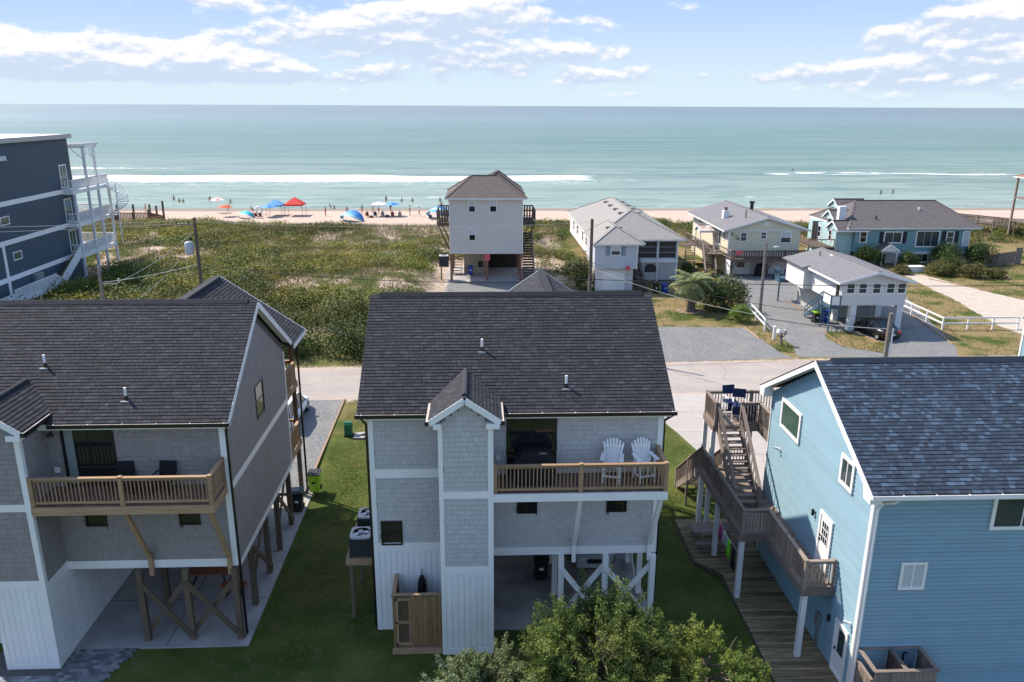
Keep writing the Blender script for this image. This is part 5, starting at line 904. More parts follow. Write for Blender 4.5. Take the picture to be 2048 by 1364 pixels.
def tint(n, cols, w, jit=.25):
    c = np.array(cols)[RNG.choice(len(cols), n, p=np.array(w) / sum(w))]; return np.clip(c * RNG.uniform(1 - jit, 1 + jit, (n, 1)) * RNG.uniform(.93, 1.07, (n, 3)), 0, 1)
# dune thicket: overlapping wind-clipped mounds of leaves
def mounds(C_, dens, size, flat=.9):
    """C_ rows: x, y, z, rx, ry, h, r, g, b"""
    Ps, Ns, Cs, Ss = [], [], [], []
    for c in C_:
        n = int(dens * (c[3] * c[4] + .9 * (c[3] + c[4]) * c[5]) * 1.5) + 30; th = RNG.uniform(0, 2 * np.pi, n); u = RNG.uniform(.02, 1, n); ph = np.arccos(u); k = (1 + .22 * (vnoise(th * 4 + c[0] * 9 + 90, ph * 5 + c[1] * 7 + 90, .9, 11) - .5) * 2) * RNG.uniform(.72, 1.03, n)
        d = np.stack([np.sin(ph) * np.cos(th), np.sin(ph) * np.sin(th), np.cos(ph)], 1); P = np.stack([c[0] + d[:, 0] * c[3] * k, c[1] + d[:, 1] * c[4] * k, c[2] + d[:, 2] * c[5] * k * (1 + .25 * (vnoise(d[:, 0] * c[3] * 2 + c[0] + 200, d[:, 1] * c[4] * 2 + c[1] + 200, .55, 12) - .5))], 1)
        Ps.append(P); Ns.append(d * [.8, .8, 1.2] + [0, 0, .35] + RNG.normal(size=(n, 3)) * .7); Ss.append(RNG.uniform(.6, 1.35, n) * size); br = (.75 + .5 * RNG.random((n, 1))) * RNG.uniform(.9, 1.1, (n, 3)); Cs.append(np.clip(np.array(c[6:9]) * br, 0, 1))
    return np.concatenate(Ps), np.concatenate(Ns), np.concatenate(Ss), np.concatenate(Cs)
PAL = [(.135, .165, .028), (.19, .20, .032), (.07, .11, .022), (.095, .14, .03), (.165, .165, .05), (.20, .16, .10), (.23, .21, .03)]; PW = [3, 2.2, 2.6, 2.4, 1.6, .5, 1.2]
rows = []
for i in range(3300):
    x = RNG.uniform(-72, 12); y = 59.5 + 60 * RNG.random() ** 1.15; 
    if dunemask(x, y) < .6: continue
    nn = vnoise(x, y, 9, 21) * .6 + vnoise(x, y, 3.5, 22) * .4; far = float(sst(y, 78, 104)); rt = float(sst(x, -24, -10) * sst(y, 70, 78))
    if nn < .30 + .20 * far + .16 * rt - .06 * float(sst(-x, 25, 45)) or nn < .38 and RNG.random() < .5: continue
    tall = float(1 - sst(y, 63, 69)); big = RNG.random() < .22; r = RNG.uniform(.7, 1.35) * (1 + .4 * tall) * (1.8 if big else 1); h = (RNG.uniform(.6, 1.25) + .6 * big) * (1 - .4 * far) + tall * RNG.uniform(.9, 1.6)
    patch = vnoise(x, y, 7, 24); pw = np.array(PW) * np.array([1, 2.2 * patch + .2, 2.0 * (1 - patch) + .1, 1.6 * (1 - patch), 1 + far, .6 + far, 1.8 * patch + .1]); ci = RNG.choice(len(PAL), p=pw / pw.sum()); cl = np.array(PAL[ci]) * (1 - .3 * tall) * (.78 + .22 * float(sst(y, 68, 84)))
    cc = vnoise(x, y, 11, 23); cl = cl * (.62 + .75 * cc) * np.array([1.15, 1.05, .8]); rows.append((x, y, float(hgt(x, y)) - .1, r * 1.3, r, h, *cl))
for i in range(95):      # the tall hedge along the road
    x = RNG.uniform(-45, 8.5); y = RNG.uniform(58.0, 61.5); rows.append((x, y, 0, RNG.uniform(1.2, 2.0), RNG.uniform(1.0, 1.5), RNG.uniform(2.2, 3.1) * (1 if x < 5 else .45), *(np.array([(.045, .075, .017), (.075, .105, .024), (.04, .065, .017), (.10, .12, .027)][RNG.choice(4)]))))
for i in range(200):     # large old shrubs standing out of the thicket
    x = RNG.uniform(-66, -4); y = RNG.uniform(62, 104)
    if dunemask(x, y) < .7 or vnoise(x, y, 9, 21) < .30 or (x > -22 and y > 74 and RNG.random() < .6): continue
    r = RNG.uniform(1.1, 2.4); dk = RNG.random() < .6; rows.append((x, y, float(hgt(x, y)), r * 1.4, r * .9, RNG.uniform(1.0, 1.75) * (1 - .3 * float(sst(y, 84, 104))), *((.055, .085, .02) if dk else (.24, .23, .035))))
for i in range(420):     # behind the beach houses and beside them
    x = RNG.uniform(6, 92); y = RNG.uniform(108, 121) if RNG.random() < .75 or not (62 < x < 75) else RNG.uniform(95, 112); rows.append((x, y, float(hgt(x, y)), RNG.uniform(.6, 1.5), RNG.uniform(.6, 1.2), RNG.uniform(.4, 1.0), *PAL[RNG.choice(5)]))
for i in range(46): x = RNG.uniform(7.2, 11.4); y = RNG.uniform(87, 112); rows.append((x, y, 0, RNG.uniform(.6, 1.3), RNG.uniform(.6, 1.2), RNG.uniform(.5, 1.5), *PAL[RNG.choice(5)]))
P, Nn, Sz, Cl = mounds(rows, 30, .2); 
leaves('dune_scrub', P, Nn, Sz, Cl, kind='stuff', asp=.62)
n = 260000; x = RNG.uniform(-75, 95, n); y = 60 + 66 * RNG.random(n) ** .8; k = dunemask(x, y) * (vnoise(x, y, 6, 31) * .6 + vnoise(x, y, 2, 32) * .4) + .5 * np.exp(-((y - 117) / 5) ** 2); k *= 1 - sst(y, 120, 123); k *= .35 + .65 * np.maximum(sst(y, 78, 98), sst(x, -26, -12) * sst(y, 68, 76)); sel = RNG.random(n) < np.clip((k - .08) * 2.6, 0, 1); x, y = x[sel], y[sel]; n = len(x)
blades('dune_grass', np.stack([x, y, hgt(x, y) - .03], 1), RNG.uniform(.35, .85, n), RNG.uniform(.02, .05, n), tint(n, [(.25, .205, .11), (.17, .17, .06), (.30, .245, .15), (.13, .145, .045)], [3, 3, 1.5, 2]), .45)
# mown lawn blades round the near houses
n = 230000; x = RNG.uniform(-8.9, 11.8, n); y = 16 + 33.3 * RNG.random(n) ** 1.0; ok = ~((x > -3.85) & (x < 6.45) & (y > 25.0) & (y < 37.5)) & ~((x > -1.5) & (x < .5) & (y > 23.7) & (y < 26)) & ~((x > 8.9) & (y < 32.6)) & ~((x < -8.3) & (y > 24.7)) & ~((x > 12.1 - np.maximum(0, y - 40.5) * .24) & (y > 33))
x, y = x[ok], y[ok]; n = len(x); br = vnoise(x, y, 2.2, 41) * .6 + vnoise(x, y, .7, 42) * .4; keep = RNG.random(n) < np.clip((br - .25) * 2.8, .06, 1); x, y, br = x[keep], y[keep], br[keep]; n = len(x)
cl = tint(n, [(.115, .15, .024), (.155, .18, .032), (.075, .11, .018), (.22, .195, .07)], [3, 2, 2, 1.0]); dr = vnoise(x, y, 3.1, 43) * .55 + vnoise(x, y, 1.1, 44) * .45 + .18 * sst(y, 40, 49); w_ = np.clip((dr - .46) * 4.5, 0, .85)[:, None]; cl = cl * (1 - w_) + np.array([.29, .23, .10]) * w_; blades('lawn_grass', np.stack([x, y, hgt(x, y) - .01], 1), RNG.uniform(.04, .10, n), RNG.uniform(.008, .02, n), cl, .5)
n = 60000; x = RNG.uniform(9, 75, n); y = RNG.uniform(57.5, 96, n); k = vnoise(x, y, 3, 51) * .6 + vnoise(x, y, 1, 52) * .4
def inpoly(x, y, p):
    r = np.zeros(len(x), bool); j = len(p) - 1
    for i in range(len(p)):
        xi, yi = p[i]; xj, yj = p[j]; c = ((yi > y) != (yj > y)) & (x < (xj - xi) * (y - yi) / (yj - yi + 1e-12) + xi); r ^= c; j = i
    return r
ok = (k > .35) & ~inpoly(x, y, [(7.5, 55), (24.2, 55), (23.3, 66.0), (9, 66.8)]) & ~inpoly(x, y, [(24.9, 55), (25.1, 66), (26.4, 76), (27.4, 104), (62, 104), (62, 95), (41, 90), (43.5, 77), (40.2, 66), (38.4, 55)]) & ~inpoly(x, y, [(48.4, 88), (51.4, 88), (53.4, 80), (57, 70), (58, 57), (46.5, 57), (45.4, 66), (47.2, 75)]) & ~((x < 22.5) & (y > 79.5))
isl = inpoly(x, y, [(29.6, 64.3), (31.7, 64.6), (33.3, 60.5), (31.6, 58.4), (29.3, 60.0), (28.9, 62.3)]) | inpoly(x, y, [(23.3, 66.3), (25.0, 66.3), (25.3, 60.0), (24.6, 58.6), (23.7, 59.2), (23.5, 63)])
ok |= isl; x, y = x[ok], y[ok]; n = len(x); hh = RNG.uniform(.06, .16, n); hh[isl[ok]] *= 2.2; blades('verge_grass', np.stack([x, y, np.full(n, .02)], 1), hh, RNG.uniform(.02, .04, n), tint(n, [(.09, .13, .02), (.14, .15, .03), (.21, .17, .07)], [2, 2, 1.4]), .5)
# --- single shrubs
def shrub(name, label, x, y, r, h, cols, dens=60, size=.16, group=None, dots=None):
    t = root(name, label, 'shrub', (x, y, 0), group); g = MB()
    for i in range(6): a = i * 1.05; g.tube([(x + .08 * math.cos(a), y + .08 * math.sin(a), 0), (x + r * .35 * math.cos(a), y + r * .35 * math.sin(a), h * .45), (x + r * .6 * math.cos(a + .3), y + r * .6 * math.sin(a + .3), h * .75)], [.06, .04, .02], 5)
    g.build('stem', BARK, t); rows = [(x + RNG.uniform(-.45, .45) * r, y + RNG.uniform(-.45, .45) * r, h * RNG.uniform(.05, .5), r * RNG.uniform(.4, .62), r * RNG.uniform(.4, .62), h * RNG.uniform(.35, .55), *cols[RNG.choice(len(cols))]) for i in range(14)] + [(x, y, .05, r * .93, r * .93, h * .93, *cols[0])]
    P, Nn, Sz, Cl = mounds(rows, dens, size)
    if dots is not None: s = RNG.random(len(P)) < .05; Cl[s] = dots
    leaves('foliage', P, Nn, Sz, Cl, t)
D1, D2, D3 = (.05, .085, .022), (.08, .12, .03), (.13, .15, .04)
shrub('flowering_shrub', 'big round dark shrub with pale blossoms beside the palm', 23.3, 72.6, 2.6, 3.5, [D1, D2, D3], 55, .2, dots=(.45, .38, .28)); shrub('round_shrub', 'small bright green round shrub at the end of white fence', 23.3, 68.0, 1.3, 1.7, [(.13, .20, .03), (.16, .23, .04)], 90, .13)
shrub('tangled_shrub', 'tangled tall olive shrub beside the grey cottage pole', 10.6, 82.4, 1.9, 3.6, [D3, D2, (.11, .10, .05)], 50, .2)
for i, (x, y, r, h, cs, lb) in enumerate(((47.3, 93.6, 1.7, 2.1, [D1, D2], 'dark shrub at the left corner of the teal house'), (52.0, 92.9, 1.4, 1.7, [D1, D2], 'dark shrub between entry porch and garage of teal house'), (56.6, 93.3, 1.9, 2.4, [D1, D2], 'tall dark shrub right of the teal house garage'), (61.3, 93.6, 1.8, 2.3, [D1, D2], 'dark shrub at the right corner of teal house by fence'),
        (49.0, 88.6, 1.0, .9, [(.12, .10, .03), D3], 'low rusty shrub beside white box at teal house'), (53.1, 88.0, 1.7, 1.3, [(.10, .10, .025), D3], 'low olive shrub before the teal house windows'), (55.6, 89.6, 1.5, 1.5, [(.07, .09, .02), D2], 'green shrub behind the row of olive shrubs'), (56.0, 86.6, 1.6, 1.3, [(.10, .09, .025), D3], 'wide low olive shrub by the sand track'), (58.6, 86.2, 1.2, .9, [(.10, .09, .025), D3], 'lowest olive shrub ending the row by the lawn'))): shrub('garden_shrub', lb, x, y, r * 1.12, h * 1.35, cs, 60, .17, 'shrubs before the teal house')
shrub('foundation_shrub', 'dark shrub squeezed between cottage porch and wooden stairs', 23.2, 86.6, .9, 2.2, [D1, D2], 60, .17)
shrub('dry_shrub', 'bare grey-brown shrub beside the navy building sand patch', -37.5, 92.5, 1.9, 1.6, [(.13, .10, .075), (.10, .085, .06)], 60, .14)
# --- cedars in front
def cedar(label, x, y, h, r, cols, seed, nclump=70, per=1500, lsz=.085, ztop=.5):
    t = root('cedar_tree', label, 'tree', (x, y, 0)); rd = np.random.default_rng(seed); g = MB(); g.tube([(x, y, 0), (x + .1, y + .05, h * .35), (x + .05, y + .1, h * .7), (x, y, h * .93)], [.2, .15, .08, .03], 8); g.build('trunk', BARK, t); Ps, Ns, Ss, Cs = [], [], [], []; tw = MB()
    for i in range(nclump):
        a = rd.uniform(0, 2 * np.pi); q = rd.uniform(.0, 1) ** .6; zz = h * (.30 + .68 * rd.random()); rr = r * math.sqrt(max(0, 1 - ((zz / h - .42) / .62) ** 2)) * (.35 + .65 * q); c = np.array([x + rr * math.cos(a), y + rr * math.sin(a), zz]); k = rd.uniform(.32, .6) * r / 2.0
        tw.tube([(x, y, max(.3, zz - rr * .5)), tuple((np.array([x, y, zz - rr * .3]) + c) / 2), tuple(c)], [.05, .03, .012], 5); col = np.array(cols[rd.integers(len(cols))]) * rd.uniform(.75, 1.25)
        up = rd.normal(size=3) * .5; up[2] = abs(up[2]) + .8; up /= np.linalg.norm(up)
        for j in range(9):      # sprays pointing out of the clump
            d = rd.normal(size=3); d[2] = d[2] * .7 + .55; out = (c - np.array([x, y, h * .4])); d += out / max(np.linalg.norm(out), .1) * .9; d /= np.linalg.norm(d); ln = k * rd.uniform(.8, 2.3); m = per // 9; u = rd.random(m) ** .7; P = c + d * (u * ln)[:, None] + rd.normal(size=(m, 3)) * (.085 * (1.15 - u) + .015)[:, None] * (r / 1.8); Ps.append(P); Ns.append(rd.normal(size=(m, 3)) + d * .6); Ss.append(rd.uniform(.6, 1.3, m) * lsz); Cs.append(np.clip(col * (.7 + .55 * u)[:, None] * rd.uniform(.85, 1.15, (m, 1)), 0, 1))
    tw.build('branch', BARK, t); leaves('crown', np.concatenate(Ps), np.concatenate(Ns), np.concatenate(Ss), np.concatenate(Cs), t, asp=.45)
    g = MB()
    for i in range(26): a = rd.uniform(0, 6.28); q = r * rd.uniform(.3, .9); z = h * rd.uniform(.55, .9); p = Vector((x + q * math.cos(a), y + q * math.sin(a), z)); d = Vector((math.cos(a) * .5, math.sin(a) * .5, rd.uniform(-.1, .6))); g.tube([p, p + d * .35 + Vector((0, 0, .05)), p + d * .8], [.014, .010, .005], 4)
    g.build('dead_twig', TWIG, t, kind='stuff')
cedar('silvery green cedar in front of the white stair tower', .15, 19.0, 2.75, 1.75, [(.22, .255, .14), (.14, .185, .075), (.18, .215, .09)], 5, 60, 1300, .075)
cedar('large yellow-green cedar in front of the white carport', 3.45, 19.7, 3.8, 2.45, [(.115, .155, .033), (.165, .195, .045), (.075, .115, .027)], 6, 84, 1500, .08)
cedar('smaller green cedar at the edge of the plank walkway', 6.6, 19.3, 3.25, 1.65, [(.14, .185, .035), (.19, .22, .05), (.10, .145, .033)], 8, 42, 1400, .075)
# --- palm
t = root('palm_tree', 'shaggy fan palm with thick trunk on the lawn by the gravel lot', 'palm', (20, 72, 0)); g = MB(); pr = [(.55, 0), (.42, .25), (.34, .8), (.36, 1.5), (.42, 2.1), (.48, 2.6), (.3, 2.9), (0, 2.95)]; g.lathe(pr, (20, 72, 0), 14); g.build('trunk', mat('palm_trunk', (.13, .105, .085), .95, .5, 5., bump=.8, bscale=9), t)
for i in range(46):
    a = i * 2.4; e = R(68 - 118 * (i / 46)); dead = i > 39; L_ = RNG.uniform(1.7, 2.2); h_ = Vector((math.cos(a), math.sin(a), 0)); c = Vector((20, 72, 2.75)) + h_ * .15; V_, F_ = [], []; pts = []; p = c.copy(); ang = e
    for k in range(8): pts.append(p.copy()); p = p + (h_ * math.cos(ang) + Vector((0, 0, math.sin(ang)))) * (L_ / 7); ang -= .19
    sd_ = Vector((-h_.y, h_.x, 0))
    for k in range(1, 8):
        for s in (-1, 1):
            for q in range(3):
                b_ = pts[k] - (pts[k] - pts[k - 1]) * (q * .33); d = (pts[k] - pts[k - 1]).normalized(); ll = .62 * math.sin(math.pi * (k + .6) / 9) + .12; tip = b_ + (sd_ * s * .75 + d * .55 + Vector((0, 0, -.28))).normalized() * ll; n0 = len(V_); V_ += [tuple(b_ - d * .055), tuple(b_ + d * .055), tuple(tip)]; F_.append((n0, n0 + 1, n0 + 2))
    for k in range(7): n0 = len(V_); w = .03; V_ += [tuple(pts[k] - sd_ * w), tuple(pts[k] + sd_ * w), tuple(pts[k + 1] + sd_ * w * .8), tuple(pts[k + 1] - sd_ * w * .8)]; F_.append((n0, n0 + 1, n0 + 2, n0 + 3))
    o = mk('frond', V_, F_, GRASSL, t); n = len(F_); at = o.data.attributes.new('col', 'FLOAT_COLOR', 'FACE'); cl = tint(n, [(.30, .22, .12)] if dead else [(.20, .235, .09), (.28, .29, .14)], [1] if dead else [2, 1], .2); at.data.foreach_set('color', np.concatenate([cl, np.ones((n, 1))], 1).astype(np.float32).ravel())
sheet('palm_ring', [(20 + 1.5 * math.cos(i * .524), 72 + 1.3 * math.sin(i * .524)) for i in range(12)], .03, mat('bark_mulch', (.26, .18, .12), .95, .4, 4.), jit=.05)
# ------------------------------------------------------------------ vehicles
TYRE = mat('tyre_rubber', (.015, .015, .016), .8); RIM = mat('alloy_rim', (.5, .5, .52), .35, .1, 8., metal=.8); TAIL = glassmat('tail_light', (.45, .01, .012), .1); HEAD = glassmat('head_light', (.55, .57, .6), .08)
def car(label, x, y, z, rot, paint, L_=4.6, W_=1.8, H_=1.45, suv=False, group=None):
    """lofted body along +x (front); greenhouse, wheels, lamps and trim are parts"""
    t = root('parked_car', label, 'car', (0, 0, 0), group); pm = mat('paint_' + paint[0], paint[1], .25, .03, 3., spec=.6); h = L_ / 2; zb = .22; belt = .92 if suv else .84
    st = [(-h, .62, .55), (-h + .06, .78, .80), (-h * .86, .88, belt + .08), (-h * .5, .9, belt + .06), (0, .9, belt), (h * .42, .9, belt - .0), (h * .55, .89, belt - .03), (h * .86, .84, belt - .16), (h - .08, .74, belt - .26), (h, .58, .5)]
    V_, F_ = [], []; k = W_ / 1.8
    for i, (sx, w, zt) in enumerate(st):
        w *= k; V_ += [(sx, -w * .86, zb), (sx, -w * .98, zb + .16), (sx, -w, (zb + zt) / 2 + .05), (sx, -w * .95, zt - .05), (sx, -w * .84, zt), (sx, w * .84, zt), (sx, w * .95, zt - .05), (sx, w, (zb + zt) / 2 + .05), (sx, w * .98, zb + .16), (sx, w * .86, zb)]
    for i in range(len(st) - 1):
        for j in range(10): a = i * 10 + j; b = i * 10 + (j + 1) % 10; F_.append((a, b, b + 10, a + 10))
    F_ += [tuple(range(10))[::-1], tuple(range(len(V_) - 10, len(V_)))]; mk('body', V_, F_, pm, t, True)
    gs = [(-h * (.93 if suv else .80), .80, belt + .06), (-h * (.80 if suv else .42), .66, H_ - .04), (-h * .1, .68, H_), (h * .12, .66, H_ - .05), (h * .52, .78, belt - .02)]; V_, F_, mi = [], [], []
    for sx, w, zt in gs: w *= k; V_ += [(sx, -.84 * k, belt - .03), (sx, -w, zt), (sx, -w * .8, zt + .03), (sx, w * .8, zt + .03), (sx, w, zt), (sx, .84 * k, belt - .03)]
    for i in range(4):
        for j in range(5): a = i * 6 + j; F_.append((a, a + 1, a + 7, a + 6)); mi.append(1 if (j in (0, 4)) or i in (0, 3) else 0)
    F_ += [tuple(range(6))[::-1], tuple(range(24, 30))]; mi += [1, 1]; g = mk('cabin', V_, F_, [pm, GLASS], t, False); g.data.polygons.foreach_set('material_index', mi)
    for s in (-1, 1):
        for a, b in ((1, 0), (1, 2), (2, 3), (3, 4)): p, q = gs[a], gs[b]; zz = lambda q_: q_[2] if q_ is not gs[0] and q_ is not gs[4] else belt; beam('window_pillar', (p[0], s * p[1] * k * 1.0, p[2]), (q[0], s * q[1] * k * 1.0, q[2]), .05, .05, pm, t)
        beam('window_pillar', (gs[2][0], s * .68 * k, H_ - .02), (gs[2][0] - .05, s * .845 * k, belt), .05, .07, pm, t)
        for wx in (-h * .62, h * .62):
            w = MB(); w.lathe([(.22, -.1), (.31, -.1), (.335, -.06), (.335, .06), (.31, .1), (.22, .1)], (0, 0, 0), 18); o = w.build('wheel', TYRE, t, True); M = Matrix.Translation((wx, s * .80 * k, .335)) @ Matrix.Rotation(R(90), 4, 'X'); o.matrix_basis = M; WM[o.name] = M
            w = MB(); w.lathe([(0, .07), (.06, .08), (.2, .05), (.225, .09), (.225, -.09)], (0, 0, 0), 12)
            if s > 0: w.v = [(p[0], p[1], -p[2]) for p in w.v]
            r = bpy.data.objects.new('rim', mesh('rim', w.v, w.f, RIM, True)); put(r, M, o)
        b1 = MB(); b1.box(h - .14, h - .01, s * .42 - .17, s * .42 + .17, .56, .68); b1.build('headlight', HEAD, t); b2 = MB(); b2.box(-h + .0, -h + .1, s * .6 - .16, s * .6 + .16, .66, .82); b2.build('tail_light', TAIL, t)
        b3 = MB(); b3.box(h * .38, h * .46, s * .95 * k - .08, s * .95 * k + .08, belt - .02, belt + .12); b3.build('mirror', pm, t)
    bx('grille', h - .03, h + .008, -.3, .3, .42, .6, BLACK, t); bx('number_plate', -h - .01, -h + .02, -.16, .16, .5, .62, WHITE, t); bx('number_plate', h - .02, h + .012, -.16, .16, .3, .4, BLACK, t); bx('bumper', h - .05, h + .03, -.7 * k, .7 * k, .24, .40, pm, t)
    t.location = (x, y, z); t.rotation_euler = (0, 0, R(rot)); return t
car('glossy black sedan parked under the white column house', 33.4, 63.6, .015, 105, ('black', (.006, .006, .007))); car('white SUV parked on the gravel behind the dark house', -11.75, 46.0, .01, 88, ('white', (.75, .75, .76)), 4.7, 1.9, 1.7, True)
car('silver car nosed into the white-braced carport', 4.75, 30.9, .065, -92, ('silver', (.45, .46, .46)), 4.6, 1.85, 1.6, True); car('dark grey pickup-sized SUV parked behind the blue house deck', 19.9, 44.4, .03, 95, ('graphite', (.03, .032, .035)), 5.2, 1.95, 1.8, True)
# ------------------------------------------------------------------ bins
def bin_(label, x, y, z, rot, body, lid, w=.56, h=1.0):
    t = root('wheelie_bin', label, 'bin', (0, 0, 0), 'wheeled rubbish bins'); a, b = w * .40, w * .5; d, e = w * .46, w * .58; V_ = [(-a, -d, .06), (a, -d, .06), (a, d, .06), (-a, d, .06), (-b, -e, h), (b, -e, h), (b, e, h), (-b, e, h)]; mk('body', V_, [(3, 2, 1, 0), (0, 1, 5, 4), (1, 2, 6, 5), (2, 3, 7, 6), (3, 0, 4, 7), (4, 5, 6, 7)], body, t)
    l = MB(); l.box(-b - .03, b + .03, -e - .04, e + .03, h + .002, h + .05); l.box(-b * .7, b * .7, -e * .7, e * .6, h + .05, h + .085); l.build('lid', lid, t); beam('handle', (-b, e + .07, h - .04), (b, e + .07, h - .04), .04, .04, lid, t); bx('rim', -b - .015, b + .015, -e - .015, e + .015, h - .08, h - .001, body, t)
    for s in (-1, 1): cyl('wheel', (s * (a + .0), d - .02, .13), (s * (a + .06), d - .02, .13), .13, BLACK, t, 12)
    bx('mark', -.09, .09, -(e + d) / 2 - .012, -(e + d) / 2 - .006, h * .52, h * .64, WHITE if body is not LIMEP else BLACK, t); t.location = (x, y, z); t.rotation_euler = (0, 0, R(rot))
bin_('lime green bin with black lid standing at the gravel edge', -8.2, 36.4, 0, 0, LIMEP, CHAR); bin_('dark green bin beside the porch post of dark house', -8.7, 34.7, -.13, 5, DGRN, DGRN); bin_('black bin under the white-braced house by a white post', 2.45, 28.3, .06, 0, CHAR, CHAR)
bin_('blue bin in front of the lattice porch', 19.2, 79.5, 0, 10, BLUEP, BLUEP); bin_('dark green bin next to blue bin at the lattice porch', 18.3, 79.6, 0, 0, DGRN, DGRN); bin_('blue bin under the tall cream house', -.85, 88.9, .05, 0, BLUEP, BLUEP); bin_('green bin with blue lid under the cream house deck', 33.3, 85.9, .012, 0, DGRN, BLUEP); bin_('dark bin at the right end of the cream house deck', 34.5, 85.9, .012, 0, DGRN, DGRN); bin_('dark bin with lime lid under the blue-grey stair', 30.0, 67.3, .012, 0, CHAR, LIMEP); bin_('blue bin behind the blue-grey stair posts', 31.0, 67.6, .012, 0, BLUEP, BLUEP)
t = root('covered_grill', 'barbecue under a black cover beneath the long cream house deck', 'grill', (32.0, 87.6, 0)); g = MB(); g.lathe([(.75, 0), (.8, .5), (.72, 1.1), (.4, 1.4), (0, 1.48)], (32.2, 87.9, .012), 12, sy=.6); g.build('cover', BLIT, t, True)
# ------------------------------------------------------------------ furniture and fittings
def adirondack(label, x, y, rot):
    t = root('adirondack_chair', label, 'chair', (0, 0, 0), 'white balcony chairs'); W = WHITE
    for sx in (-.27, .27):
        beam('leg', (sx, -.24, 0), (sx, -.20, .86), .05, .09, W, t, up=(0, 1, 0)); beam('leg', (sx, .30, 0), (sx, .16, .78), .05, .09, W, t, up=(0, 1, 0)); beam('arm', (sx * 1.22, -.34, .88), (sx * 1.12, .30, .90), .14, .03, W, t); beam('arm_support', (sx * 1.05, .26, .45), (sx * 1.05, .26, .89), .05, .06, W, t, up=(0, 1, 0)); beam('stretcher', (sx, -.22, .25), (sx, .26, .25), .03, .06, W, t)
    for i in range(6): beam('seat_slat', (-.29, -.26 + i * .085, .645 - i * .012), (.29, -.26 + i * .085, .645 - i * .012), .078, .025, W, t)
    for i in range(7): u = (i - 3) / 3; beam('back_slat', (u * .19, .20, .56), (u * .33, .40, 1.42 - .16 * u * u), .075, .02, W, t, up=(0, -1, .2))
    for z in (.75, 1.15): beam('back_brace', (-.26, .27 + (z - .75) * .2, z), (.26, .27 + (z - .75) * .2, z), .03, .06, W, t)
    beam('foot_rest', (-.29, -.28, .28), (.29, -.28, .28), .09, .03, W, t); t.location = (x, y, 6.2); t.rotation_euler = (0, 0, R(rot))
adirondack('white tall adirondack chair on the balcony nearer the sliding door', 4.5, 24.62, -14); adirondack('white tall adirondack chair in the balcony corner', 5.62, 24.62, 14)
t = root('covered_grill', 'barbecue grill under a black fabric cover on the grey house balcony', 'grill', (1.85, 24.6, 6.2)); g = MB(); g.prism([(1.2, 24.3, 6.21), (2.5, 24.3, 6.21), (2.42, 24.32, 6.85), (2.55, 24.35, 7.05), (2.3, 24.45, 7.32), (1.45, 24.45, 7.32), (1.15, 24.35, 7.05), (1.28, 24.32, 6.85)], (0, .6, 0)); g.build('cover', BLIT, t); bx('cover_tag', 2.0, 2.25, 24.42, 24.5, 7.322, 7.33, mat('tan_tag', (.35, .25, .2), .7), t)
def lounge(label, x, y, z, rot):
    t = root('patio_chair', label, 'chair', (0, 0, 0), 'dark patio chairs'); bx('seat', -.3, .3, -.3, .28, .34, .44, BLIT, t); beam('backrest', (0, .26, .42), (0, .40, .92), .58, .06, BLIT, t, up=(0, -1, .3))
    for sx in (-.31, .31):
        for yy in (-.28, .26): bx('leg', sx - .02, sx + .02, yy - .02, yy + .02, 0, .36, BLACK, t)
        beam('arm', (sx, -.3, .6), (sx, .3, .6), .05, .03, BLACK, t); bx('arm_post', sx - .02, sx + .02, -.3, -.26, .36, .6, BLACK, t)
    t.location = (x, y, z); t.rotation_euler = (0, 0, R(rot))
lounge('black patio chair beside the sliding door of dark house', -11.95, 24.85, 5.98, 8); lounge('black patio chair right of the small table on dark house balcony', -10.62, 24.85, 5.98, -8)
t = root('side_table', 'small black side table between the two black patio chairs', 'table', (-11.28, 24.7, 5.98)); bx('table_top', -11.55, -11.0, 24.5, 24.95, 6.38, 6.42, BLACK, t)
for a in (-11.52, -11.03):
    for b in (24.53, 24.92): bx('leg', a - .015, a + .015, b - .015, b + .015, 5.98, 6.38, BLACK, t)
def trestle(name, label, cat, x, y, z, l, w, h, m, lm, nb=4):
    t = root(name, label, cat, (x, y, z)); s = w / nb
    for i in range(nb): bx('top_board', x - l / 2, x + l / 2, y - w / 2 + i * s + .004, y - w / 2 + (i + 1) * s - .004, z + h - .045, z + h, m, t)
    for sx in (-1, 1):
        xx = x + sx * (l / 2 - .2); bx('leg', xx - .03, xx + .03, y - w / 2 + .03, y - w / 2 + .09, z, z + h - .045, lm, t); bx('leg', xx - .03, xx + .03, y + w / 2 - .09, y + w / 2 - .03, z, z + h - .045, lm, t); bx('foot_bar', xx - .03, xx + .03, y - w / 2 + .09, y + w / 2 - .09, z, z + .06, lm, t); bx('cross_bar', xx - .03, xx + .03, y - w / 2 + .09, y + w / 2 - .09, z + h - .105, z + h - .047, lm, t)
    return t
trestle('dining_table', 'orange-brown plank table with black frame legs in dark carport', 'table', -10.9, 28.6, -.13, 1.8, .9, .76, ORWOOD, BLACK); trestle('dining_bench', 'orange-brown plank bench beside the carport table', 'bench', -9.75, 27.9, -.13, .95, .38, .46, ORWOOD, BLACK, 2)
t = root('picnic_table', 'grey weathered picnic table under the blue house deck', 'picnic table', (9.9, 30.6, .14))
for i in range(5): bx('top_board', 9.2, 11.0, 30.2 + i * .15, 30.2 + i * .15 + .14, .86, .9, WOODG, t)
for yy in (29.75, 31.3):
    for i in range(2): bx('seat_board', 9.2, 11.0, yy + i * .14, yy + i * .14 + .13, .54, .58, WOODG, t)
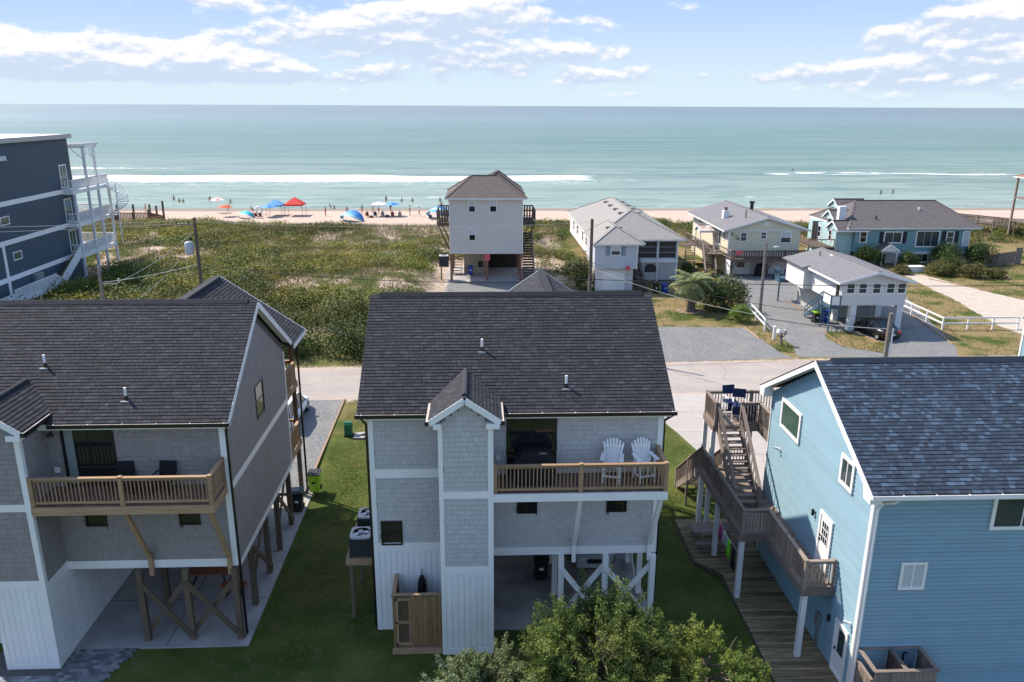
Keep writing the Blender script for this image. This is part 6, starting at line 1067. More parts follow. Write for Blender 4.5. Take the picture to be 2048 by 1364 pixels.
for xx in (9.45, 10.75): beam('leg', (xx, 29.75, .14), (xx, 30.45, .86), .05, .1, WOODG, t); beam('leg', (xx, 31.4, .14), (xx, 30.7, .86), .05, .1, WOODG, t); beam('seat_brace', (xx, 29.7, .5), (xx, 31.5, .5), .05, .1, WOODG, t)
# clothes line between two deck posts
g = MB(); g.tube([(9.97, 29.5, 1.95), (9.98, 28, 1.85), (9.98, 26.8, 1.95)], .008, 4); tag(g.build('clothes_line', WHITE), 'thin white clothes line strung between two white deck posts', 'line')
def cloth(label, y, w, h, m, z0=1.84, seed=0):
    rd = random.Random(seed); V_, F_ = [], []; n = 7
    for i in range(n + 1):
        for j in range(5): V_.append((9.98 + .05 * math.sin(i * 1.9 + j * .6 + seed) * (j / 4), y - w / 2 + w * i / n + .02 * rd.uniform(-1, 1), z0 - h * j / 4 - (.06 * rd.random() if j == 4 else 0)))
    for i in range(n):
        for j in range(4): a = i * 5 + j; F_.append((a, a + 5, a + 6, a + 1))
    o = mk('hanging_garment', V_, F_, m, None, True); md = o.modifiers.new('thickness', 'SOLIDIFY'); md.thickness = .012; tag(o, label, 'clothing', 'clothes on the line')
for lb, y, w, h, rgb in (('pink garment hanging first on the line', 29.1, .35, .5, (.55, .06, .25)), ('white cloth hanging beside the pink garment', 28.65, .3, .55, (.6, .62, .66)), ('pale shirt hanging left of the lime shorts', 28.3, .3, .5, (.5, .55, .6)), ('bright lime green shorts on the clothes line', 27.95, .34, .75, (.25, .85, .03)), ('black trousers hanging on the clothes line', 27.35, .35, .9, (.02, .02, .03))): cloth(lb, y, w, h, mat('cloth_%d' % int(y * 100), rgb, .85), seed=int(y * 10))
# balcony chairs on the blue house deck
def folding(label, x, y, rot):
    t = root('folding_chair', label, 'chair', (0, 0, 0), 'navy folding chairs')
    for sx in (-.26, .26): beam('leg', (sx, -.3, 0), (sx, .25, .72), .03, .03, WHITE, t); beam('leg', (sx, .3, 0), (sx, -.25, .72), .03, .03, WHITE, t); beam('back_post', (sx, .24, .6), (sx, .32, 1.35), .03, .03, WHITE, t); beam('arm', (sx, -.28, .95), (sx, .3, .95), .05, .03, WHITE, t)
    bx('seat', -.27, .27, -.25, .25, .68, .73, NAVYF, t); beam('backrest', (0, .27, .98), (0, .32, 1.36), .56, .03, NAVYF, t, up=(0, -1, .1)); bx('front_panel', -.26, .26, -.27, -.255, .35, .70, NAVYF, t); t.location = (x, y, 5.42); t.rotation_euler = (0, 0, R(rot))
folding('navy folding chair against the far rail of the deck', 11.0, 32.25, 10); folding('navy folding chair at the head of the deck stairs', 11.2, 31.75, -15)
t = root('cooler_bag', 'navy blue bag standing behind the deck rail', 'bag', (11.75, 31.75, 5.42)); g = MB(); g.prism([(11.5, 31.6, 5.43), (11.95, 31.6, 5.43), (12.0, 31.6, 6.1), (11.75, 31.6, 6.22), (11.5, 31.6, 6.05)], (0, .3, 0)); g.build('body', NAVYF, t); beam('handle', (11.6, 31.75, 6.2), (11.9, 31.75, 6.24), .03, .03, WHITE, t)
t = beam('leaning_board', (11.35, 27.3, 2.97), (11.75, 28.2, 3.15), .1, .03, WOODN); tag(t, 'loose pale board lying on the lower deck by blue wall', 'board')
# air conditioners of the grey house on their stand
t = root('equipment_stand', 'treated pine platform on posts carrying two air conditioners', 'platform', (-4.35, 27, 0)); bx('deck_top', -4.85, -3.86, 25.95, 28.6, 2.5, 2.56, WOODN, t); bx('rim_beam', -4.9, -3.86, 25.9, 25.95, 2.3, 2.57, WOODN, t); bx('rim_beam', -4.92, -4.86, 25.9, 28.6, 2.3, 2.57, WOODN, t)
for y in (26.05, 28.4): bx('post', -4.82, -4.68, y - .07, y + .07, 0, 2.5, WOODB, t)
ACM = mat('ac_louvre', (.045, .047, .05), .5, .1, 6.); ACT = mat('ac_top', (.45, .45, .46), .5)
def acunit(label, x, y, z, s=.76, h=.82):
    t = root('air_conditioner', label, 'air conditioner', (x, y, z), 'outdoor air conditioners'); a = s / 2; bx('body', x - a + .03, x + a - .03, y - a + .03, y + a - .03, z, z + h - .06, ACM, t)
    for i in range(11): g = MB(); zz = z + .05 + i * (h - .15) / 11; g.box(x - a, x + a, y - a, y + a, zz, zz + .03); g.build('louvre', ACM, t)
    for sx in (-1, 1):
        for sy in (-1, 1): bx('corner_post', x + sx * a - .03, x + sx * a + .03, y + sy * a - .03, y + sy * a + .03, z, z + h - .05, ACM, t)
    g = MB(); n = 24; r = a * .8; base = []
    for i in range(n):
        an = i * 2 * math.pi / n; c, s_ = math.cos(an), math.sin(an); k = min(1 / max(abs(c), abs(s_)), 1.28); g.v += [(x + c * r, y + s_ * r, z + h + .02), (x + c * a * k * 1.05, y + s_ * a * k * 1.05, z + h - .0), (x + c * a * k * 1.05, y + s_ * a * k * 1.05, z + h - .07)]
    for i in range(n): j = (i + 1) % n; g.f += [(3 * i, 3 * i + 1, 3 * j + 1, 3 * j), (3 * i + 1, 3 * i + 2, 3 * j + 2, 3 * j + 1)]; g.mi += [0, 0]
    g.build('top_cover', ACT, t); f = cyl('fan_well', (x, y, z + h - .055), (x, y, z + h - .05), r * 1.02, BLACK, t, 20); cyl('fan_hub', (x, y, z + h - .04), (x, y, z + h + .03), .09, ACT, t, 14)
    for i in range(4): an = R(20 + i * 90); beam('fan_blade', (x + .08 * math.cos(an), y + .08 * math.sin(an), z + h - .03), (x + r * .9 * math.cos(an), y + r * .9 * math.sin(an), z + h - .03), .16, .008, RIM, t)
    for i in range(3): g = MB(); rr = r * (.4 + .25 * i); g.tube([(x + rr * math.cos(q * .393), y + rr * math.sin(q * .393), z + h + .025) for q in range(17)], .006, 4); g.build('guard_ring', BLACK, t)
acunit('air conditioner at the front of the pine stand', -4.38, 26.4, 2.56); acunit('air conditioner at the back of the pine stand', -4.3, 27.9, 2.56)
t = root('equipment_stand', 'small post stand beside the tall cream house', 'platform', (-3.8, 86.6, 0)); bx('deck_top', -4.3, -3.2, 86.1, 87.1, 1.5, 1.6, WOODN, t); bx('post', -4.1, -3.98, 86.15, 86.27, 0, 1.5, WOODN, t); bx('post', -4.1, -3.98, 86.95, 87.07, 0, 1.5, WOODN, t); acunit('dark air conditioner on the stand of the tall cream house', -3.75, 86.6, 1.6, .95, 1.15)
# timber outdoor shower of the grey house
t = root('shower_enclosure', 'new pine outdoor shower stall with framed door beside white stair tower', 'shower', (-2.2, 24.5, 0)); PN = mat('new_pine_board', (.24, .145, .07), .75, .4, 5., rnd=.25, coord='obj')
vboards('board', (-2.32, 23.95, 0), (1, 0, 0), .94, .3, 2.25, .15, PN, t); vboards('board', (-3.02, 25.2, 0), (0, -1, 0), 1.25, .3, 2.25, .15, PN, t)
for x in (-3.0, -2.36, -1.42): bx('post', x - .05, x + .05, 23.93, 24.03, .14, 2.3, PN, t)
bx('post', -3.05, -2.95, 25.14, 25.24, .14, 2.3, PN, t); beam('cap_rail', (-3.08, 23.98, 2.32), (-1.38, 23.98, 2.32), .13, .04, WOODN, t); beam('cap_rail', (-3.0, 24.05, 2.322), (-3.0, 25.25, 2.322), .13, .04, WOODN, t)
d = bx('door', -2.93, -2.42, 23.965, 23.985, .32, 2.24, mat('shower_door_panel', (.10, .075, .04), .8, .3, 5.), t)
for z in (.36, 1.24, 2.16): bx('door_rail', -2.93, -2.42, 23.92, 23.962, z - .05, z + .05, WOODN, d); bx('hinge', -2.98, -2.88, 23.90, 23.918, z - .03, z + .03, BLACK, d)
for x in (-2.9, -2.46): bx('door_stile', x - .04, x + .04, 23.925, 23.96, .42, 2.1, WOODN, d)
bx('floor', -3.05, -1.36, 23.95, 25.2, .14, .2, WOODN, t); bx('sill_beam', -3.1, -1.36, 23.84, 23.92, .0, .2, WOODN, t); g = MB(); g.tube([(-2.1, 25.2, 1.2), (-2.1, 25.18, 2.55), (-2.1, 25.0, 2.6)], .02, 6); g.build('shower_pipe', METAL, t)
g = MB(); g.lathe([(0, 0), (.17, 0), (.14, .5), (.07, .72), (0, .72)], (-2.1, 25.03, 1.65), 10); tag(g.build('wetsuit', BLIT), 'black wetsuit hanging in the pine outdoor shower', 'wetsuit')
# utility box and splash blocks on the lawn
t = root('utility_pedestal', 'green rounded utility box standing on the lawn', 'utility box', (-7.6, 43.3, 0)); UG = mat('utility_green', (.02, .14, .075), .5); g = MB(); g.prism([(-7.82, 43.15, 0), (-7.82, 43.55, 0), (-7.82, 43.55, .72), (-7.82, 43.45, .86), (-7.82, 43.25, .86), (-7.82, 43.15, .72)][::-1], (.42, 0, 0)); g.build('body', UG, t); bx('base', -7.85, -7.37, 43.12, 43.58, 0, .1, CHAR, t)
for i, (x, y, a) in enumerate(((-7.0, 43.4, 25), (-6.95, 42.9, -10))): g = MB(); g.prism([(-.3, -.18, 0), (.3, -.12, 0), (.34, .12, 0), (-.3, .18, 0)], (0, 0, .09)); o = g.build('splash_block', CONC); o.matrix_basis = Matrix.Translation((x, y, .02)) @ Matrix.Rotation(R(a), 4, 'Z'); tag(o, ('flat pale block touching the side of the green utility box', 'flat pale block lying loose nearer the grey house on the lawn')[i], 'block', 'splash blocks on the lawn')
# mailbox
t = root('mailbox', 'white mailbox on a braced wooden post in tall grass', 'mailbox', (24.35, 60.6, 0)); bx('post', 24.28, 24.42, 60.53, 60.67, 0, 1.0, WOODG, t); beam('brace', (24.35, 60.6, .6), (24.05, 60.6, 1.0), .08, .08, WOODG, t); beam('brace', (24.35, 60.6, .6), (24.68, 60.6, 1.0), .08, .08, WOODG, t); beam('arm', (23.95, 60.6, 1.03), (24.8, 60.6, 1.03), .1, .06, WOODG, t)
for x in (24.0, 24.5): g = MB(); g.prism([(x, 60.42, 1.06), (x, 60.42, 1.22), (x + .03, 60.42, 1.3), (x + .11, 60.42, 1.34), (x + .19, 60.42, 1.3), (x + .22, 60.42, 1.22), (x + .22, 60.42, 1.06)], (0, .4, 0)); g.build('box', WHITE if x < 24.3 else METAL, t)
t = cyl('marker_post', (24.4, 62.3, 0), (24.4, 62.3, 1.15), .12, WHITE, None, 12); tag(t, 'short white round post in the grass beside the mailbox', 'post')
# fences
def rails(label, pts, h=1.1, sp=2.6, m=WHITE, first=True):
    t = root('rail_fence', label, 'fence', (pts[0][0], pts[0][1], 0)); n = 0
    for (a, b) in zip(pts, pts[1:]):
        l = math.hypot(b[0] - a[0], b[1] - a[1]); k = max(1, round(l / sp))
        for i in range(k + 1):
            if i == 0 and n: continue
            x = a[0] + (b[0] - a[0]) * i / k; y = a[1] + (b[1] - a[1]) * i / k; bx('post', x - .06, x + .06, y - .06, y + .06, 0, h, m, t)
        for z in (h - .06, h * .5): beam('rail', (*a, z), (*b, z), .05, .14, m, t)
        n += 1
rails('short white rail fence beside the small round shrub', [(25.2, 71.5), (24.9, 68.2), (24.5, 64.8)]); rails('white rail fence turning the corner by the dry lawn', [(40.15, 77.5), (40.15, 70), (40.2, 64.95), (46.9, 64.95)])
t = root('picket_fence', 'grey weathered picket fence right of the teal house', 'fence', (62.5, 92.5, 0))
for i in range(44): k = i / 43; x = 60.9 + 5.6 * k; y = 92.2 + 2.4 * k; bx('picket', x - .05, x + .05, y - .012, y + .012, .03, 1.5 + .08 * random.random(), WOODG, t)
for z in (.4, 1.2): beam('rail', (60.9, 92.24, z), (66.5, 94.64, z), .05, .09, WOODG, t)
bx('end_post', 66.2, 67.0, 94.4, 94.5, 0, 2.0, WOODG, t)
# beach boardwalk on the right and the deck platform on the left
t = root('beach_boardwalk', 'raised weathered boardwalk crossing the dune to the beach', 'boardwalk', (72, 120, 0)); a, b = Vector((77.6, 111.5, 2.0)), Vector((64.5, 130.5, 1.9)); d = b - a; sd_ = Vector((-d.y, d.x, 0)).normalized()
for i in range(60): p = a + d * (i + .5) / 60; beam('plank', p - sd_ * .8, p + sd_ * .8, .36, .05, WOODG, t)
for s in (-1, 1): railing(a + sd_ * .8 * s, b + sd_ * .8 * s, 1.05, WOODG, t, .12, True, .16, .07, .13, .12, 7, under=2.2)
t = root('beach_platform', 'new brown wooden deck with tall posts at the dune edge', 'deck', (-52, 121, 0)); pl = [(-54.6, 117.5), (-49.6, 117.5), (-47.6, 123.5), (-51, 127), (-56, 127)]; z = 1.25; PB = mat('red_brown_deck', (.22, .12, .075), .8, .25, 4., rnd=.2, coord='obj')
for i in range(32):
    y = 117.5 + i * .3; xa = -54.6 - max(0, (y - 117.5)) * .15; xb = -49.6 + (y - 117.5) / 6 * 2 if y < 123.5 else -47.6 - (y - 123.5); bx('plank', xa, xb, y, y + .29, z - .05, z, PB, t)
for p, q in zip(pl, pl[1:] + pl[:1]):
    railing((*p, z), (*q, z), 1.0, PB, t, .12, False, .22, .11, .14, .12); beam('rim_beam', (*p, z - .12), (*q, z - .12), .06, .3, WOODN, t)
    for k in (0, .5): x = p[0] + (q[0] - p[0]) * k; y = p[1] + (q[1] - p[1]) * k; bx('tall_post', x - .12, x + .12, y - .12, y + .12, -.6, z + 2.3 + (.9 if k == 0 and p[0] > -48 else 0), WOODB, t)
# misc by the teal house, cottage sign
t = root('storage_box', 'white lidded storage box before the teal house garage', 'box', (50.8, 89.8, 0)); bx('body', 50.0, 52.0, 89.3, 90.2, 0, .62, WHITE2, t); bx('lid', 49.95, 52.05, 89.25, 90.25, .622, .7, WHITE, t)
t = root('roadside_sign', 'small red sign on a thin pole before the grey cottage', 'sign', (15.4, 80.2, 0)); cyl('pole', (15.4, 80.2, 0), (15.4, 80.2, 2.3), .03, METAL, t, 8); g = MB(); n = 8; g.prism([(15.4 + .27 * math.cos(R(22.5 + 45 * i)), 80.15, 2.5 + .27 * math.sin(R(22.5 + 45 * i))) for i in range(8)], (0, .03, 0)); g.build('panel', REDSIGN, t)
# ------------------------------------------------------------------ utility poles and wires
POLE = mat('pole_wood', (.12, .09, .07), .9, .35, 4., coord='pos', bump=.3, bscale=14); POLEG = mat('pole_wood_grey', (.22, .19, .16), .9, .3, 4.)
def pole(label, x, y, h, m=POLE, lean=0):
    t = root('utility_pole', label, 'utility pole', (x, y, 0), 'utility poles along the street'); cyl('shaft', (x, y, -.02), (x + lean, y, h), .17, m, t, 12, .11); return t
t = pole('dark utility pole carrying a grey transformer', -20.95, 60, 10.45); beam('cross_arm', (-21.05, 60.1, 9.9), (-22.6, 60.9, 9.85), .09, .11, POLEG, t); g = MB(); g.lathe([(0, 1.0), (.18, .98), (.3, .9), (.31, .08), (.26, 0), (0, 0)], (-21.55, 60.0, 7.7), 16); g.build('transformer', mat('transformer_grey', (.42, .45, .47), .4, .08, 3.), t, True)
for x, z in ((-21.5, 8.72), (-21.42, 8.72), (-22.4, 9.95), (-21.5, 9.95)): cyl('insulator', (x, 60.3, z), (x, 60.3, z + .22), .045, CHAR, t, 8)
bx('bracket', -21.3, -21.0, 59.95, 60.05, 8.3, 8.42, METAL, t)
t = pole('grey lower utility pole behind the dark house roof', -28.4, 60, 6.8, POLEG); beam('cross_arm', (-28.4, 60, 3.2), (-27.0, 60, 3.3), .06, .06, WHITE, t); beam('cross_arm', (-28.4, 60, 2.0), (-27.0, 60, 3.1), .05, .05, WHITE, t); beam('cross_arm', (-28.4, 60, 5.5), (-27.2, 60, 5.5), .06, .06, METAL, t)
for z in (3.35, 5.55): cyl('insulator', (-27.05, 60, z), (-27.05, 60, z + .35), .06, CURT, t, 8)
t = pole('bare dark utility pole in front of the grey cottage', 8.5, 59, 10.45); cyl('conduit', (8.36, 58.86, 0), (8.36, 58.86, 6.0), .05, METAL, t, 8)
t = pole('slim grey pole with street lamp beside the white fence', 25.64, 69.4, 6.9, POLEG); g = MB(); g.tube([(25.6, 69.4, 6.1), (25.9, 69.3, 6.45), (26.5, 69.2, 6.55)], .035, 6); g.build('lamp_arm', METAL, t); g = MB(); g.lathe([(0, .1), (.12, .08), (.16, -.02), (0, -.05)], (26.55, 69.2, 6.52), 10, sx=1.9); g.build('lamp_head', CURT, t, True)
t = pole('weathered utility pole with white conduit rising behind the blue roof', 23.5, 43, 7.25, POLEG); cyl('conduit', (23.66, 42.86, 0), (23.66, 42.86, 6.4), .05, WHITE, t, 8)
WIRE = mat('wire_black', (.02, .02, .02), .6); WIREP = mat('wire_pale', (.4, .4, .38), .5)
def wire(label, a, b, sag, m=WIRE, r=.018):
    a, b = Vector(a), Vector(b); g = MB(); g.tube([a + (b - a) * (i / 16) - Vector((0, 0, sag * 4 * (i / 16) * (1 - i / 16))) for i in range(17)], r, 5); tag(g.build('overhead_wire', m), label, 'wire', 'overhead wires')
wire('thick black wire from transformer pole to the bare pole', (-20.95, 59.85, 7.0), (8.5, 58.85, 5.9), .7, WIRE, .028); wire('thick black wire crossing in front of the white column house', (8.5, 58.85, 5.9), (62, 61.5, 5.0), .5, WIRE, .028); wire('pale wire from low grey pole to the transformer pole', (-28.4, 59.9, 5.6), (-20.95, 59.85, 7.0), .15, WIREP); wire('pale wire sloping from the transformer to the low pole bracket', (-21.5, 60, 8.3), (-27.05, 60, 3.6), .5, WIREP); wire('pale wire sloping from pole top to the low pole', (-21.1, 60, 9.4), (-27.2, 60, 5.6), .35, WIREP)
wire('pale wire past the navy building to the left, upper', (-22.4, 60.8, 10.1), (-70, 62, 9.8), .5, WIREP); wire('pale wire past the navy building to the left, lower', (-21.5, 60.3, 10.0), (-70, 60.5, 9.2), .5, WIREP); wire('thin wire from transformer pole over the dune thicket', (-20.95, 59.9, 10.2), (8.5, 58.95, 10.2), .4, WIREP, .01); wire('black wire dropping from bare pole to the conduit pole', (8.5, 58.9, 7.2), (23.5, 43, 6.9), .7, WIRE, .016); wire('pale wire dropping from bare pole across the gravel lot', (8.5, 58.9, 6.8), (23.5, 43, 6.3), .9, WIREP, .014)
# ------------------------------------------------------------------ beach life
SK = [mat('skin_a', (.42, .24, .16), .6), mat('skin_b', (.28, .15, .09), .6), mat('skin_c', (.5, .31, .22), .6)]; HAIR = [mat('hair_dark', (.02, .014, .01), .7), mat('hair_fair', (.25, .16, .07), .7)]
CL = {k: mat('wear_' + k, v, .8) for k, v in dict(navy=(.02, .03, .09), red=(.5, .05, .04), white=(.65, .65, .65), black=(.015, .015, .02), teal=(.03, .25, .28), blue=(.05, .18, .45), grey=(.2, .2, .22), pink=(.55, .2, .25), orange=(.55, .2, .05)).items()}
def skinmesh(name, V_, E_, Rr, rootv=0):
    me = bpy.data.meshes.new(name); me.from_pydata(V_, E_, []); o = bpy.data.objects.new(name, me); C.objects.link(o); md = o.modifiers.new('s', 'SKIN'); md.use_smooth_shade = True
    for i, r in enumerate(Rr): me.skin_vertices[0].data[i].radius = (r if isinstance(r, tuple) else (r, r)); me.skin_vertices[0].data[i].use_root = (i == rootv)
    o.modifiers.new('d', 'SUBSURF').levels = 1; bpy.context.view_layer.update(); m2 = bpy.data.meshes.new_from_object(o.evaluated_get(bpy.context.evaluated_depsgraph_get())); bpy.data.objects.remove(o); m2.name = name; return m2
def pose_(lk, rk, lf, rf, le, re, lh, rh, tilt=0, pz=.92):
    """joints of a 1.75 m figure facing -y: pelvis, spine, chest, neck, head, limbs"""
    P = Vector((0, 0, pz)); Cc = P + Vector((0, -.46 * math.sin(tilt), .46 * math.cos(tilt))); Nk = Cc + Vector((0, -.10 * math.sin(tilt), .1)); Hd = Nk + Vector((0, -.02, .16)); V_ = [P, (P + Cc) / 2, Cc, Nk, Hd, Hd + Vector((0, 0, .07))]
    hipl, hipr = P + Vector((-.1, 0, -.04)), P + Vector((.1, 0, -.04)); shl, shr = Cc + Vector((-.19, 0, .02)), Cc + Vector((.19, 0, .02))
    V_ += [hipl, Vector(lk), Vector(lf), Vector(lf) + Vector((0, -.14, -.03)), hipr, Vector(rk), Vector(rf), Vector(rf) + Vector((0, -.14, -.03)), shl, Vector(le), Vector(lh), shr, Vector(re), Vector(rh)]
    return [tuple(v) for v in V_]
ED = [(0, 1), (1, 2), (2, 3), (3, 4), (4, 5), (0, 6), (6, 7), (7, 8), (8, 9), (0, 10), (10, 11), (11, 12), (12, 13), (2, 14), (14, 15), (15, 16), (2, 17), (17, 18), (18, 19)]; RD = [(.14, .11), (.13, .10), (.15, .10), .055, .085, .075, .085, .06, .045, .03, .085, .06, .045, .03, .055, .042, .032, .055, .042, .032]
POSES = dict(stand=pose_((-.11, 0, .5), (.11, 0, .5), (-.11, .02, .07), (.12, .02, .07), (-.27, .03, 1.12), (.27, .03, 1.12), (-.26, -.05, .86), (.26, -.05, .86)), walk=pose_((-.1, -.14, .52), (.1, .02, .5), (-.1, -.22, .09), (.1, .30, .12), (-.26, .10, 1.13), (.26, -.06, 1.14), (-.24, .06, .9), (.24, -.25, .98), .08),
             sit=pose_((-.13, -.40, .46), (.13, -.40, .46), (-.14, -.42, .07), (.14, -.42, .07), (-.26, -.05, .68), (.26, -.05, .68), (-.2, -.3, .58), (.2, -.3, .58), -.25, .42), wave=pose_((-.11, 0, .5), (.11, 0, .5), (-.13, .02, .07), (.14, .02, .07), (-.42, -.02, 1.3), (.42, -.02, 1.2), (-.55, -.06, 1.12), (.3, -.1, .98)), bend=pose_((-.12, -.08, .5), (.12, -.1, .5), (-.14, .02, .07), (.14, .0, .07), (-.24, -.42, 1.02), (.24, -.42, 1.02), (-.2, -.48, .74), (.2, -.48, .74), .75))
BODY, TOP, BOT, HR = {}, {}, {}, {}
for k, V_ in POSES.items():
    BODY[k] = skinmesh('body_' + k, V_, ED, RD); TOP[k] = skinmesh('top_' + k, [V_[0], V_[1], V_[2], V_[14], V_[17]] + [tuple((Vector(V_[14]) + Vector(V_[15])) / 2), tuple((Vector(V_[17]) + Vector(V_[18])) / 2)], [(0, 1), (1, 2), (2, 3), (3, 5), (2, 4), (4, 6)], [(.15, .125), (.145, .12), (.165, .12), .075, .075, .06, .06])
    BOT[k] = skinmesh('bottom_' + k, [tuple((Vector(V_[0]) * .7 + Vector(V_[1]) * .3)), V_[0], V_[6], tuple(Vector(V_[6]) * .35 + Vector(V_[7]) * .65), V_[10], tuple(Vector(V_[10]) * .35 + Vector(V_[11]) * .65)], [(0, 1), (1, 2), (2, 3), (1, 4), (4, 5)], [(.15, .12), (.155, .125), .1, .085, .1, .085])
    g = MB(); hd = V_[4]; g.lathe([(.0, .125), (.06, .115), (.10, .06), (.105, 0), (.095, -.06)], (hd[0], hd[1] + .02, hd[2] + .03), 10); HR[k] = mesh('hair_' + k, g.v, g.f, HAIR[0], True)
def person(label, x, y, z, pose='stand', rot=0, sk=0, top=None, bot='navy', hr=0, s=1.0, group=None):
    t = bpy.data.objects.new('person', BODY[pose]); C.objects.link(t); tag(t, label, 'person', group); M = Matrix.Translation((x, y, z)) @ Matrix.Rotation(R(rot), 4, 'Z') @ Matrix.Scale(s, 4); t.matrix_basis = M; WM[t.name] = M
    for nm, me, m in (('hair', HR[pose], HAIR[hr]), ('shorts', BOT[pose], CL[bot])) + ((('shirt', TOP[pose], CL[top]),) if top else ()):
        if not me.materials: me.materials.append(None)
        o = bpy.data.objects.new(nm, me); put(o, M, t); o.material_slots[0].link = 'OBJECT'; o.material_slots[0].material = m
    if not BODY[pose].materials: BODY[pose].materials.append(None)
    t.material_slots[0].link = 'OBJECT'; t.material_slots[0].material = SK[sk]
bz = lambda x, y: float(hgt(x, y))
ON = 'people on the sand'; IN = 'bathers in the shallow water'
for lb, x, y, p, r, sk, tp, bt, s in (('person in swimwear walking past the striped umbrella', -61.0, 150, 'walk', 90, 2, None, 'pink', 1.0), ('person with hands on hips behind the brown deck', -62.5, 141, 'wave', 0, 2, 'grey', 'navy', 1.0), ('person crouched at the water line by the blue umbrella', -47.6, 155, 'bend', 60, 2, None, 'orange', .95), ('person beside the round white float', -40.9, 148, 'bend', -60, 1, None, 'black', .95),
        ('tall person in teal shirt standing by the white canopy', -19.3, 148.6, 'wave', 20, 2, 'blue', 'orange', 1.05), ('person in teal top and red shorts left of the white canopy', -21.3, 148.9, 'stand', 30, 2, 'teal', 'red', .98), ('child in dark clothes beside the group near blue arch', -24.0, 148.4, 'stand', -20, 2, 'navy', 'navy', .85), ('person carrying a bag next to the tall man', -18.2, 148.4, 'stand', 40, 2, 'grey', 'navy', .8), ('person in dark top standing alone right of the umbrellas', -12.3, 146.0, 'stand', -70, 2, 'navy', 'grey', 1.05), ('person in pale shirt walking alone along the beach', -10.5, 145.0, 'walk', -80, 2, 'white', 'red', 1.0), ('person walking behind the white canopy', -16.3, 151, 'walk', 60, 1, 'black', 'black', 1.0),
        ('person standing by the red canopy pole', -27.4, 145.5, 'stand', -60, 1, 'red', 'red', 1.0), ('person walking on the wet sand behind the cream house', 49.0, 158.5, 'stand', 20, 1, None, 'black', 1.0), ('adult walking at the water line with a child', 86.4, 158.5, 'walk', 80, 2, None, 'orange', 1.0), ('small child walking beside the adult at the water line', 87.2, 158.4, 'walk', 80, 2, 'white', 'white', .65), ('person sitting at the water line on the far right', 78.2, 158.0, 'sit', 120, 1, None, 'navy', .9)): person(lb, x, y, bz(x, y) - .02, p, r, sk, tp, bt, int(sk == 2 and s < 1), s, ON)
for lb, x, y, p, r, dz in (('dark figure bending over a child at the surf edge', -29.6, 163.5, 'bend', -50, -.35), ('child held by the bending figure at the surf edge', -28.9, 163.2, 'stand', -20, -.75), ('bather waist-deep left of the group', -58.5, 178.5, 'stand', 10, -1.0), ('bather stretching arms wide in the water', -66.8, 180, 'wave', -10, -1.05), ('bather with head out right of the wide-armed one', -64.4, 176.5, 'stand', 0, -1.25), ('swimmer neck-deep beside another swimmer', -63.4, 176, 'stand', 0, -1.3), ('bather low in the water far from the deck posts', -52.9, 174.5, 'wave', 0, -1.25), ('standing bather out in the green water', -20.0, 177, 'stand', 0, -.8), ('swimmer in the group out in green water', -16.5, 176, 'stand', 0, -1.2), ('swimmer on the right of the green water group', -14.2, 176.3, 'stand', 0, -1.2), ('swimmer in the far pair before the wave', -8.2, 176.8, 'stand', 0, -1.15), ('swimmer right of the far pair', -6.2, 176.0, 'stand', 0, -1.25), ('bather behind the blue arch tent', 1.0 - 8.5, 167, 'stand', 0, -.9), ('swimmer far out behind the teal house, left', 98.0, 192, 'stand', 0, -1.0), ('swimmer far out behind the teal house, right', 101.5, 193, 'wave', 0, -1.0), ('surfer lying far out on the green wave', 103, 262, 'bend', 90, -1.0)):
    person(lb, x, y, -1.8 + dz + .35, p, r, 1, 'black' if 'surfer' in lb else None, 'black', 0, 1.0 if 'child' not in lb else .75, IN)
# umbrellas, canopies, arch tents, chairs
def umbrella(label, x, y, r, m, m2=None, h=2.1):
    z = bz(x, y); t = root('beach_umbrella', label, 'umbrella', (x, y, z), 'beach umbrellas'); cyl('pole', (x, y, z - .1), (x, y, z + h), .03, WHITE, t, 8)
    for i in range(8): g = MB(); g.lathe([(0, .42), (r * .5, .30), (r, 0)], (x, y, z + h - .35), 2, a0=i * math.pi / 4, a1=(i + 1) * math.pi / 4); g.build('panel', m2 if (m2 and i % 2) else m, t)
FO = mat('fab_orange', (.6, .09, .02), .7); FB = mat('fab_blue', (.04, .19, .5), .7); FP = mat('fab_pink', (.7, .28, .25), .7); FR = mat('fab_red', (.62, .035, .025), .7); FLB = mat('fab_sky', (.10, .32, .60), .7); FT = mat('fab_turq', (.05, .45, .5), .7); FW = mat('fab_white', (.78, .78, .78), .7); FN = mat('fab_deepblue', (.02, .09, .35), .7); FC = mat('fab_pale_cyan', (.35, .62, .65), .7)
umbrella('pink and white striped umbrella behind the orange one', -48.3, 151.5, 1.35, FP, FW, 2.7); umbrella('orange umbrella low on the sand', -45.0, 145, 1.3, FO, None, 2.0); umbrella('blue umbrella behind the transformer pole', -37.8 + 10.6 - 10.0, 144.6, 1.5, FB, FLB, 2.1); umbrella('blue and pale striped umbrella right of the white canopy', -15.4, 145.6, 1.45, FB, FLB, 2.4)
def canopy(label, x, y, w, m, h=2.1, pk=.95):
    z = bz(x, y); t = root('beach_canopy', label, 'canopy', (x, y, z), 'pop-up beach canopies'); a = w / 2; c = (x, y, z + h + pk); q = [(x - a, y - a, z + h), (x + a, y - a, z + h), (x + a, y + a, z + h), (x - a, y + a, z + h)]
    for i in range(4): mk('panel', [q[i], q[(i + 1) % 4], c], [(0, 1, 2)], m, t); p = q[i]; p2 = q[(i + 1) % 4]; mk('valance', [p, p2, (p2[0], p2[1], p2[2] - .28), (p[0], p[1], p[2] - .28)], [(0, 1, 2, 3)], m, t); cyl('leg', (p[0], p[1], z - .05), (p[0], p[1], z + h), .03, CHAR if m is not FW else WHITE, t, 8)
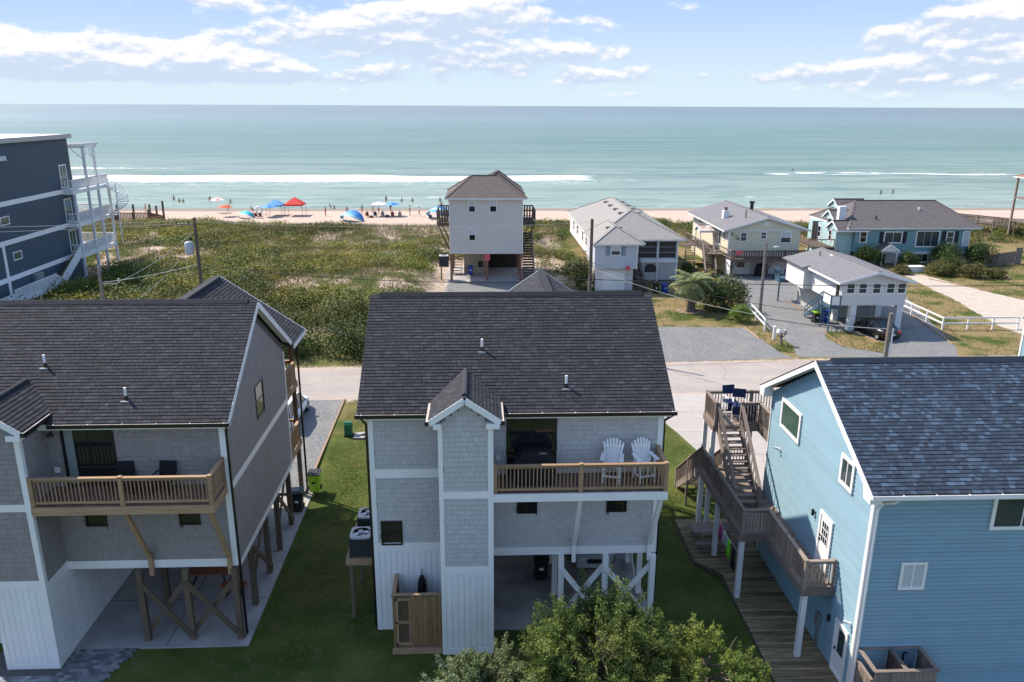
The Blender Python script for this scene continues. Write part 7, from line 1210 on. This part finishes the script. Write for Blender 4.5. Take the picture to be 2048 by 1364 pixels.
canopy('sky blue pop-up canopy left of the red one', -36.6, 147.0, 2.7, FLB, 1.9); canopy('red pop-up canopy on the sand', -33.0, 146.5, 3.2, FR, 2.1, 1.2); canopy('white pop-up canopy with people sitting below', -17.8, 145.5, 2.5, FW, 2.1, .45)
def arch(label, x, y, r, rot, cols, d=2.4):
    z = bz(x, y); t = root('arch_tent', label, 'beach tent', (x, y, z), 'arched beach shades'); ca, sa = math.cos(R(rot)), math.sin(R(rot)); n = len(cols)
    for k in range(n):
        V_, F_ = [], []
        for i in range(13):
            a = math.pi * i / 12
            for s in (k / n, (k + 1) / n): lx = r * (1 - .16 * s) * math.cos(a); ly = d * s * math.sin(a) ** .6; V_.append((x + lx * ca - ly * sa, y + lx * sa + ly * ca, z + r * .82 * (1 - .38 * s) * math.sin(a)))
        for i in range(12): F_.append((2 * i, 2 * i + 1, 2 * i + 3, 2 * i + 2))
        mk('panel', V_, F_, cols[k], t, True)
    g = MB(); g.tube([(x + r * math.cos(math.pi * i / 12) * ca, y + r * math.cos(math.pi * i / 12) * sa, z + r * .82 * math.sin(math.pi * i / 12)) for i in range(13)], .03, 5); g.build('hoop', WHITE, t)
arch('blue and turquoise arch tent at the dune edge', -21.5, 139.5, 2.3, 150, [FB, FLB, FC]); arch('large blue arch tent beside the tall cream house', -6.6, 142.5, 2.7, 140, [FB, FC, FLB]); arch('turquoise dome tent near the blue canopy', -40.9, 143.5, 1.5, 170, [FT, FT, FC], 1.6); arch('blue arch tent behind the cream house, left', 45.5, 146.5, 2.2, 150, [FN, FB, FC]); arch('turquoise arch tent behind the cream house, right', 48.8, 146.0, 2.1, 200, [FC, FT, FLB])
def bchair(label, x, y, rot, m, who=None):
    z = bz(x, y); t = root('beach_chair', label, 'chair', (0, 0, 0), 'low beach chairs'); bx('seat', -.28, .28, -.25, .25, .28, .34, m, t); beam('backrest', (0, .24, .3), (0, .42, .95), .56, .04, m, t, up=(0, -1, .3))
    for sx in (-.28, .28):
        for yy in (-.22, .22): bx('leg', sx - .015, sx + .015, yy - .015, yy + .015, 0, .3, CHAR, t)
    t.location = (x, y, z - .02); t.rotation_euler = (0, 0, R(rot))
    if who: person(who, x, y, z - .08, 'sit', rot, 2, random.choice(['navy', 'white', 'grey', 'teal']), 'navy', 0, .95, 'people in beach chairs')
DRED = mat('fab_dark_red', (.16, .03, .03), .8)
bchair('dark red beach chair left of the white canopy', -19.7, 143.9, 180, DRED, 'person sitting in the dark red chair left of white canopy'); bchair('navy beach chair under the white canopy', -18.3, 144.2, 180, CL['navy'], 'person in navy chair under the white canopy'); bchair('grey beach chair under the right side of white canopy', -17.0, 144.4, 180, CL['grey'], 'person in grey chair under the white canopy'); bchair('dark red beach chair under the blue striped umbrella', -15.2, 143.9, 180, DRED, 'person in dark red chair under the striped umbrella'); bchair('grey beach chair right of the striped umbrella', -13.9, 144.0, 180, CL['grey'], 'person in pale shirt sitting right of striped umbrella')
bchair('dark chair right of the turquoise dome tent', -39.0, 143, 170, DRED); bchair('brown chair farther right of the turquoise dome tent', -38.2, 142.8, 170, mat('fab_brown', (.12, .07, .04), .8)); bchair('red-orange chair beside the tall cream house, left', 10.2, 132.5, 0, FO); bchair('red-orange chair beside the tall cream house, right', 12.0, 132.5, 0, FO); bchair('dark chair inside the large blue arch tent', -8.2, 140.3, 170, CL['navy'])
t = root('inflatable_ring', 'round white inflatable float standing on the sand', 'float', (-40.0, 148.5, -1.1)); g = MB(); z = bz(-40, 148.5) + .75; g.tube([(-40 + .55 * math.cos(i * .3927), 148.5, z + .55 * math.sin(i * .3927)) for i in range(17)], .2, 8); g.build('ring', FW, t, True)
for lb, x, y, w, h, m in (('dark red cooler box beside the canopy pole', -18.9, 143.2, .6, .4, DRED), ('navy cooler box under the striped umbrella', -16.1, 143.4, .6, .5, CL['navy'])): z = bz(x, y); t = root('cooler_box', lb, 'cooler', (x, y, z)); bx('body', x - w / 2, x + w / 2, y - .2, y + .2, z - .02, z + h, m, t); bx('lid', x - w / 2 - .02, x + w / 2 + .02, y - .22, y + .22, z + h + .002, z + h + .07, FW, t)
